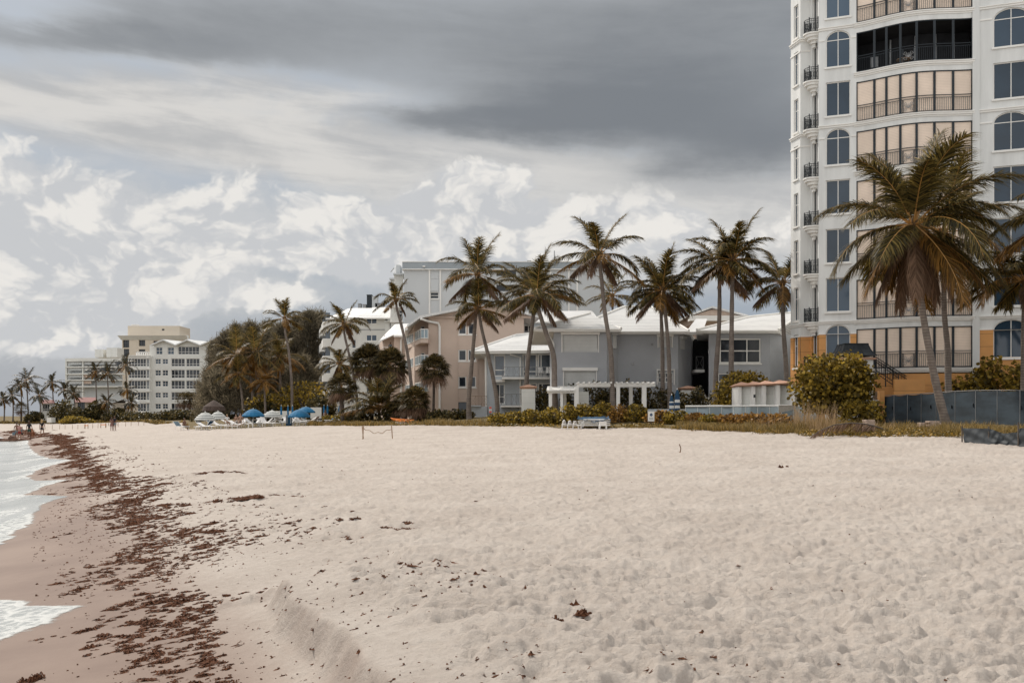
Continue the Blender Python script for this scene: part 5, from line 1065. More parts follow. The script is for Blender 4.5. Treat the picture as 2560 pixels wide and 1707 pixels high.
for px, wd_, hh in ((1345,14,4),(1362,9,5),(1376,12,3.5),(1318,10,4)): pbox(b, px, 655-hh, px+wd_, 655, YT+4, 0, 2)
b.build('rooftop_unit', M['metal'], pa)
# stepped sea side of the tall block
w = MB(); vw = lambda pa_, Ya, pb2, Yb, zt: vwall(w, pa_, Ya, pb2, Yb, 1, zt)
hwall(w, 985, 1008, 688, 1046, YT+3, [(997,755,1007,765),(997,775,1007,802),(997,815,1007,842)], .4); hwall(w, 977, 986, 700, 1046, YT+9, [], .3); vw(974.5, YT+18, 977, YT+9, PZ(700,YT+9)); w.build('sea_side_wall', M['white'], tb)
b = MB(); pbox(b, 990, 662, 1000, 684, YT+4, 0, 3); pbox(b, 984, 684, 1010, 688, YT+3, .5, 4); pbox(b, 974.5, 696, 987, 700, YT+9, .5, 5); b.tube([at(987,684,YT+3),at(987,668,YT+5),at(977,680,YT+12)], .08, 4); b.build('side_parapet', M['tall'], tb)
for t, bt in ((755,765),(775,802),(815,842)): fwin(tb, 997, t, 1007, bt, YT+3, inset=.3, fr=.08, gm='dglass', name='balcony_door')
for t in (803,842,766):
    b = MB(); pbox(b, 976, t, 1008, t+3, YT+2, .2, .9); s_ = b.build('balcony_slab', M['trimw'], tb); b = MB(); xrail(b, PX(977,YT+1.9), PX(1007,YT+1.9), YT+1.9, PZ(t,YT+2), 1.05, r=.03); b.build('railing', M['trimw'], s_)

# ================================================================ white four storey block
YE = 150.0
wb = thing('white_apartment_block', 'white block with metal hip roof and rooftop air units, left of the beige block', 'apartment block', (-23,156,1.4))
w = MB(); wr = [(793,810),(836,853),(880,897),(924,941),(968,985)]
hwall(w, 893, 963, 790, 1046, YE, [(915,a,943,c) for a, c in wr], .15); hwall(w, 827, 893, 792, 1046, YE+.9, [(879,a+12,890,c+18) for a, c in wr[1:4]], .3)
w.face([Vector((PX(893,YE),YE,1)),Vector((PX(893,YE),YE+.9,1)),Vector((PX(893,YE),YE+.9,PZ(790,YE))),Vector((PX(893,YE),YE,PZ(790,YE)))])
pL = vwall(w, 803, 190, 827, YE+.9, 1, PZ(792,YE)); w.face([Vector((PX(963,YE),YE,1)),Vector((PX(963,YE),YE+18,1)),Vector((PX(963,YE),YE+18,PZ(790,YE))),Vector((PX(963,YE),YE,PZ(790,YE)))]); w.build('wall', M['white'], wb)
for a, c in wr: fwin(wb, 915, a, 943, c, YE, cols=[.5], inset=.1, fr=.12, gm='glass', sill=.05)
for a, c in wr[1:4]: fwin(wb, 879, a+12, 890, c+18, YE+.9, inset=.2, fr=.1, gm='bglass')
b = MB(); pbox(b, 896, 823, 962, 825, YE, .06, -.003); b.build('shadow_joint', M['metal'], wb)
pO, uL, nL, WL = pL
for i in range(5):                                           # stacked enclosed balconies on the sea side
    z = PZ(wr[i][1]+6,YE)
    for j, a in enumerate((2,13,25)):
        b = MB(); b.obox(pO, uL, nL, (WL-a-7,WL-a), (z-.3,z+1.0), (.003,1.1)); s_ = b.build('sea_balcony', M['trimw'], wb); b = MB(); b.obox(pO, uL, nL, (WL-a-6.6,WL-a-.4), (z+1.0,z+2.4), (.003,.7)); b.build('balcony_glazing', M['bglass'], s_)
b = MB(); c = [at(808,796,YE-.5),at(905,795,YE-1),at(972,795,YE-1)]
b.face([at(888,794,YE-1),at(975,794,YE-1),at(975,768,YE+7),at(932,768,YE+7)]); b.face([at(888,794,YE-1),at(932,768,YE+7),at(930,770,YE+13),at(868,794,YE+2)]); b.face([at(812,798,YE+8),at(868,794,YE+.2),at(895,770,YE+9),at(872,771,YE+13)]); b.face([at(868,794,YE+.2),at(893,794,YE-.2),at(935,770,YE+8),at(895,770,YE+9)]); b.face([at(800,806,YE+36),at(812,798,YE+8),at(872,771,YE+13),at(850,780,YE+34)])
rf = b.build('roof', M['seam'], wb); b = MB(); pbox(b, 888, 794, 975, 797, YE-1, 0, .4); pbox(b, 814, 795, 893, 798, YE-.2, 0, .4); b.build('fascia', M['trimw'], rf)
for lb_, px0, py0, px1, py1, mt in (('rooftop_unit',917,738,929,769,'frame'),('rooftop_unit',930,742,943,768,'tall'),('rooftop_vent',895,760,902,770,'metal'),('rooftop_vent',907,762,915,770,'metal'),('rooftop_unit',938,759,957,768,'metal')):
    b = MB(); pbox(b, px0, py0, px1, py1, YE+10, 0, 1.4); pbox(b, px0-.6, py0-1.5, px1+.6, py0-.1, YE+10, .1, 1.5); b.build(lb_, M[mt], rf)
b = MB(); hwall(b, 963, 982, 805, 1046, YE-6, [(973,806,982,826)], .3); pbox(b, 962, 803, 984, 805, YE-6, .5, 6); b.build('corner_bay', M['white'], wb); fwin(wb, 973, 806, 982, 826, YE-6, rows=[.5], gm='dglass', inset=.2, fr=.1)
b = MB(); pbox(b, 776, 1018, 803, 1046, 118, 0, .25); tag(b.build('garden_wall', M['white']), 'low white garden wall behind the right blue parasols', 'wall')
b = MB(); pbox(b, 686, 1027, 728, 1046, 121, 0, .25); tag(b.build('garden_wall', M['white']), 'low white garden wall behind the left blue parasols and cabinet', 'wall')

# ================================================================ far shore buildings
YF = 250.0
gw = thing('glazed_apartment_block', 'white seven storey block with glazed balconies and twin gables, far left', 'apartment block', (-86,256,.4))
w = MB(); R5 = [(896,916),(924,945),(951,972),(980,1000),(1008,1028)]; hs = []
for t, bt in R5: hs += [(321,t,365,bt),(366,t,373,bt),(388,t+1,402,bt-6),(406,t+1,420,bt-6),(428,t,462,bt),(465,t,499,bt)]
hs += [(390,868,406,886),(419,868,435,886),(445,866,498,886)]
hwall(w, 320, 374, 890, 1037, YF, [h for h in hs if h[2] < 375], .3); hwall(w, 374, 520, 862, 1037, YF+1.2, [h for h in hs if h[0] > 376], .3); w.face([Vector((PX(374,YF),YF,0)),Vector((PX(374,YF),YF+1.2,0)),Vector((PX(374,YF),YF+1.2,PZ(890,YF))),Vector((PX(374,YF),YF,PZ(890,YF)))])
for x0, x1, pk in ((378,437,407),(437,500,467),(500,560,530)): w.face([at(x0,862,YF+1.2),at(x1,862,YF+1.2),at(pk,851.5,YF+1.2)])
w.face([Vector((PX(320,YF),YF,0)),Vector((PX(320,YF),YF+14,0)),Vector((PX(320,YF),YF+14,PZ(890,YF))),Vector((PX(320,YF),YF,PZ(890,YF)))]); w.face([at(320,890,YF),at(374,890,YF),at(374,890,YF)+Vector((0,14,0)),at(320,890,YF)+Vector((0,14,0))]); w.build('wall', M['white'], gw)
for h in hs:
    wd_ = h[2]-h[0]; n = 6 if wd_ > 40 else 4 if wd_ > 30 else 2
    fwin(gw, *h, YF if h[2] < 375 else YF+1.2, cols=[(i+1)/n for i in range(n-1)], rows=[.33 if wd_ > 30 or wd_ < 9 else .5], inset=.2, fr=.10, bar=.08, gm='dglass' if wd_ > 30 else 'glass', name='window')
b = MB()
for x0, x1, pk in ((376,438,407),(438,500,467),(500,560,530)):
    for p, q in ((at(x0,864,YF),at(pk,851,YF)),(at(pk,851,YF),at(x1,864,YF))): b.hexa([p,q,q+Vector((6,16,0)),p+Vector((6,16,0)),p+Z3*.3,q+Z3*.3,q+Vector((6,16,.3)),p+Vector((6,16,.3))])
b.build('roof', M['seam'], gw)
b = MB()
for i in range(7): pbox(b, 340+i*5.5, 880, 343+i*5.5, 890, YF+3, 0, .3)
pbox(b, 340, 879, 376, 881, YF+3, 0, .3); b.build('roof_rail', M['plastic'], gw)
b = MB(); pbox(b, 319, 888, 375, 890, YF, .3, .5)
for t, bt in R5: pbox(b, 366, t-4, 376, t-1, YF, .25, -.003)
b.build('cornice', M['trimw'], gw)
bt_ = thing('beige_tower_block', 'cream tower with flat roof slab and penthouse behind the glazed block', 'apartment block', (-105,306,.4)); Yh = 300
w = MB(); hs = [(307,850,323,869),(307,872,323,892),(307,895,323,915),(347,850,363,865),(347,873,363,885),(383,852,394,862)]
hwall(w, 305, 470, 849, 1044, Yh, hs, .8); w.face([Vector((PX(305,Yh),Yh,0)),Vector((PX(303,Yh),Yh+16,0)),Vector((PX(303,Yh),Yh+16,PZ(849,Yh))),Vector((PX(305,Yh),Yh,PZ(849,Yh)))]); w.build('wall', M['cream'], bt_)
for h in hs: fwin(bt_, *h, Yh, cols=[.5], rows=[.4] if h[0] < 320 else [], inset=.6, fr=.15, gm='dglass', fm='frame')
b = MB(); b.hexa([at(303,850,Yh-.1),at(470,850,Yh-.1),at(470,850,Yh+16),at(303,850,Yh+16),at(293,838.5,Yh-1.5),at(466,838.5,Yh-1.5),at(474,838.5,Yh+16),at(293,838.5,Yh+16)]); b.build('roof_slab', M['white'], bt_)
b = MB(); b.box((PX(313,Yh),Yh+2,PZ(838.5,Yh)),(PX(443,Yh),Yh+12,PZ(813,Yh))); ph = b.build('penthouse', M['cream'], bt_); b = MB(); pbox(b, 405, 822, 411, 826, Yh+2, .05, -.02); b.build('vent', M['frame'], ph); b = MB(); pbox(b, 328, 811, 346, 813, Yh+4, 0, 1); b.build('rooftop_unit', M['plastic'], ph)
rb = thing('curved_apartment_block', 'low cream block with curved louvred balconies behind the far palms', 'apartment block', (-116,290,.4)); Yr = 280
cv = lambda px: Yr+2.2*((px-235)/72.)**2*(1 if px < 235 else .15)
def cband(b, px0, px1, py0, py1, d, th, n=10):
    for i in range(n):
        a, c = px0+(px1-px0)*i/n, px0+(px1-px0)*(i+1)/n; P = []
        for py in (py1, py0):
            for px, dd in ((a,0),(c,0),(c,th),(a,th)): y = cv(px)-d; P.append((PX(px,y)*(1), y+dd, PZ(py,Yr)))
        b.hexa(P)
b = MB(); cband(b, 163, 305, 966, 1044, -1.8, .5); cband(b, 163, 305, 902, 968, -2.0, .4); b.build('wall', M['tall'], rb)
b = MB()
for t, bt in ((895,903),(915.5,918.5),(933,936),(948.5,951),(964.5,967.5)): cband(b, 163, 305, t, bt, .4, 2.3)
cband(b, 163, 167, 903, 1044, .2, .8, 1); cband(b, 205, 208, 903, 1044, .2, .8, 1); b.build('balcony_band', M['white'], rb)
for t, bt in ((904,911),(919,925.5),(936,943),(951.5,959)):
    for x0, x1 in ((169,204),(209,288 if t < 910 else 228)):
        b = MB(); cband(b, x0, x1, t, bt, -.3, .15, 6); b.build('louvre', M['shutter'] if False else M['beige' if t > 930 and x0 > 200 else 'tall'], rb)
b = MB(); cband(b, 288, 305, 904, 915, -.2, .1, 2); b.build('glazing', M['dglass'], rb); b = MB(); cband(b, 229, 282, 919, 932, -.25, .1, 8); b.build('glazing', M['dglass'], rb)
for x0, x1, t in ((237,258,873),(266,293,869)):
    b = MB(); pbox(b, x0, t, x1, 893, Yr+8, 0, 5); pbox(b, x0+12, t+3, x0+13.5, 891, Yr+8, .1, 0); b.build('cooling_tower', M['white'], rb)
def cottage(label, px0, px1, roof_t, roof_b, Y, wm, rm, holes, gable=False):
    t = thing('beach_cottage', label, 'house', (PX((px0+px1)/2,Y),Y+3,.3), 0, 'cottages on the far shore'); w = MB(); hwall(w, px0, px1, roof_b, 1053, Y, holes, .3); w.box((PX(px0,Y),Y+.5,0),(PX(px1,Y),Y+7,PZ(roof_b,Y))); w.build('wall', M[wm], t)
    for h in holes: fwin(t, *h, Y, cols=[.33,.66] if h[2]-h[0] > 13 else [], rows=[.3] if wm == 'white' else [], inset=.2, fr=.1, gm='dglass', fm='trimw' if wm == 'white' else 'frame')
    b = MB()
    if gable: m_ = px0+(px1-px0)*.8; L_, P_, R_ = at(px0-3,roof_b+1,Y-.6), at(m_,roof_t,Y-.6), at(px1+3,roof_b+2,Y-.6); [b.hexa([p,q,q+Vector((0,8,0)),p+Vector((0,8,0)),p+Z3*.2,q+Z3*.2,q+Vector((0,8,.2)),p+Vector((0,8,.2))]) for p, q in ((L_,P_),(P_,R_))]
    else: b.face([at(px0-2,roof_b,Y-.7),at(px1+2,roof_b,Y-.7),at(px1-1,roof_t,Y+3.5),at(px0+1,roof_t,Y+3.5)]); b.face([at(px1+2,roof_b,Y-.7),at(px1+2,roof_b,Y+7.5),at(px1-1,roof_t,Y+3.5)]); b.face([at(px0-2,roof_b,Y-.7),at(px0-2,roof_b,Y+7.5),at(px0+1,roof_t,Y+3.5)]); b.face([at(px1+2,roof_b,Y+7.5),at(px0-2,roof_b,Y+7.5),at(px0+1,roof_t,Y+3.5),at(px1-1,roof_t,Y+3.5)])
    b.build('roof', M[rm], t)
cottage('white far cottage with red tiled roof left of the tall dense tree', 103, 136, 999, 1008, 232, 'white', 'redroof', [(106,1010,123,1028)])
cottage('far cottage with long red roof and dark porch under the curved block', 188, 242, 993, 1005, 238, 'cream', 'redroof', [(194,1005.5,212,1024),(217,1010,230,1020)])
cottage('small cream far cottage with white gable roof and dark door', 281, 316, 998, 1007, 226, 'cream', 'seam', [(293,1031,304,1052),(310,1012,315,1024)], True)
b = MB(); pbox(b, 117, 1044, 128, 1056, 216, 0, 2); pbox(b, 116.5, 1043.2, 128.5, 1044, 216, .1, 2.1); tag(b.build('utility_box', M['white']), 'white utility block on the far grass below the red roof cottage', 'utility box')
# ================================================================ garden structures before the grey house
def place(px, Y): x = PX(px,Y); return (x, Y, gz1(x,Y))
def capped(name, label, px0, px1, pyt, Y, depth=None, capw=5, zb=.6, bands=True, group=None):
    w_ = (px1-px0)/F*Y; dp = depth or w_; t = thing(name, label, 'pillar', (PX((px0+px1)/2,Y),Y,zb), 0, group); zt = PZ(pyt,Y)
    b = MB(); b.box((PX(px0,Y),Y,zb),(PX(px1,Y),Y+dp,zt)); b.build('shaft', M['block'], t)
    c = MB(); o = capw/F*Y; x0, x1, y0, y1 = PX(px0,Y)-o, PX(px1,Y)+o, Y-o, Y+dp+o; mx, my = (x0+x1)/2, (y0+y1)/2
    c.hexa([(x0+o,y0+o,zt),(x1-o,y0+o,zt),(x1-o,y1-o,zt),(x0+o,y1-o,zt),(x0,y0,zt+.12),(x1,y0,zt+.12),(x1,y1,zt+.12),(x0,y1,zt+.12)]); c.hexa([(x0,y0,zt+.122),(x1,y0,zt+.122),(x1,y1,zt+.122),(x0,y1,zt+.122),(x0,y0,zt+.17),(x1,y0,zt+.17),(x1,y1,zt+.17),(x0,y1,zt+.17)])
    for q in range(4): P = [(x0,y0,zt+.172),(x1,y0,zt+.172),(x1,y1,zt+.172),(x0,y1,zt+.172)]; c.face([P[q],P[(q+1)%4],(mx,my,zt+.36)])
    c.build('cap', M['terra'], t); return t
M['block'] = lines_mat('white_stucco_panel', (.66,.66,.62), (.44,.44,.42), .42, duty=.02, soft=.015, bump=.15)
capped('gate_pillar', 'wide white pillar with terracotta cap left of the pergola', 1304, 1338, 972, 76)
capped('gate_pillar', 'white pillar with terracotta cap behind the white garden fence', 1704, 1741, 975, 76)
capped('gate_pillar', 'white pillar with terracotta cap behind the left end of the mesh fence', 2286, 2330, 955, 66)
# pergola
pg = thing('pergola', 'white slatted pergola on square posts, with a small roofed end', 'pergola', place(1500,73)); YP = 72.0; zt = PZ(966,YP)
for i, (px, w_, dy) in enumerate([(1376,8,0),(1404,6.5,0),(1441,11,0),(1545,9,0),(1577,9,2.4),(1610,11,0),(1382,9,2.4),(1412,8,2.4)]):
    x = PX(px,YP+dy); h = w_/2/F*YP; b = MB(); b.box((x-h,YP+dy-h,.7),(x+h,YP+dy+h,zt-.002)); b.build('post', M['trimw'], pg)
b = MB()
for dy in (-.12,2.3): b.box((PX(1442,YP),YP+dy,zt),(PX(1638,YP),YP+dy+.14,zt+.20))
b.build('beam', M['trimw'], pg)
b = MB(); x0, x1 = PX(1446,YP), PX(1634,YP)
for i in range(15): x = x0+(x1-x0)*i/14; b.hexa([(x-.05,YP-.55,zt+.205),(x+.05,YP-.55,zt+.205),(x+.05,YP+2.9,zt+.205),(x-.05,YP+2.9,zt+.205),(x-.05,YP-.55,zt+.33),(x+.05,YP-.55,zt+.33),(x+.05,YP+2.9,zt+.33),(x-.05,YP+2.9,zt+.33)])
b.build('slats', M['trimw'], pg)
b = MB(); za = PZ(978,YP); b.hexa([(PX(1366,YP),YP-.4,za),(PX(1436,YP),YP-.4,za+.02),(PX(1440,YP),YP+2.6,za+.36),(PX(1372,YP),YP+2.6,za+.36),(PX(1366,YP),YP-.4,za+.1),(PX(1436,YP),YP-.4,za+.12),(PX(1440,YP),YP+2.6,za+.46),(PX(1372,YP),YP+2.6,za+.46)]); b.box((PX(1368,YP),YP-.2,za-.14),(PX(1436,YP),YP-.05,za-.004)); b.build('sloped_roof', M['trimw'], pg)
b = MB(); b.box((PX(1446,YP+1),YP+1,.7),(PX(1472,YP+1),YP+1.2,PZ(978,YP))); b.build('panel_wall', M['block'], pg)
# white garden fence
gf = thing('garden_fence', 'low white garden fence with square posts behind the dark shrubs', 'fence', place(1720,76.5))
b = MB(); b.box((PX(1626,76.5),76.5,.8),(PX(1830,76.5),76.62,PZ(993,76.5))); b.build('panel', M['trimw'], gf)
for px in (1646,1701,1762,1818): b = MB(); b.box((PX(px-3,76.3),76.3,.8),(PX(px+3,76.3),76.7,PZ(989,76.3))); b.lathe([(.001,PZ(989,76.3)+.16),(.09,PZ(989,76.3)+.08),(.05,PZ(989,76.3))], 8, (PX(px,76.3),76.5)); b.build('post', M['trimw'], gf)
pr = thing('patio_railing', 'thin white patio railing before the dark stairwell', 'railing', place(1745,78.3)); b = MB(); xrail(b, PX(1622,77.6), PX(1810,77.6), 77.6, 1.9, 1.25, r=.014); b.build('balustrade', M['trimw'], pr)
# shower stalls
ss = thing('shower_stalls', 'row of four white outdoor shower stalls with terracotta coping', 'shower stalls', place(1915,65)); YS = 65.0
wx = [1846.5,1880.5,1907.5,1942.5,1979.5]
for i, px in enumerate(wx): y = YS-i*.5; b = MB(); b.box((PX(px,y)-.02,y,.9),(PX(px,y)+.20,y+1.9,PZ(967-i*1.6,y))); b.build('divider', M['trimw'], ss)
b = MB(); b.hexa([(PX(1850,65.6),65.3,.9),(PX(2040,62.6),62.6,.9),(PX(2040,62.6),62.8,.9),(PX(1850,65.3),65.5,.9)]+[(PX(a,c),c+d,PZ(967,66)) for a, c, d in ((1850,65.3,0),(2040,62.9,0),(2040,62.9,.2),(1850,65.3,.2))]); b.build('back_wall', M['block'], ss)
b = MB()
for i in range(4):
    px0, px1 = wx[i]-6, wx[i+1]+5; y0 = YS-i*.5; y1 = y0-.5; z = PZ(967-i*1.6,y0); o = [(PX(px0,y0),y0-.25,z+.09),(PX(px1,y1),y1-.22,z+.13),(PX(px1,y1),y1+2.2,z+.13),(PX(px0,y0),y0+2.2,z+.09)]; n_ = [(PX(wx[i],y0),y0-.02,z+.004),(PX(wx[i+1],y1),y1-.02,z+.03),(PX(wx[i+1],y1),y1+2,z+.03),(PX(wx[i],y0),y0+2,z+.004)]
    for q in range(4): b.face([n_[q],n_[(q+1)%4],o[(q+1)%4],o[q]])
    c = Vector(((o[0][0]+o[1][0])/2,y0+.9,z+.36))
    for q in range(4): b.face([o[q],o[(q+1)%4],c])
b.build('coping', M['terra'], ss); b = MB(); pbox(b, 1883, 986, 1885, 994, YS-.9, .06, -.4); b.build('shower_valve', M['iron'], ss)
b = MB(); b.lathe([(.001,0),(.16,0),(.19,.3),(.001,.3)], 10); o = b.build('flower_pot', M['iron']); o.location = (PX(1874,65.2),65.2,PZ(1008,65.2)); tag(o, 'dark plant pot inside the left shower stall', 'pot')
# plexiglass screen
sc_ = thing('plexiglass_screen', 'long low blue grey plexiglass screen with white top rail', 'screen', place(1860,63)); ys_ = lambda px: 64-(px-1714)/330*3.0
b = MB(); r_ = MB(); z1 = PZ(1016,64)
for i in range(11): a, c = 1714+i*30, 1714+(i+1)*30; p, q = Vector((PX(a,ys_(a)),ys_(a),0)), Vector((PX(c,ys_(c)),ys_(c),0)); b.face([p+Z3*.9,q+Z3*.9,q+Z3*z1,p+Z3*z1]); r_.tube([p+Z3*.9,p+Z3*(z1+.02)], .012, 4)
p, q = Vector((PX(1713,64),64,z1+.02)), Vector((PX(2046,61),61,z1+.02)); r_.tube([p,q], .05, 6); fr_ = r_.build('rail_and_posts', M['trimw'], sc_)
gm_ = bpy.data.materials.new('clear_plexiglass'); gm_.use_nodes = True; g_ = NT(gm_.node_tree); bs_ = g_.n['Principled BSDF']; bs_.inputs['Base Color'].default_value = (.42,.52,.58,1); bs_.inputs['Roughness'].default_value = .08
tr_ = g_.new('ShaderNodeBsdfTransparent'); tr_.inputs[0].default_value = (.62,.70,.74,1); mx_ = g_.new('ShaderNodeMixShader'); mx_.inputs[0].default_value = .62; g_.link(bs_.outputs[0], mx_.inputs[1]); g_.link(tr_.outputs[0], mx_.inputs[2]); g_.link(mx_.outputs[0], g_.n['Material Output'].inputs[0]); b.build('panels', gm_, sc_)
b = MB(); b.box((PX(1600,67),67.6,.8),(PX(2010,67),67.8,PZ(1022,67))); tag(b.build('planter_wall', M['lgrey']), 'low pale grey pool wall seen through the plexiglass screen', 'wall')

# ---------------------------------------------------------------- chaises, chairs, parasols
def lounger(label, x, y, z, rz, frame='plastic', fabric='cwhite', back=.6, group='beach loungers', L=1.95, W=.66, h=.36, name='sun_lounger'):
    t = thing(name, label, 'lounger', (x,y,z), rz, group); s = L*.62; bl = L-s; bx, bz = s+bl*math.cos(back), h+bl*math.sin(back)
    b = MB()
    for q in (-W/2,W/2): b.tube([(0,q,h),(s,q,h),(bx,q,bz)], .028, 6)
    b.tube([(0,-W/2,h),(0,W/2,h)], .028, 6); b.tube([(bx,-W/2,bz),(bx,W/2,bz)], .028, 6); b.build('frame', M[frame], t, local=True)
    b = MB(); b.hexa([(.02,-W/2+.03,h-.01),(s,-W/2+.03,h-.01),(s,W/2-.03,h-.01),(.02,W/2-.03,h-.01),(.02,-W/2+.03,h+.035),(s,-W/2+.03,h+.035),(s,W/2-.03,h+.035),(.02,W/2-.03,h+.035)]); b.build('seat', M[fabric], t, local=True)
    nx, nz_ = -math.sin(back)*.03, math.cos(back)*.03; b = MB(); b.hexa([(s+.01,-W/2+.03,h),(bx,-W/2+.03,bz),(bx,W/2-.03,bz),(s+.01,W/2-.03,h),(s+.01+nx,-W/2+.03,h+.04),(bx+nx,-W/2+.03,bz+nz_),(bx+nx,W/2-.03,bz+nz_),(s+.01+nx,W/2-.03,h+.04)]); b.build('backrest', M[fabric], t, local=True)
    for u, v in ((.22,-1),(.22,1),(s+.05,-1),(s+.05,1)):
        b = MB(); b.tube([(u,v*W/2,h),(u+(.08 if u > 1 else -.06),v*W/2,0)], .024, 6); b.build('leg', M[frame], t, local=True)
    return t
def parasol(label, px, Y, top, rad, hc, matl, group, tilt=0, k=8, z=None):
    x, y, z0 = place(px,Y); t = thing('beach_parasol', label, 'parasol', (x,y,z0), .3, group); H = PZ(top,Y)-z0
    MB().tube([(0,0,-.2),(0,0,H)], .03, 7).build('pole', M['trimw'], t, local=True)
    V = []; b = MB(); n = 4
    ring = lambda f, a, dz=0: Vector((rad*f*math.cos(a), rad*f*math.sin(a), H-hc*(f**1.9)+dz))
    for i in range(k*2):
        a0_, a1_ = math.pi*i/k, math.pi*(i+1)/k; e = lambda a: .975 if round(a/(math.pi/k)) % 2 else 1.0
        for j in range(n):
            f0, f1 = j/n, (j+1)/n; q = [ring(f0*e(a0_),a0_),ring(f1*e(a0_),a0_),ring(f1*e(a1_),a1_),ring(f0*e(a1_),a1_)]; b.face(q if j else q[1:] if False else [q[0],q[1],q[2]])
        p, q = ring(e(a0_),a0_), ring(e(a1_),a1_); b.face([p,q,q-Z3*.14,p-Z3*.14])
    cn = b.build('canopy', M[matl], t, local=True); r_ = MB()
    for i in range(k): a = 2*math.pi*i/k; r_.tube([(0,0,H-.5*hc-.25), tuple(ring(.62,a,-.03))], .012, 4); r_.tube([tuple(ring(.05,a,-.03)), tuple(ring(1,a,-.03))], .010, 4)
    r_.build('ribs', M['plastic'], cn, local=True); MB().lathe([(.001,H+.12),(.035,H+.08),(.03,H-.01)], 8).build('finial', M['trimw'], t, local=True); return t
def folded(label, px, Y, top, bot, wpx, matl, group, tip='navy'):
    x, y, z0 = place(px,Y); t = thing('folded_parasol', label, 'parasol', (x,y,z0), 0, group); H = PZ(top,Y)-z0; h0 = PZ(bot,Y)-z0; r = wpx/2/F*Y; rr = np.random.default_rng(int(px))
    MB().tube([(0,0,-.2),(0,0,H+.08)], .03, 6).build('pole', M['trimw'], t, local=True); prof = [(.02,H),(r*.55,H-(H-h0)*.12),(r*.8,H-(H-h0)*.34),(r*.95,H-(H-h0)*.6),(r*.8,H-(H-h0)*.68),(r,H-(H-h0)*.85),(r*.75,h0),(.02,h0+.05)]
    b = MB(); k = 14; off = len(b.V)
    for q, (rd, zz) in enumerate(prof):
        for j in range(k): w_ = 2*math.pi*j/k; f = rd*(1+.22*(j % 2)-.1+rr.normal(0,.05)); b.V.append((f*math.cos(w_),f*math.sin(w_),zz+rr.normal(0,.02)*(q > 1)))
    for q in range(len(prof)-1):
        for j in range(k): b.F.append((q*k+j,q*k+(j+1)%k,(q+1)*k+(j+1)%k,(q+1)*k+j)); b.MI.append(0 if matl != 'bstripe' or q > 1 else 1)
    b.build('canopy', [M[matl],M[tip]], t, local=True); return t
PG = 'parasols on the lounger beach'
parasol('front grey striped parasol at the left end of the loungers', 513, 101, 1030, 1.05, .72, 'stripe', PG)
parasol('second grey striped parasol, half behind the front one', 545, 107, 1028, .95, .75, 'stripe', PG)
parasol('left bright blue parasol beside a striped one', 633, 103, 1022, 1.15, .68, 'blue', PG)
parasol('grey striped parasol right of the left blue one', 680, 105, 1026, 1.05, .62, 'stripe', PG)
parasol('front bright blue parasol of the right pair', 748, 100, 1023.5, 1.12, .66, 'blue', PG)
parasol('rear blue parasol of the right pair', 765, 110, 1016.5, 1.02, .55, 'blue', PG)
FG = 'folded blue parasols'
for px, lb in ((703,'folded blue parasol left of the blue cabinet'),(720,'folded blue parasol right above the blue cabinet'),(731,'folded blue parasol touching the front blue parasol')): folded(lb, px, 106, 1014, 1037, 4.6, 'blue', FG, 'blue')
for px, lb in ((810,'folded blue parasol left of a pair before the white block'),(819,'folded blue parasol right of a pair before the white block'),(848,'folded blue parasol alone beside the corner fan palm')): folded(lb, px, 103, 1013, 1033, 5, 'blue', FG, 'blue')
SG = 'folded striped parasols by the pool'
folded('shorter folded navy and white striped parasol by the pool', 1679, 66, 987, 1035, 12, 'bstripe', SG); folded('taller folded navy and white striped parasol by the pool', 1693, 66.4, 973, 1034, 14, 'bstripe', SG); folded('folded navy parasol behind the capped pillar at the garden fence', 1746, 79, 972, 990, 9, 'navy', SG)
for px, Y, rz, lb in ((1795,65,-1.9,'white pool chaise, left one behind the plexiglass'),(1870,64.3,-1.2,'white pool chaise, middle one behind the plexiglass'),(1900,64,-1.9,'white pool chaise, right of the middle one'),(1965,63,-1.8,'white pool chaise at the right end of the plexiglass')):
    x, y, z = place(px,Y); lounger(lb, x, y, PZ(1040,Y)-.35, rz, back=1.0, group='white pool chaises', W=.95, L=1.9, h=.42, name='pool_chaise')
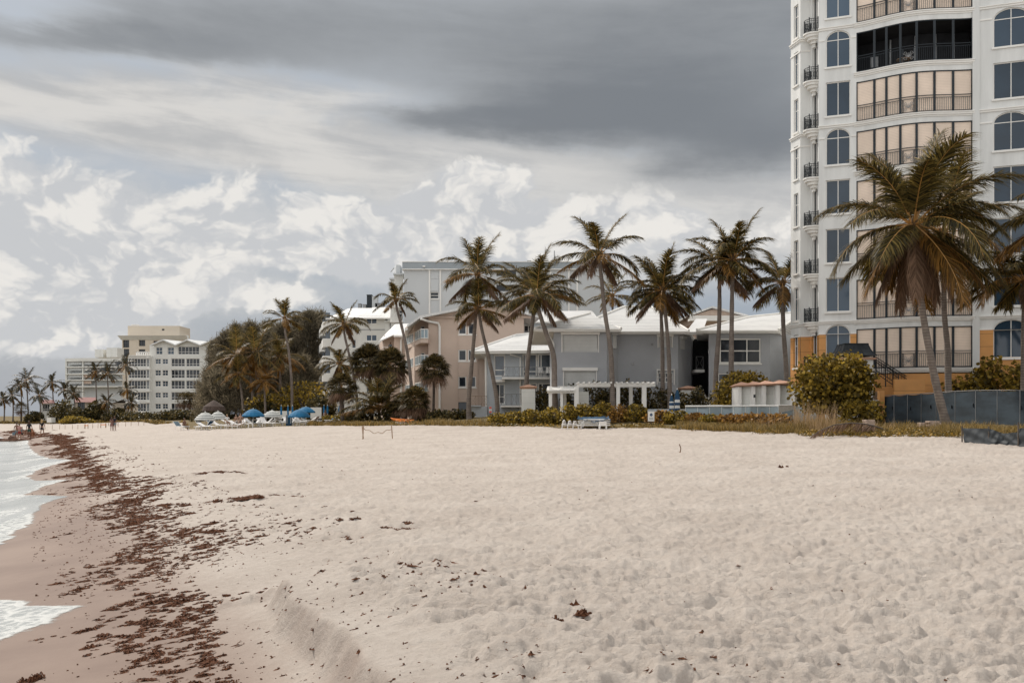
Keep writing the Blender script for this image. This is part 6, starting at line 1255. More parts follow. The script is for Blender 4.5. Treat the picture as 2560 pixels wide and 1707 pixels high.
BL = [(468,101,2.6,'cgrey',.75,'low grey lounger at the far left of the group'),(497,100,-.4,'navy',.95,'lounger with steep dark blue back under the front striped parasol'),(528,100,2.7,'cgrey',.7,'grey draped lounger right of the front striped parasol'),(548,102,.2,'cgrey',.75,'grey lounger leaning right under the rear striped parasol'),(570,104,2.9,'cwhite',.6,'white towel covered lounger, left of two'),(588,105,.3,'cwhite',.55,'white towel covered lounger, right of two'),(564,99.5,.02,'cred',.42,'lounger with dark red cushion, raised towards the right'),
 (652,104,2.9,'cwhite',.75,'white lounger behind the pole of the left blue parasol'),(676,104,.5,'cwhite',.8,'steep white lounger under the right striped parasol'),(690,101,3.0,'cwhite',.75,'white lounger left of the blue cabinet'),(738,102,.1,'cwhite',.35,'white lounger under the front blue parasol'),(757,100,-.2,'paver',.9,'beige backed lounger right of the front blue parasol'),(800,101,3.1,'cwhite',.3,'low white lounger left of the blue covered pile'),(579,107,.9,'cwhite',.7,'white lounger turned away behind the white towels'),(612,104,2.8,'cwhite',.5,'white lounger left of the left blue parasol pole'),(640,106,.4,'cwhite',.8,'steep white lounger right of the left blue parasol pole'),(664,103,2.9,'cgrey',.6,'grey lounger beneath the right striped parasol'),(701,104,.3,'cwhite',.9,'steep white lounger touching the blue cabinet'),
 (729,105,2.9,'cwhite',.7,'white lounger right behind the blue cabinet'),(772,104,2.7,'cwhite',.7,'white lounger under the rear blue parasol'),(784,106,.5,'cwhite',.85,'steep white lounger right of the rear blue parasol'),(538,98.5,2.9,'cwhite',.5,'white lounger in the front row below the rear striped parasol'),(485,99,.2,'cwhite',.5,'white lounger in the front row at the far left')]
for px, Y, rz, fb, bk_, lb in BL: x, y, z = place(px,Y); lounger(lb, x, y, z, rz, fabric=fb, back=bk_)
r = np.random.default_rng(41)
for i in range(16):
    px = 548+i*15.5+r.uniform(-4,4); Y = r.uniform(105,111); x, y, z = place(px,Y); lounger('white lounger in the crowded rear rows of the lounger beach', x, y, z, r.choice([.3,2.8])+r.normal(0,.3), fabric='cwhite' if i % 5 else 'cgrey', back=r.uniform(.5,1.0), group='rear rows of beach loungers')
def sidetable(label, px, Y, w_=.5, h=.45, group='small white side tables'):
    t = thing('side_table', label, 'side table', place(px,Y), .2, group); MB().box((-w_/2,-w_/2,h-.04),(w_/2,w_/2,h)).build('top', M['plastic'], t, local=True)
    for a in (-1,1):
        for c in (-1,1): MB().box((a*w_*.42-.025,c*w_*.42-.025,0),(a*w_*.42+.025,c*w_*.42+.025,h-.042)).build('leg', M['plastic'], t, local=True)
sidetable('white side table left of the red cushioned lounger', 508, 99.5); sidetable('white side table under the left blue parasol', 627, 101); sidetable('taller white side table behind the left blue parasol', 641, 103, .9, .8); sidetable('white side table right of the beige backed lounger', 787, 100, 1.0, .5)
cb = thing('towel_cabinet', 'navy towel cabinet standing among the white loungers', 'cabinet', place(721,103)); z = cb.location.z; Yq = 103
b = MB(); b.box((PX(714.5,Yq),Yq,z),(PX(727,Yq),Yq+.6,PZ(1037,Yq))); b.build('body', M['navy'], cb); b = MB()
for px in (714.2,717.5,727): pbox(b, px-.35, 1036.5, px+.35, 1058, Yq, .03, -.003)
b.build('door_frame', M['trimw'], cb)
# pile of loungers with blue cover (right end of the lounger beach) and stack by the dune hedge
def stackset(label, px0, px1, Y, n, cover, cz, group=None):
    """loungers lying on one another: each a lounger, plus the cover over them"""
    x0, y, z = place(px0,Y); L = (px1-px0)/F*Y
    for i in range(n):
        lounger(label[i], x0+(i % 2)*.12, y+(i//4)*1.0, z+(i % 4)*.12, 0, back=.02, L=L-.15*(i % 2), W=.7, h=.20+.0*i, group='stacked loungers', fabric='plastic')
    r = np.random.default_rng(n); V = []; Fc = []; nx, ny = 18, 5
    for i in range(nx+1):
        for j in range(ny+1): f = i/nx; V.append((x0+cover[0]*L+(cover[1]-cover[0])*L*f, y-.42+j*.30, z+cz+.07*math.sin(f*9+j)+.05*math.sin(f*23+j*2)-(.16 if j == 0 else 0)+r.normal(0,.02)))
    for i in range(nx):
        for j in range(ny): a = i*(ny+1)+j; Fc.append((a,a+1,a+ny+2,a+ny+1))
    return mobj('cushion_cover', V, Fc, M['navy' if px0 > 1000 else 'blue'], smooth=True)
o = stackset(['lowest white lounger under the blue cover, left beach pile','middle white lounger under the blue cover, left beach pile','upper white lounger under the blue cover, left beach pile'], 812, 866, 99, 3, (.35,1.0), .60); tag(o, 'blue cover draped on the lounger pile beside the golden dune bush', 'cover')
o = stackset(['lowest white lounger of the front stack at the dune hedge','second white lounger of the front stack at the dune hedge','third white lounger of the front stack at the dune hedge','top white lounger of the front stack at the dune hedge','lowest white lounger of the rear stack at the dune hedge','second white lounger of the rear stack at the dune hedge'], 1446, 1524, 62, 6, (-.02,1.02), .66); tag(o, 'crumpled navy cushions on the lounger stack by the dune hedge', 'cushions')
for i, px in enumerate((1405,1419,1432)):
    x, y, z = place(px,61.5-i*.2); t = thing('beach_chair', ('leftmost white tube chair of the nested row by the dune hedge','middle white tube chair of the nested row by the dune hedge','right white tube chair of the nested row, next to the stacked loungers')[i], 'chair', (x,y,z), 0, 'nested white chairs')
    b = MB()
    for q in (-.01,.34): b.tube([(0,q,0),(.03,q,.32),(.10,q,.55-.04*i),(.18,q,.58-.04*i)], .022, 5); b.tube([(.36,q,0),(.34,q,.3),(.05,q,.32)], .022, 5)
    for zz in (.58,.44,.30): b.tube([(.14*(zz > .4),-.01,zz-.04*i),(.14*(zz > .4),.34,zz-.04*i)], .018, 5)
    b.build('frame', M['plastic'], t, local=True); b = MB()
    for q in range(5): b.box((.04,.0,.20+q*.07),(.30-.02*q,.33,.235+q*.07))
    b.build('straps', M['cwhite'], t, local=True)
x, y, z = place(1507,60.9); t = thing('beach_chair', 'white moulded chair standing before the lounger stack', 'chair', (x,y,z), 0, 'white moulded chairs'); b = MB(); b.hexa([(-.22,-.2,.24),(.22,-.2,.24),(.22,.2,.24),(-.22,.2,.24),(-.20,-.26,.47),(.20,-.26,.47),(.20,-.20,.47),(-.20,-.20,.47)]); b.build('backrest', M['plastic'], t, local=True)
MB().box((-.23,-.22,.20),(.23,.24,.238)).build('seat', M['plastic'], t, local=True)
for a in (-.21,.21):
    for c in (-.2,.2): MB().box((a-.03,c-.03,-.02),(a+.03,c+.03,.198)).build('leg', M['plastic'], t, local=True)
o = seaweed(1439,1080.5,'small dark stone on the sand before the lounger stack',.09,.06,.07,0)

# signs
x, y, z = place(1628,61.5); t = thing('notice_sign', 'white notice sign with dark blue round emblem before the hedge', 'sign', (x,y,z)); Yq = 61.5
b = MB(); b.tube([(x,y+.03,z-.2),(x,y+.03,PZ(1053,Yq))], .03, 6); b.build('post', M['bark'], t); b = MB(); pbox(b, 1620, 1028, 1636, 1053, Yq, 0, .03); pl = b.build('panel', M['signw'], t)
b = MB(); c = at(1628,1036.5,Yq-.006); b.face([c+Vector((.085*math.cos(w),0,.095*math.sin(w))) for w in np.linspace(0,6.283,20)[:-1]]); b.build('emblem', M['signb'], pl)
b = MB(); c = at(1628,1036.5,Yq-.010); b.face([c+Vector((a*.085,0,e*.095)) for a, e in ((-.12,-.6),(.12,-.6),(.15,-.1),(.35,.0),(.3,.2),(.12,.28),(.14,.5),(0,.65),(-.14,.5),(-.12,.28),(-.3,.2),(-.35,0),(-.15,-.1))]); b.build('figure', M['metal'], pl)
b = MB()
for py in (1043.5,1045.5,1047.5): pbox(b, 1623, py, 1633, py+.8, Yq, .006, -.003)
b.build('text_lines', M['metal'], pl)
x, y, z = place(1226,80); t = thing('warning_sign', 'small red and white warning sign on a post, left of the low wing', 'sign', (x,y,z)); Yq = 80
b = MB(); b.tube([(x,y+.03,z-.2),(x,y+.03,PZ(1032,Yq))], .04, 6); b.build('post', M['bark'], t); b = MB(); pbox(b, 1222.5, 1016, 1229.5, 1032, Yq, 0, .03); pl = b.build('panel', M['signw'], t); b = MB(); pbox(b, 1222.9, 1016.3, 1229.1, 1022, Yq, .004, -.002); pbox(b, 1222.9, 1027, 1229.1, 1031.6, Yq, .004, -.002); b.build('red_field', M['signr'], pl)
b = MB()
for py in (1023.3,1025.1): pbox(b, 1223.8, py, 1228.4, py+.8, Yq, .004, -.002)
b.build('text_lines', M['metal'], pl)
# rope stakes on the sand
SG2 = 'rope stakes on the sand'
for px, pt, lean, lb in ((905.5,1064,-.03,'leaning weathered stake, left one of the roped pair'),(909,1062.5,.02,'upright weathered stake beside the leaning one'),(979,1063.5,-.02,'single weathered stake at the right end of the rope')):
    x, y, z = place(px,60 if px != 909 else 59.5); b = MB(); b.tube([(lean*-3,0,-.2),(0,0,PZ(pt,y)-z)], .032, 5); o = b.build('wooden_stake', M['wood']); o.location = (x,y,z); tag(o, lb, 'stake', SG2)
b = MB(); p, q = at(909,1070,60), at(978,1071,60); b.tube([p+(q-p)*f-Z3*(.28*math.sin(math.pi*f)+.05*math.sin(f*21)) for f in np.linspace(0,1,22)], .018, 4); tag(b.build('rope', M['wood']), 'sagging rope tied between the two stakes', 'rope')
for i in range(16):
    px = 112+i*16.5+(i*7 % 5); Y = 160-i*1.2; x, y, z = place(px,Y); b = MB(); b.tube([(0,0,-.2),(.02,0,.75)], .035, 4); o = b.build('thin_stake', M['wood']); o.location = (x,y,z); tag(o, 'thin wooden stake in the marked line on the far beach', 'stake', 'stake line on the far beach')
for px, Y, lb in ((212,150,'left orange marker barrier on the far beach'),(252,148,'orange marker barrier between the left one and the couple')):
    x, y, z = place(px,Y); t = thing('marker_barrier', lb, 'barrier', (x,y,z), 0, 'orange barriers'); w_ = 13/F*Y if px > 230 else 8/F*Y
    for q in (0,w_): MB().box((q-.04,-.04,-.1),(q+.04,.04,.72)).build('stake', M['wood'], t, local=True)
    MB().box((0,-.06,.48),(w_,-.045,.58)).build('tape', M['orangep'], t, local=True)
# kayaks, thatched hut
for i, (px, py, mt, rz, lb) in enumerate(((1005,1044,'orangep',.25,'orange kayak lying in the dune plants'),(1018,1049,'orangep',.1,'second orange kayak in front of a pale one'),(1012,1052,'cwhite',-.1,'pale kayak between the orange ones'))):
    Y = 84-i; x = PX(px,Y); b = MB(); L = 1.0; V = []
    P = [(-L,.0,.22),(-L*.7,0,.06),(0,0,.0),(L*.7,0,.06),(L,0,.24)]; b.tube([(a,c,d+.22) for a, c, d in P], [.03,.15,.22,.15,.03], 9); k_ = b.build('kayak', M[mt], smooth=True); k_.location = (x,Y,PZ(py,Y)-.42); k_.rotation_euler = (0,.08,rz); k_.scale = (1,1,.75) if mt != 'cwhite' else (.8,.8,.6); tag(k_, lb, 'kayak', 'kayaks in the dune plants')
    c = MB(); c.lathe([(.16,.50),(.20,.53),(.17,.56)], 12); ck = c.build('cockpit_rim', M['iron'], k_, local=True)
x, y, z = place(535,150); t = thing('thatched_hut', 'brown thatched hut roof on posts behind the striped parasols', 'hut', (x,y,z))
zt_, zb_ = PZ(1000,150)-z, PZ(1027,150)-z; MB().lathe([(.05,zt_),(.5,zt_-.25),(1.5,zt_-.95),(1.75,zb_),(1.6,zb_-.1),(.1,zb_+.3)], 18).build('thatch', M['thatch'], t, local=True)
for a in range(5): w_ = a*1.257; MB().tube([(1.3*math.cos(w_),1.3*math.sin(w_),-.2),(1.3*math.cos(w_),1.3*math.sin(w_),zb_+.2)], .06, 6).build('post', M['bark'], t, local=True)

# ================================================================ right side: mesh fence, silt cloth, pavers, stair, gazebo
fe = thing('mesh_fence', 'long navy privacy mesh fence on thin posts behind the dune grass', 'fence', place(2380,56))
fp = [(2201,990,1051,62),(2234.5,988,1051,61),(2268,986.5,1052,59.5),(2302.5,984.5,1053,58),(2340,982,1054,56.5),(2387,978.5,1057,54.5),(2438,976.5,1060,52.5),(2492,976,1064,50.5),(2549,976,1068,48.5),(2640,975,1075,46)]
pf = [at(a,t,Y) for a, t, _, Y in fp]; V = []; Fc = []; nx, ny = 72, 10
for i in range(nx+1):
    f = i/nx*(len(pf)-1); j = min(int(f),len(pf)-2); u = f-j; p = pf[j]*(1-u)+pf[j+1]*u; zb_ = gz1(p.x,p.y)-.05; sag = .05*math.sin(math.pi*u)
    for k in range(ny+1): v = k/ny; V.append((p.x, p.y+.035*math.sin(math.pi*u)*math.sin(v*7+j)+.02*math.sin(f*9+v*5), zb_+(p.z-sag-zb_)*v))
for i in range(nx):
    for k in range(ny): a = i*(ny+1)+k; Fc.append((a,a+1,a+ny+2,a+ny+1))
mobj('mesh_panel', V, Fc, M['mesh'], fe, smooth=True).matrix_parent_inverse = Matrix.Translation(-fe.location)
for p in pf: b = MB(); b.tube([p+Vector((0,-.05,0))-Z3*(p.z-gz1(p.x,p.y)+.1), p+Vector((0,-.05,.03))], .024, 5); b.build('post', M['metal'], fe)
b = MB(); b.tube([p+Vector((0,-.03,.01)) for p in pf], .022, 5); b.build('top_wire', M['metal'], fe)
for i, px in enumerate((2231,2276,2326,2379,2433,2552)):
    j = min(max(0,[q for q in range(len(fp)-1) if fp[q][0] <= px][-1]),8); u = (px-fp[j][0])/(fp[j+1][0]-fp[j][0]); p = pf[j]*(1-u)+pf[j+1]*u; w_ = .055; b = MB(); n = Vector((0,-.075,0)); zz = p.z-.78-.06*(i % 2)
    b.face([Vector((p.x-w_,p.y,zz-.09))+n,Vector((p.x+w_,p.y,zz-.11))+n,Vector((p.x+w_*1.1,p.y,zz+.10))+n,Vector((p.x-w_*.9,p.y,zz+.11))+n]); b.build('wind_flap', M['iron'], fe)
# silt cloth
tp = thing('silt_cloth', 'sagging slate grey silt cloth strung between stakes on the sand edge, right', 'fabric barrier', place(2480,38))
cp = [(2407,1070,1115,39.5),(2474,1071,1117,38.2),(2510,1083,1120,37.6),(2546,1080,1127,36.8),(2548,1070,1129,36.6),(2640,1066,1140,35)]
ct = [at(a,t,Y) for a, t, _, Y in cp]; cb_ = [at(a,q,Y) for a, _, q, Y in cp]; V = []; Fc = []; nx, ny = 90, 16; r = np.random.default_rng(3)
for i in range(nx+1):
    f = i/nx*(len(cp)-1); j = min(int(f),len(cp)-2); u = f-j
    for k in range(ny+1):
        v = k/ny; p = (cb_[j]*(1-u)+cb_[j+1]*u)*(1-v)+(ct[j]*(1-u)+ct[j+1]*u)*v; fold = .06*math.sin((f*4.0+v*3.2*(1 if j == 0 else -1.4))*2.1)*math.sin(math.pi*min(1,v*1.1+.1))+.022*math.sin(f*17-v*9)+.05*math.sin(v*3.1+f)
        V.append((p.x+.02*math.sin(v*11+f*7), p.y-fold-.25*(1-v)**4*(.5+.5*math.sin(f*3)), max(p.z, gz1(p.x,p.y)-.04)))
for i in range(nx):
    for k in range(ny): a = i*(ny+1)+k; Fc.append((a,a+1,a+ny+2,a+ny+1))
mobj('cloth', V, Fc, M['tarp'], tp, smooth=True).matrix_parent_inverse = Matrix.Translation(-tp.location)
for i in (0,1,4): p = ct[i]; b = MB(); b.tube([p+Vector((0,.06,.08 if i < 4 else .22)), Vector((p.x,p.y+.06,gz1(p.x,p.y)-.2))], .03, 5); b.build('stake', M['bark'], tp)
# pavers
def pavers(label, px, Y, n, w_, d_, seed, jit=.02, rz=.1):
    r = np.random.default_rng(seed); t = thing('paver_stack', label, 'paver stack', place(px,Y), rz, 'paver stacks'); h = .085
    for i in range(n):
        b = MB(); x, y, a = r.normal(0,jit), r.normal(0,jit), r.normal(0,.04); c = [(-w_/2,-d_/2),(w_/2,-d_/2),(w_/2,d_/2),(-w_/2,d_/2)]; c = [(x+p*math.cos(a)-q*math.sin(a), y+p*math.sin(a)+q*math.cos(a)) for p, q in c]; b.prism(c, i*h, i*h+h-.012); b.build('paver', M['paver'], t, local=True)
pavers('tall neat stack of pinkish pavers beside the fallen frond', 2172, 46.5, 7, .42, .42, 1); pavers('left low stack of pavers in the dune grass', 2310, 47.5, 4, .46, .4, 2); pavers('right low stack of pavers in the dune grass', 2331, 47.2, 5, .50, .4, 3)
pavers('loose pavers tumbled behind the silt cloth', 2478, 40.5, 3, .75, .35, 4, .14, .3)
# fallen frond
r = np.random.default_rng(77); x, y, z = place(2195,46); t = thing('fallen_frond', 'dry brown palm frond fallen on the sand edge, left of the pavers', 'palm frond', (0,0,0)); K = 10; P = [at(2232,1081,45.8),at(2215,1075,45.8),at(2190,1066,45.6),at(2160,1059,45.4),at(2125,1057,45.2),at(2085,1062,45),at(2050,1076,44.6),at(2030,1089,44.4)]
MB().tube(P, [.05,.045,.04,.035,.03,.025,.02,.012], 6).build('stem', M['bark'], t); V = []; Fc = []
for i in range(210):
    f = r.uniform(.28,1); g = f*(len(P)-1); j = min(int(g),len(P)-2); p = P[j]*(1-(g-j))+P[j+1]*(g-j); T = (P[j+1]-P[j]).normalized(); L = r.uniform(.45,1.05)*(1.05-.5*f)
    d = (T*.55+Vector((0,-.45 if i % 2 else .5,0))+Vector((r.normal(0,.12),r.normal(0,.12),-.55))).normalized(); q = p+d*L*.6; e = q+(d+Vector((-.2,0,-.5))).normalized()*L*.4
    for v in (q,e): v.z = max(v.z, gz1(v.x,v.y)+.01+.02*r.uniform())
    w_ = T*.018; b_ = len(V); V += [tuple(p-w_),tuple(p+w_),tuple(q+w_*.9),tuple(q-w_*.9),tuple(e)]; Fc += [(b_,b_+1,b_+2,b_+3),(b_+3,b_+2,b_+4)]
mobj('leaflets', V, Fc, M['leafd'], t)
# curved-roof gazebo, entrance stair
gz_ = thing('gate_gazebo', 'small gate house with flared dark metal roof behind the large sea grape', 'gazebo', place(2140,64)); Yz = 62.5; zt = PZ(889,Yz); cx_ = PX(2140,Yz)
b = MB(); b.box((cx_-.80,Yz-.1,1.0),(cx_+1.05,Yz+1.7,zt-.25)); b.build('pier', M['stucco'], gz_); b = MB(); b.box((cx_-.95,Yz-.25,zt-.245),(cx_+1.2,Yz+1.85,zt-.13)); b.build('cornice', M['terra'], gz_)
b = MB(); prof = [(1.15,0),(.97,.18),(.85,.40),(.77,.62),(.73,.75)]; sq = lambda s, z: [(cx_+.05+a*s, Yz+.8+c*s, zt+z) for a, c in ((-1,-1),(1,-1),(1,1),(-1,1))]
for (s0, z0_), (s1, z1_) in zip(prof[:-1], prof[1:]):
    A_, B_ = sq(s0,z0_), sq(s1,z1_); [b.face([A_[q],A_[(q+1)%4],B_[(q+1)%4],B_[q]]) for q in range(4)]
b.face(sq(.73,.75)); b.face(sq(1.15,0)[::-1]); rf = b.build('roof', M['copper'], gz_); b = MB()
for q in range(4):
    for f in (0,.33,.66): b.tube([Vector(sq(s,z)[q])*(1-f)+Vector(sq(s,z)[(q+1)%4])*f for s, z in prof], .028, 4)
b.tube([Vector(v) for v in sq(.75,.75)+sq(.75,.75)[:1]], .04, 4); b.build('seams', M['iron'], rf); b = MB()
for q in range(4): v = Vector(sq(1.0,0)[q]); b.tube([v+Z3*.06, v-Z3*.13], .035, 4)
b.build('roof_support', M['iron'], gz_)
st = thing('entrance_stair', 'paver stair with black handrails rising to the tower terrace', 'stair', place(2230,63.5)); b = MB()
for i in range(11): y0 = 63.0-i*.0; x0 = PX(2258-i*5.6,63); b.box((x0-.16,63.0,1.0),(x0,64.6,1.65+i*.16)); 
b.build('steps', M['paver'], st); zz = lambda px: PZ(890+(px-2185)*.72,63)
for yy, (pa, pe) in ((62.95,(2182,2246)),(64.55,(2190,2275))):
    b = MB(); n = 12
    for o_ in (0,-.16,-.85): b.tube([(PX(pa,yy),yy,PZ(893,yy)+o_),(PX(pe,yy),yy,PZ(938 if yy < 64 else 946,yy)+o_)], .028, 5)
    for i in range(n+1): px = pa+(pe-pa)*i/n; zt2 = PZ(893+(px-pa)/(pe-pa)*(45 if yy < 64 else 53),yy); b.tube([(PX(px,yy),yy,zt2-(.85 if i % 6 else 1.3)),(PX(px,yy),yy,zt2)], .012 if i % 6 else .04, 4)
    b.build('handrail', M['iron'], st)
b = MB(); b.box((PX(2215,64),62.6,1.0),(PX(2290,64),62.85,PZ(948,62.6))); b.box((PX(2192,62),61.5,1.0),(PX(2204,62),61.9,PZ(976,62))); tag(b.build('planter_wall', M['orange']), 'orange stucco planter wall at the foot of the tower stair', 'wall')
b = MB(); b.box((PX(2060,62),61.6,1.0),(PX(2196,62),61.8,PZ(1000,62))); tag(b.build('garden_wall', M['stucco']), 'white garden wall behind the large sea grape and its bush', 'wall')
# small finds on the sand
b = MB(); o_ = seaweed(1700,1131,'thin reddish stick standing in the sand right of centre',.05,.03,.03,6,0,'wood'); b.tube([(0,0,-.05),(.03,0,.15),(-.02,0,.30)], .018, 5); k_ = b.build('twig', M['leafd'], o_, local=True); k_.location.z = gz1(o_.location.x, o_.location.y)
Yb_ = 1.68*F/(1638-HY); o = MB().lathe([(.001,0),(.020,0),(.022,.02),(.018,.026),(.001,.026)], 12).build('bottle_cap', M['blue']); o.location = (PX(1785,Yb_),Yb_,gz1(PX(1785,Yb_),Yb_)+.02); o.rotation_euler = (.5,.3,0); tag(o, 'tiny blue bottle cap on the dry foreground sand', 'bottle cap')
# ================================================================ people, dog, boulders
def skin_obj(name, J, E_, mtl, parent, sub=1):
    """body grown along a skeleton: J joints (co, radius), E_ edges"""
    me = bpy.data.meshes.new(name); me.from_pydata([j[0] for j in J], E_, []); me.materials.append(mtl); o = link(bpy.data.objects.new(name, me), parent)
    sk = o.modifiers.new('skin', 'SKIN'); sk.use_smooth_shade = True
    for v, j in zip(me.skin_vertices[0].data, J): v.radius = (j[1], j[1]) if not isinstance(j[1], tuple) else j[1]
    me.skin_vertices[0].data[0].use_root = True
    s = o.modifiers.new('sub', 'SUBSURF'); s.levels = sub; s.render_levels = sub; return o
def person(label, px, Y, h, rz, top=None, bottom=None, hair='hair', skin='skin', step=.10, arms=((.12,.02),(.12,.02)), long_hair=False, dress=None, group=None, sit=False, zoff=0):
    x, y, z = place(px,Y); t = thing('person', label, 'person', (x,y,z+zoff), rz, group); k = h/1.75
    P = lambda a, b, c: (a*k, b*k, c*k)
    if sit: kn = [P(s*.11,-.42,.50) for s in (-1,1)]; an = [P(s*.11,-.45,.10) for s in (-1,1)]; hz = .48; up = hz-.92
    else: kn = [P(-.09,-step*.6,.50), P(.09,step*.3-.03,.50)]; an = [P(-.09,-step,.08), P(.09,step,.08)]; up = 0
    U = lambda a, b, c: P(a,b,c+up)
    J = [(U(0,0,.95),.13*k),(U(0,-.01,1.12),.115*k),(U(0,-.01,1.30),.135*k),(U(0,0,1.43),.085*k),(U(0,0,1.50),.052*k),(U(0,-.015,1.58),.072*k),(U(0,-.01,1.68),.085*k),(U(0,0,1.745),.045*k)]; E_ = [(i,i+1) for i in range(7)]
    for s, q in ((-1,0),(1,1)):
        b = len(J); J += [(U(s*.09,0,.88),.088*k),(kn[q],.056*k),(an[q],.038*k),((an[q][0],an[q][1]-.15*k,an[q][2]-.045*k),.032*k)]; E_ += [(0,b),(b,b+1),(b+1,b+2),(b+2,b+3)]
        out, fw = arms[q]; b = len(J); el_ = U(s*(.21+out*.55),-fw*.3,1.14); wr = U(s*(.20+out),-fw-.02,.90+fw*.5); hd = U(s*(.20+out*1.05),-fw-.04,.82+fw*.55)
        J += [(U(s*.18,0,1.40),.055*k),(el_,.040*k),(wr,.028*k),(hd,(.038*k,.022*k))]; E_ += [(3,b),(b,b+1),(b+1,b+2),(b+2,b+3)]
        for f, (du, l) in enumerate(((-.024,.075),(-.008,.085),(.008,.08),(.024,.062))):
            c = len(J); J += [((hd[0],hd[1]+du*k,hd[2]-.05*k),.010*k),((hd[0]-s*.012*k,hd[1]+du*k*1.1,hd[2]-(.05+l)*k),.008*k)]; E_ += [(b+3,c),(c,c+1)]
        c = len(J); J += [((hd[0],hd[1]-.045*k,hd[2]-.01*k),.011*k),((hd[0]-s*.01*k,hd[1]-.06*k,hd[2]-.05*k),.009*k)]; E_ += [(b+3,c),(c,c+1)]
    body = skin_obj('body', J, E_, M[skin], t)
    hb = MB(); c = Vector(U(0,.015,1.685)); n = 10
    for i in range(5): pass
    hb.lathe([(.001,c.z+.095*k),(.05*k,c.z+.085*k),(.088*k,c.z+.04*k),(.098*k,c.z-.01*k),(.088*k,c.z-.06*k if not long_hair else c.z-.12*k)]+([(.10*k,c.z-.26*k),(.06*k,c.z-.40*k)] if long_hair else []), n, (c.x,c.y+.02*k)); hb.build('hair', M[hair], t, True, local=True)
    for s in (-1,1): MB().lathe([(.001,c.z-.005*k),(.011*k,c.z-.012*k),(.001,c.z-.02*k)], 6, (s*.032*k,c.y-.105*k)).build('eye', M['cblack'], t, local=True)
    if top:
        T_ = [(U(0,0,.99),.145*k),(U(0,-.01,1.13),.132*k),(U(0,-.01,1.30),.150*k),(U(0,0,1.42),.095*k)]; e = [(0,1),(1,2),(2,3)]
        for s, q in ((-1,0),(1,1)): b = len(T_); T_ += [(U(s*.17,0,1.395),.070*k),(U(s*(.195+arms[q][0]*.3),-arms[q][1]*.15,1.24),.062*k)]; e += [(3,b),(b,b+1)]
        skin_obj('shirt', T_, e, M[top], t)
    if bottom:
        T_ = [(U(0,0,.99),.140*k),(U(0,0,.92),.146*k)]; e = [(0,1)]
        for s, q in ((-1,0),(1,1)): b = len(T_); m_ = tuple(U(s*.09,0,.86)[i]*.45+kn[q][i]*.55 for i in range(3)); T_ += [(U(s*.092,0,.85),.100*k),(m_,.088*k)]; e += [(1,b),(b,b+1)]
        skin_obj('shorts', T_, e, M[bottom], t)
    if dress: MB().lathe([(.15*k,U(0,0,1.05)[2]),(.185*k,U(0,0,.88)[2]),(.235*k,U(0,0,.62)[2])], 14).build('skirt', M[dress], t, True, local=True)
    return t
person('woman with long brown hair and pale dress, left one of the hugging couple', 279, 119, 1.62, 3.3, 'cred2', None, 'hair', 'tan', .06, ((.02,.05),(.16,-.12)), True, 'cred2')
person('man in dark shirt and grey shorts, right one of the hugging couple', 286.5, 119.2, 1.78, 3.0, 'cblack', 'cgrey', 'hair', 'tan', .05, ((.16,-.14),(.06,.10)))
PB = 'people at the water edge'
person('bare backed man in golden shorts behind the one in red, carrying a bag', 42, 97, 1.72, 3.3, None, 'cgrey', 'hair', 'tan', .14, ((.12,.0),(.08,.05)), group=PB)
person('person in dark red shorts wading between the boulders', 48.5, 95.5, 1.60, 3.0, 'cpink', 'cred', 'hair', 'skin', .10, ((.10,.1),(.12,.0)), group=PB)
person('child in pale shirt next to the wader in red shorts', 55, 97.5, 1.22, 3.2, 'cgrey', 'navy' if False else 'cblack', 'hair', 'skin', .08, ((.14,.0),(.2,.02)), group=PB)
person('woman with long dark hair and green bag at the water edge', 73, 98, 1.72, 3.15, 'cblack', 'cgreen', 'hair', 'tan', .06, ((.10,.03),(.10,.03)), True, group=PB)
person('blond walker in long dark top stepping over the seaweed', 105, 101, 1.72, 3.0, 'cblack', 'cblack', 'blond', 'skin', .22, ((.08,.05),(.08,-.02)), True, group=PB)
b = MB(); b.box((-.14,-.05,0),(.14,.05,.36)); b.tube([(-.1,0,.36),(0,0,.55),(.1,0,.36)], .012, 4); o = b.build('tote_bag', M['cgrey']); x, y, z = place(35.5,97); o.location = (x,y-.05,z+.42); tag(o, 'grey bag hanging in the bare backed man\'s hand', 'bag')
PL = 'people among the loungers'
person('sunbather sitting at the far left of the loungers', 461, 102, 1.7, 1.2, None, 'cgrey', 'hair', 'tan', sit=True, group=PL, zoff=-.05)
person('sunbather in white cap sitting behind the white towels', 568, 106, 1.7, .6, 'cwhite', 'cwhite', 'blond', 'skin', sit=True, group=PL, zoff=.15)
person('bare chested sunbather left of two behind the red cushion', 590, 107, 1.7, -.2, None, 'cgrey', 'hair', 'skin', sit=True, group=PL, zoff=.1)
person('bare chested sunbather right of two behind the red cushion', 601, 106, 1.75, .2, None, 'cgrey', 'hair', 'skin', sit=True, group=PL, zoff=.15)
person('bather with orange skin standing left of the blue covered pile', 813, 102, 1.6, .3, None, 'cred', 'hair', 'tan', .06, group=PL, zoff=-.2)
person('person leaning on the small beige block balcony', 976, 121.5, 1.7, .4, 'cgrey', 'cblack', 'hair', 'tan', .05, group=PL, zoff=PZ(890,121.5)-gz1(PX(976,121.5),121.5))
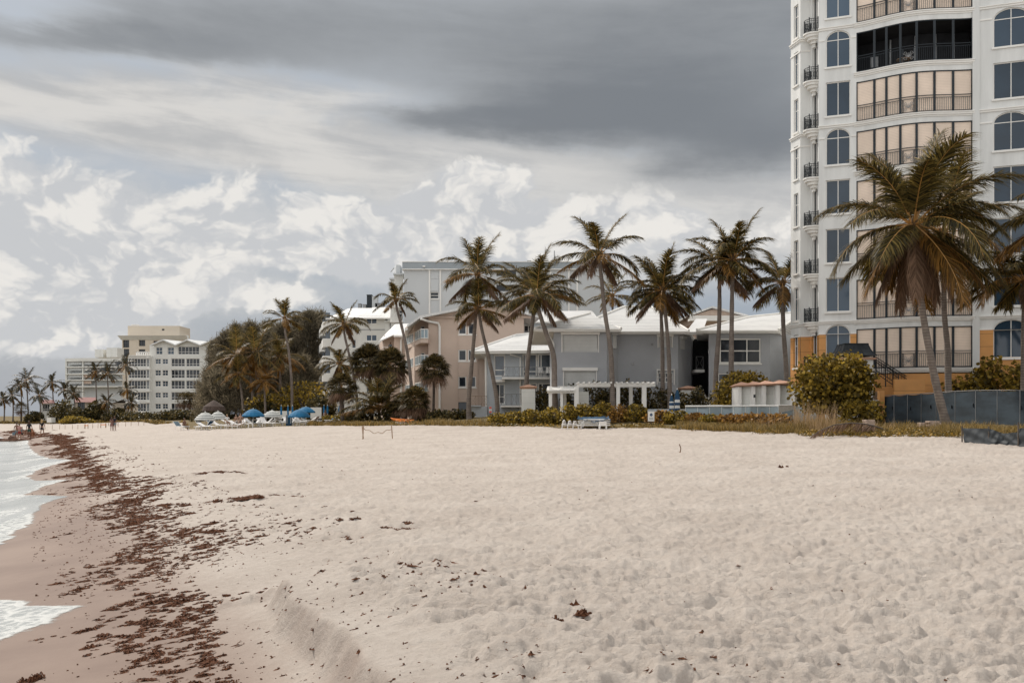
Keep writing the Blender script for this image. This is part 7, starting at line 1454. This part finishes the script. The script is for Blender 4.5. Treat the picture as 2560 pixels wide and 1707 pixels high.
# dog: side on, walking
x, y, z = place(82,97.5); t = thing('dog', 'long legged red brown dog walking beside the woman with the green bag', 'dog', (x,y,z), 2.2)
J = [((-.24,0,.60),.105),((0,0,.60),.115),((.24,0,.63),.135),((.38,0,.76),.085),((.48,0,.88),.085),((.58,0,.86),.055),((.67,0,.84),.035),((-.36,0,.64),.035),((-.52,0,.74),.02)]; E_ = [(0,1),(1,2),(2,3),(3,4),(4,5),(5,6),(0,7),(7,8)]
for s in (-.085,.085):
    b = len(J); J += [((.25,s,.52),.065),((.26+s*.5,s,.30),.034),((.24+s,s,.06),.028),((.28+s,s,.03),.03)]; E_ += [(2,b),(b,b+1),(b+1,b+2),(b+2,b+3)]
    b = len(J); J += [((-.25,s,.52),.085),((-.18-s,s,.36),.05),((-.33-s,s,.23),.03),((-.29-s,s,.05),.026),((-.24-s,s,.03),.03)]; E_ += [(0,b),(b,b+1),(b+1,b+2),(b+2,b+3),(b+3,b+4)]
    b = len(J); J += [((.46,s*.7,.95),.03),((.42,s*1.1,.86),.022)]; E_ += [(4,b),(b,b+1)]
skin_obj('body', J, E_, M['dog'], t)
for px, wd_, hh, lb in ((12,.62,.22,'low flat boulder at the left edge of the water'),(33,.48,.50,'highest pointed boulder beside the waders'),(57,.42,.26,'rounded boulder right of the waders'),(67,.42,.24,'boulder behind the woman with the green bag')):
    Y = 93.5; x = PX(px,Y); r = np.random.default_rng(px); bm = bmesh.new(); bmesh.ops.create_icosphere(bm, subdivisions=3, radius=1)
    for v in bm.verts: f = 1+.28*float(fbm(np.array([v.co.x*1.3+px]),np.array([v.co.y*1.3+v.co.z*1.7]),3,px)[0])*2; v.co = Vector((v.co.x*wd_*f, v.co.y*wd_*.7*f, max(-.15,v.co.z*hh*f)))
    me = bpy.data.meshes.new('boulder'); bm.to_mesh(me); bm.free(); me.materials.append(M['rock']); o = link(bpy.data.objects.new('boulder', me)); o.location = (x,Y,max(gz1(x,Y),-.62)); tag(o, lb, 'boulder', 'boulders at the water edge')
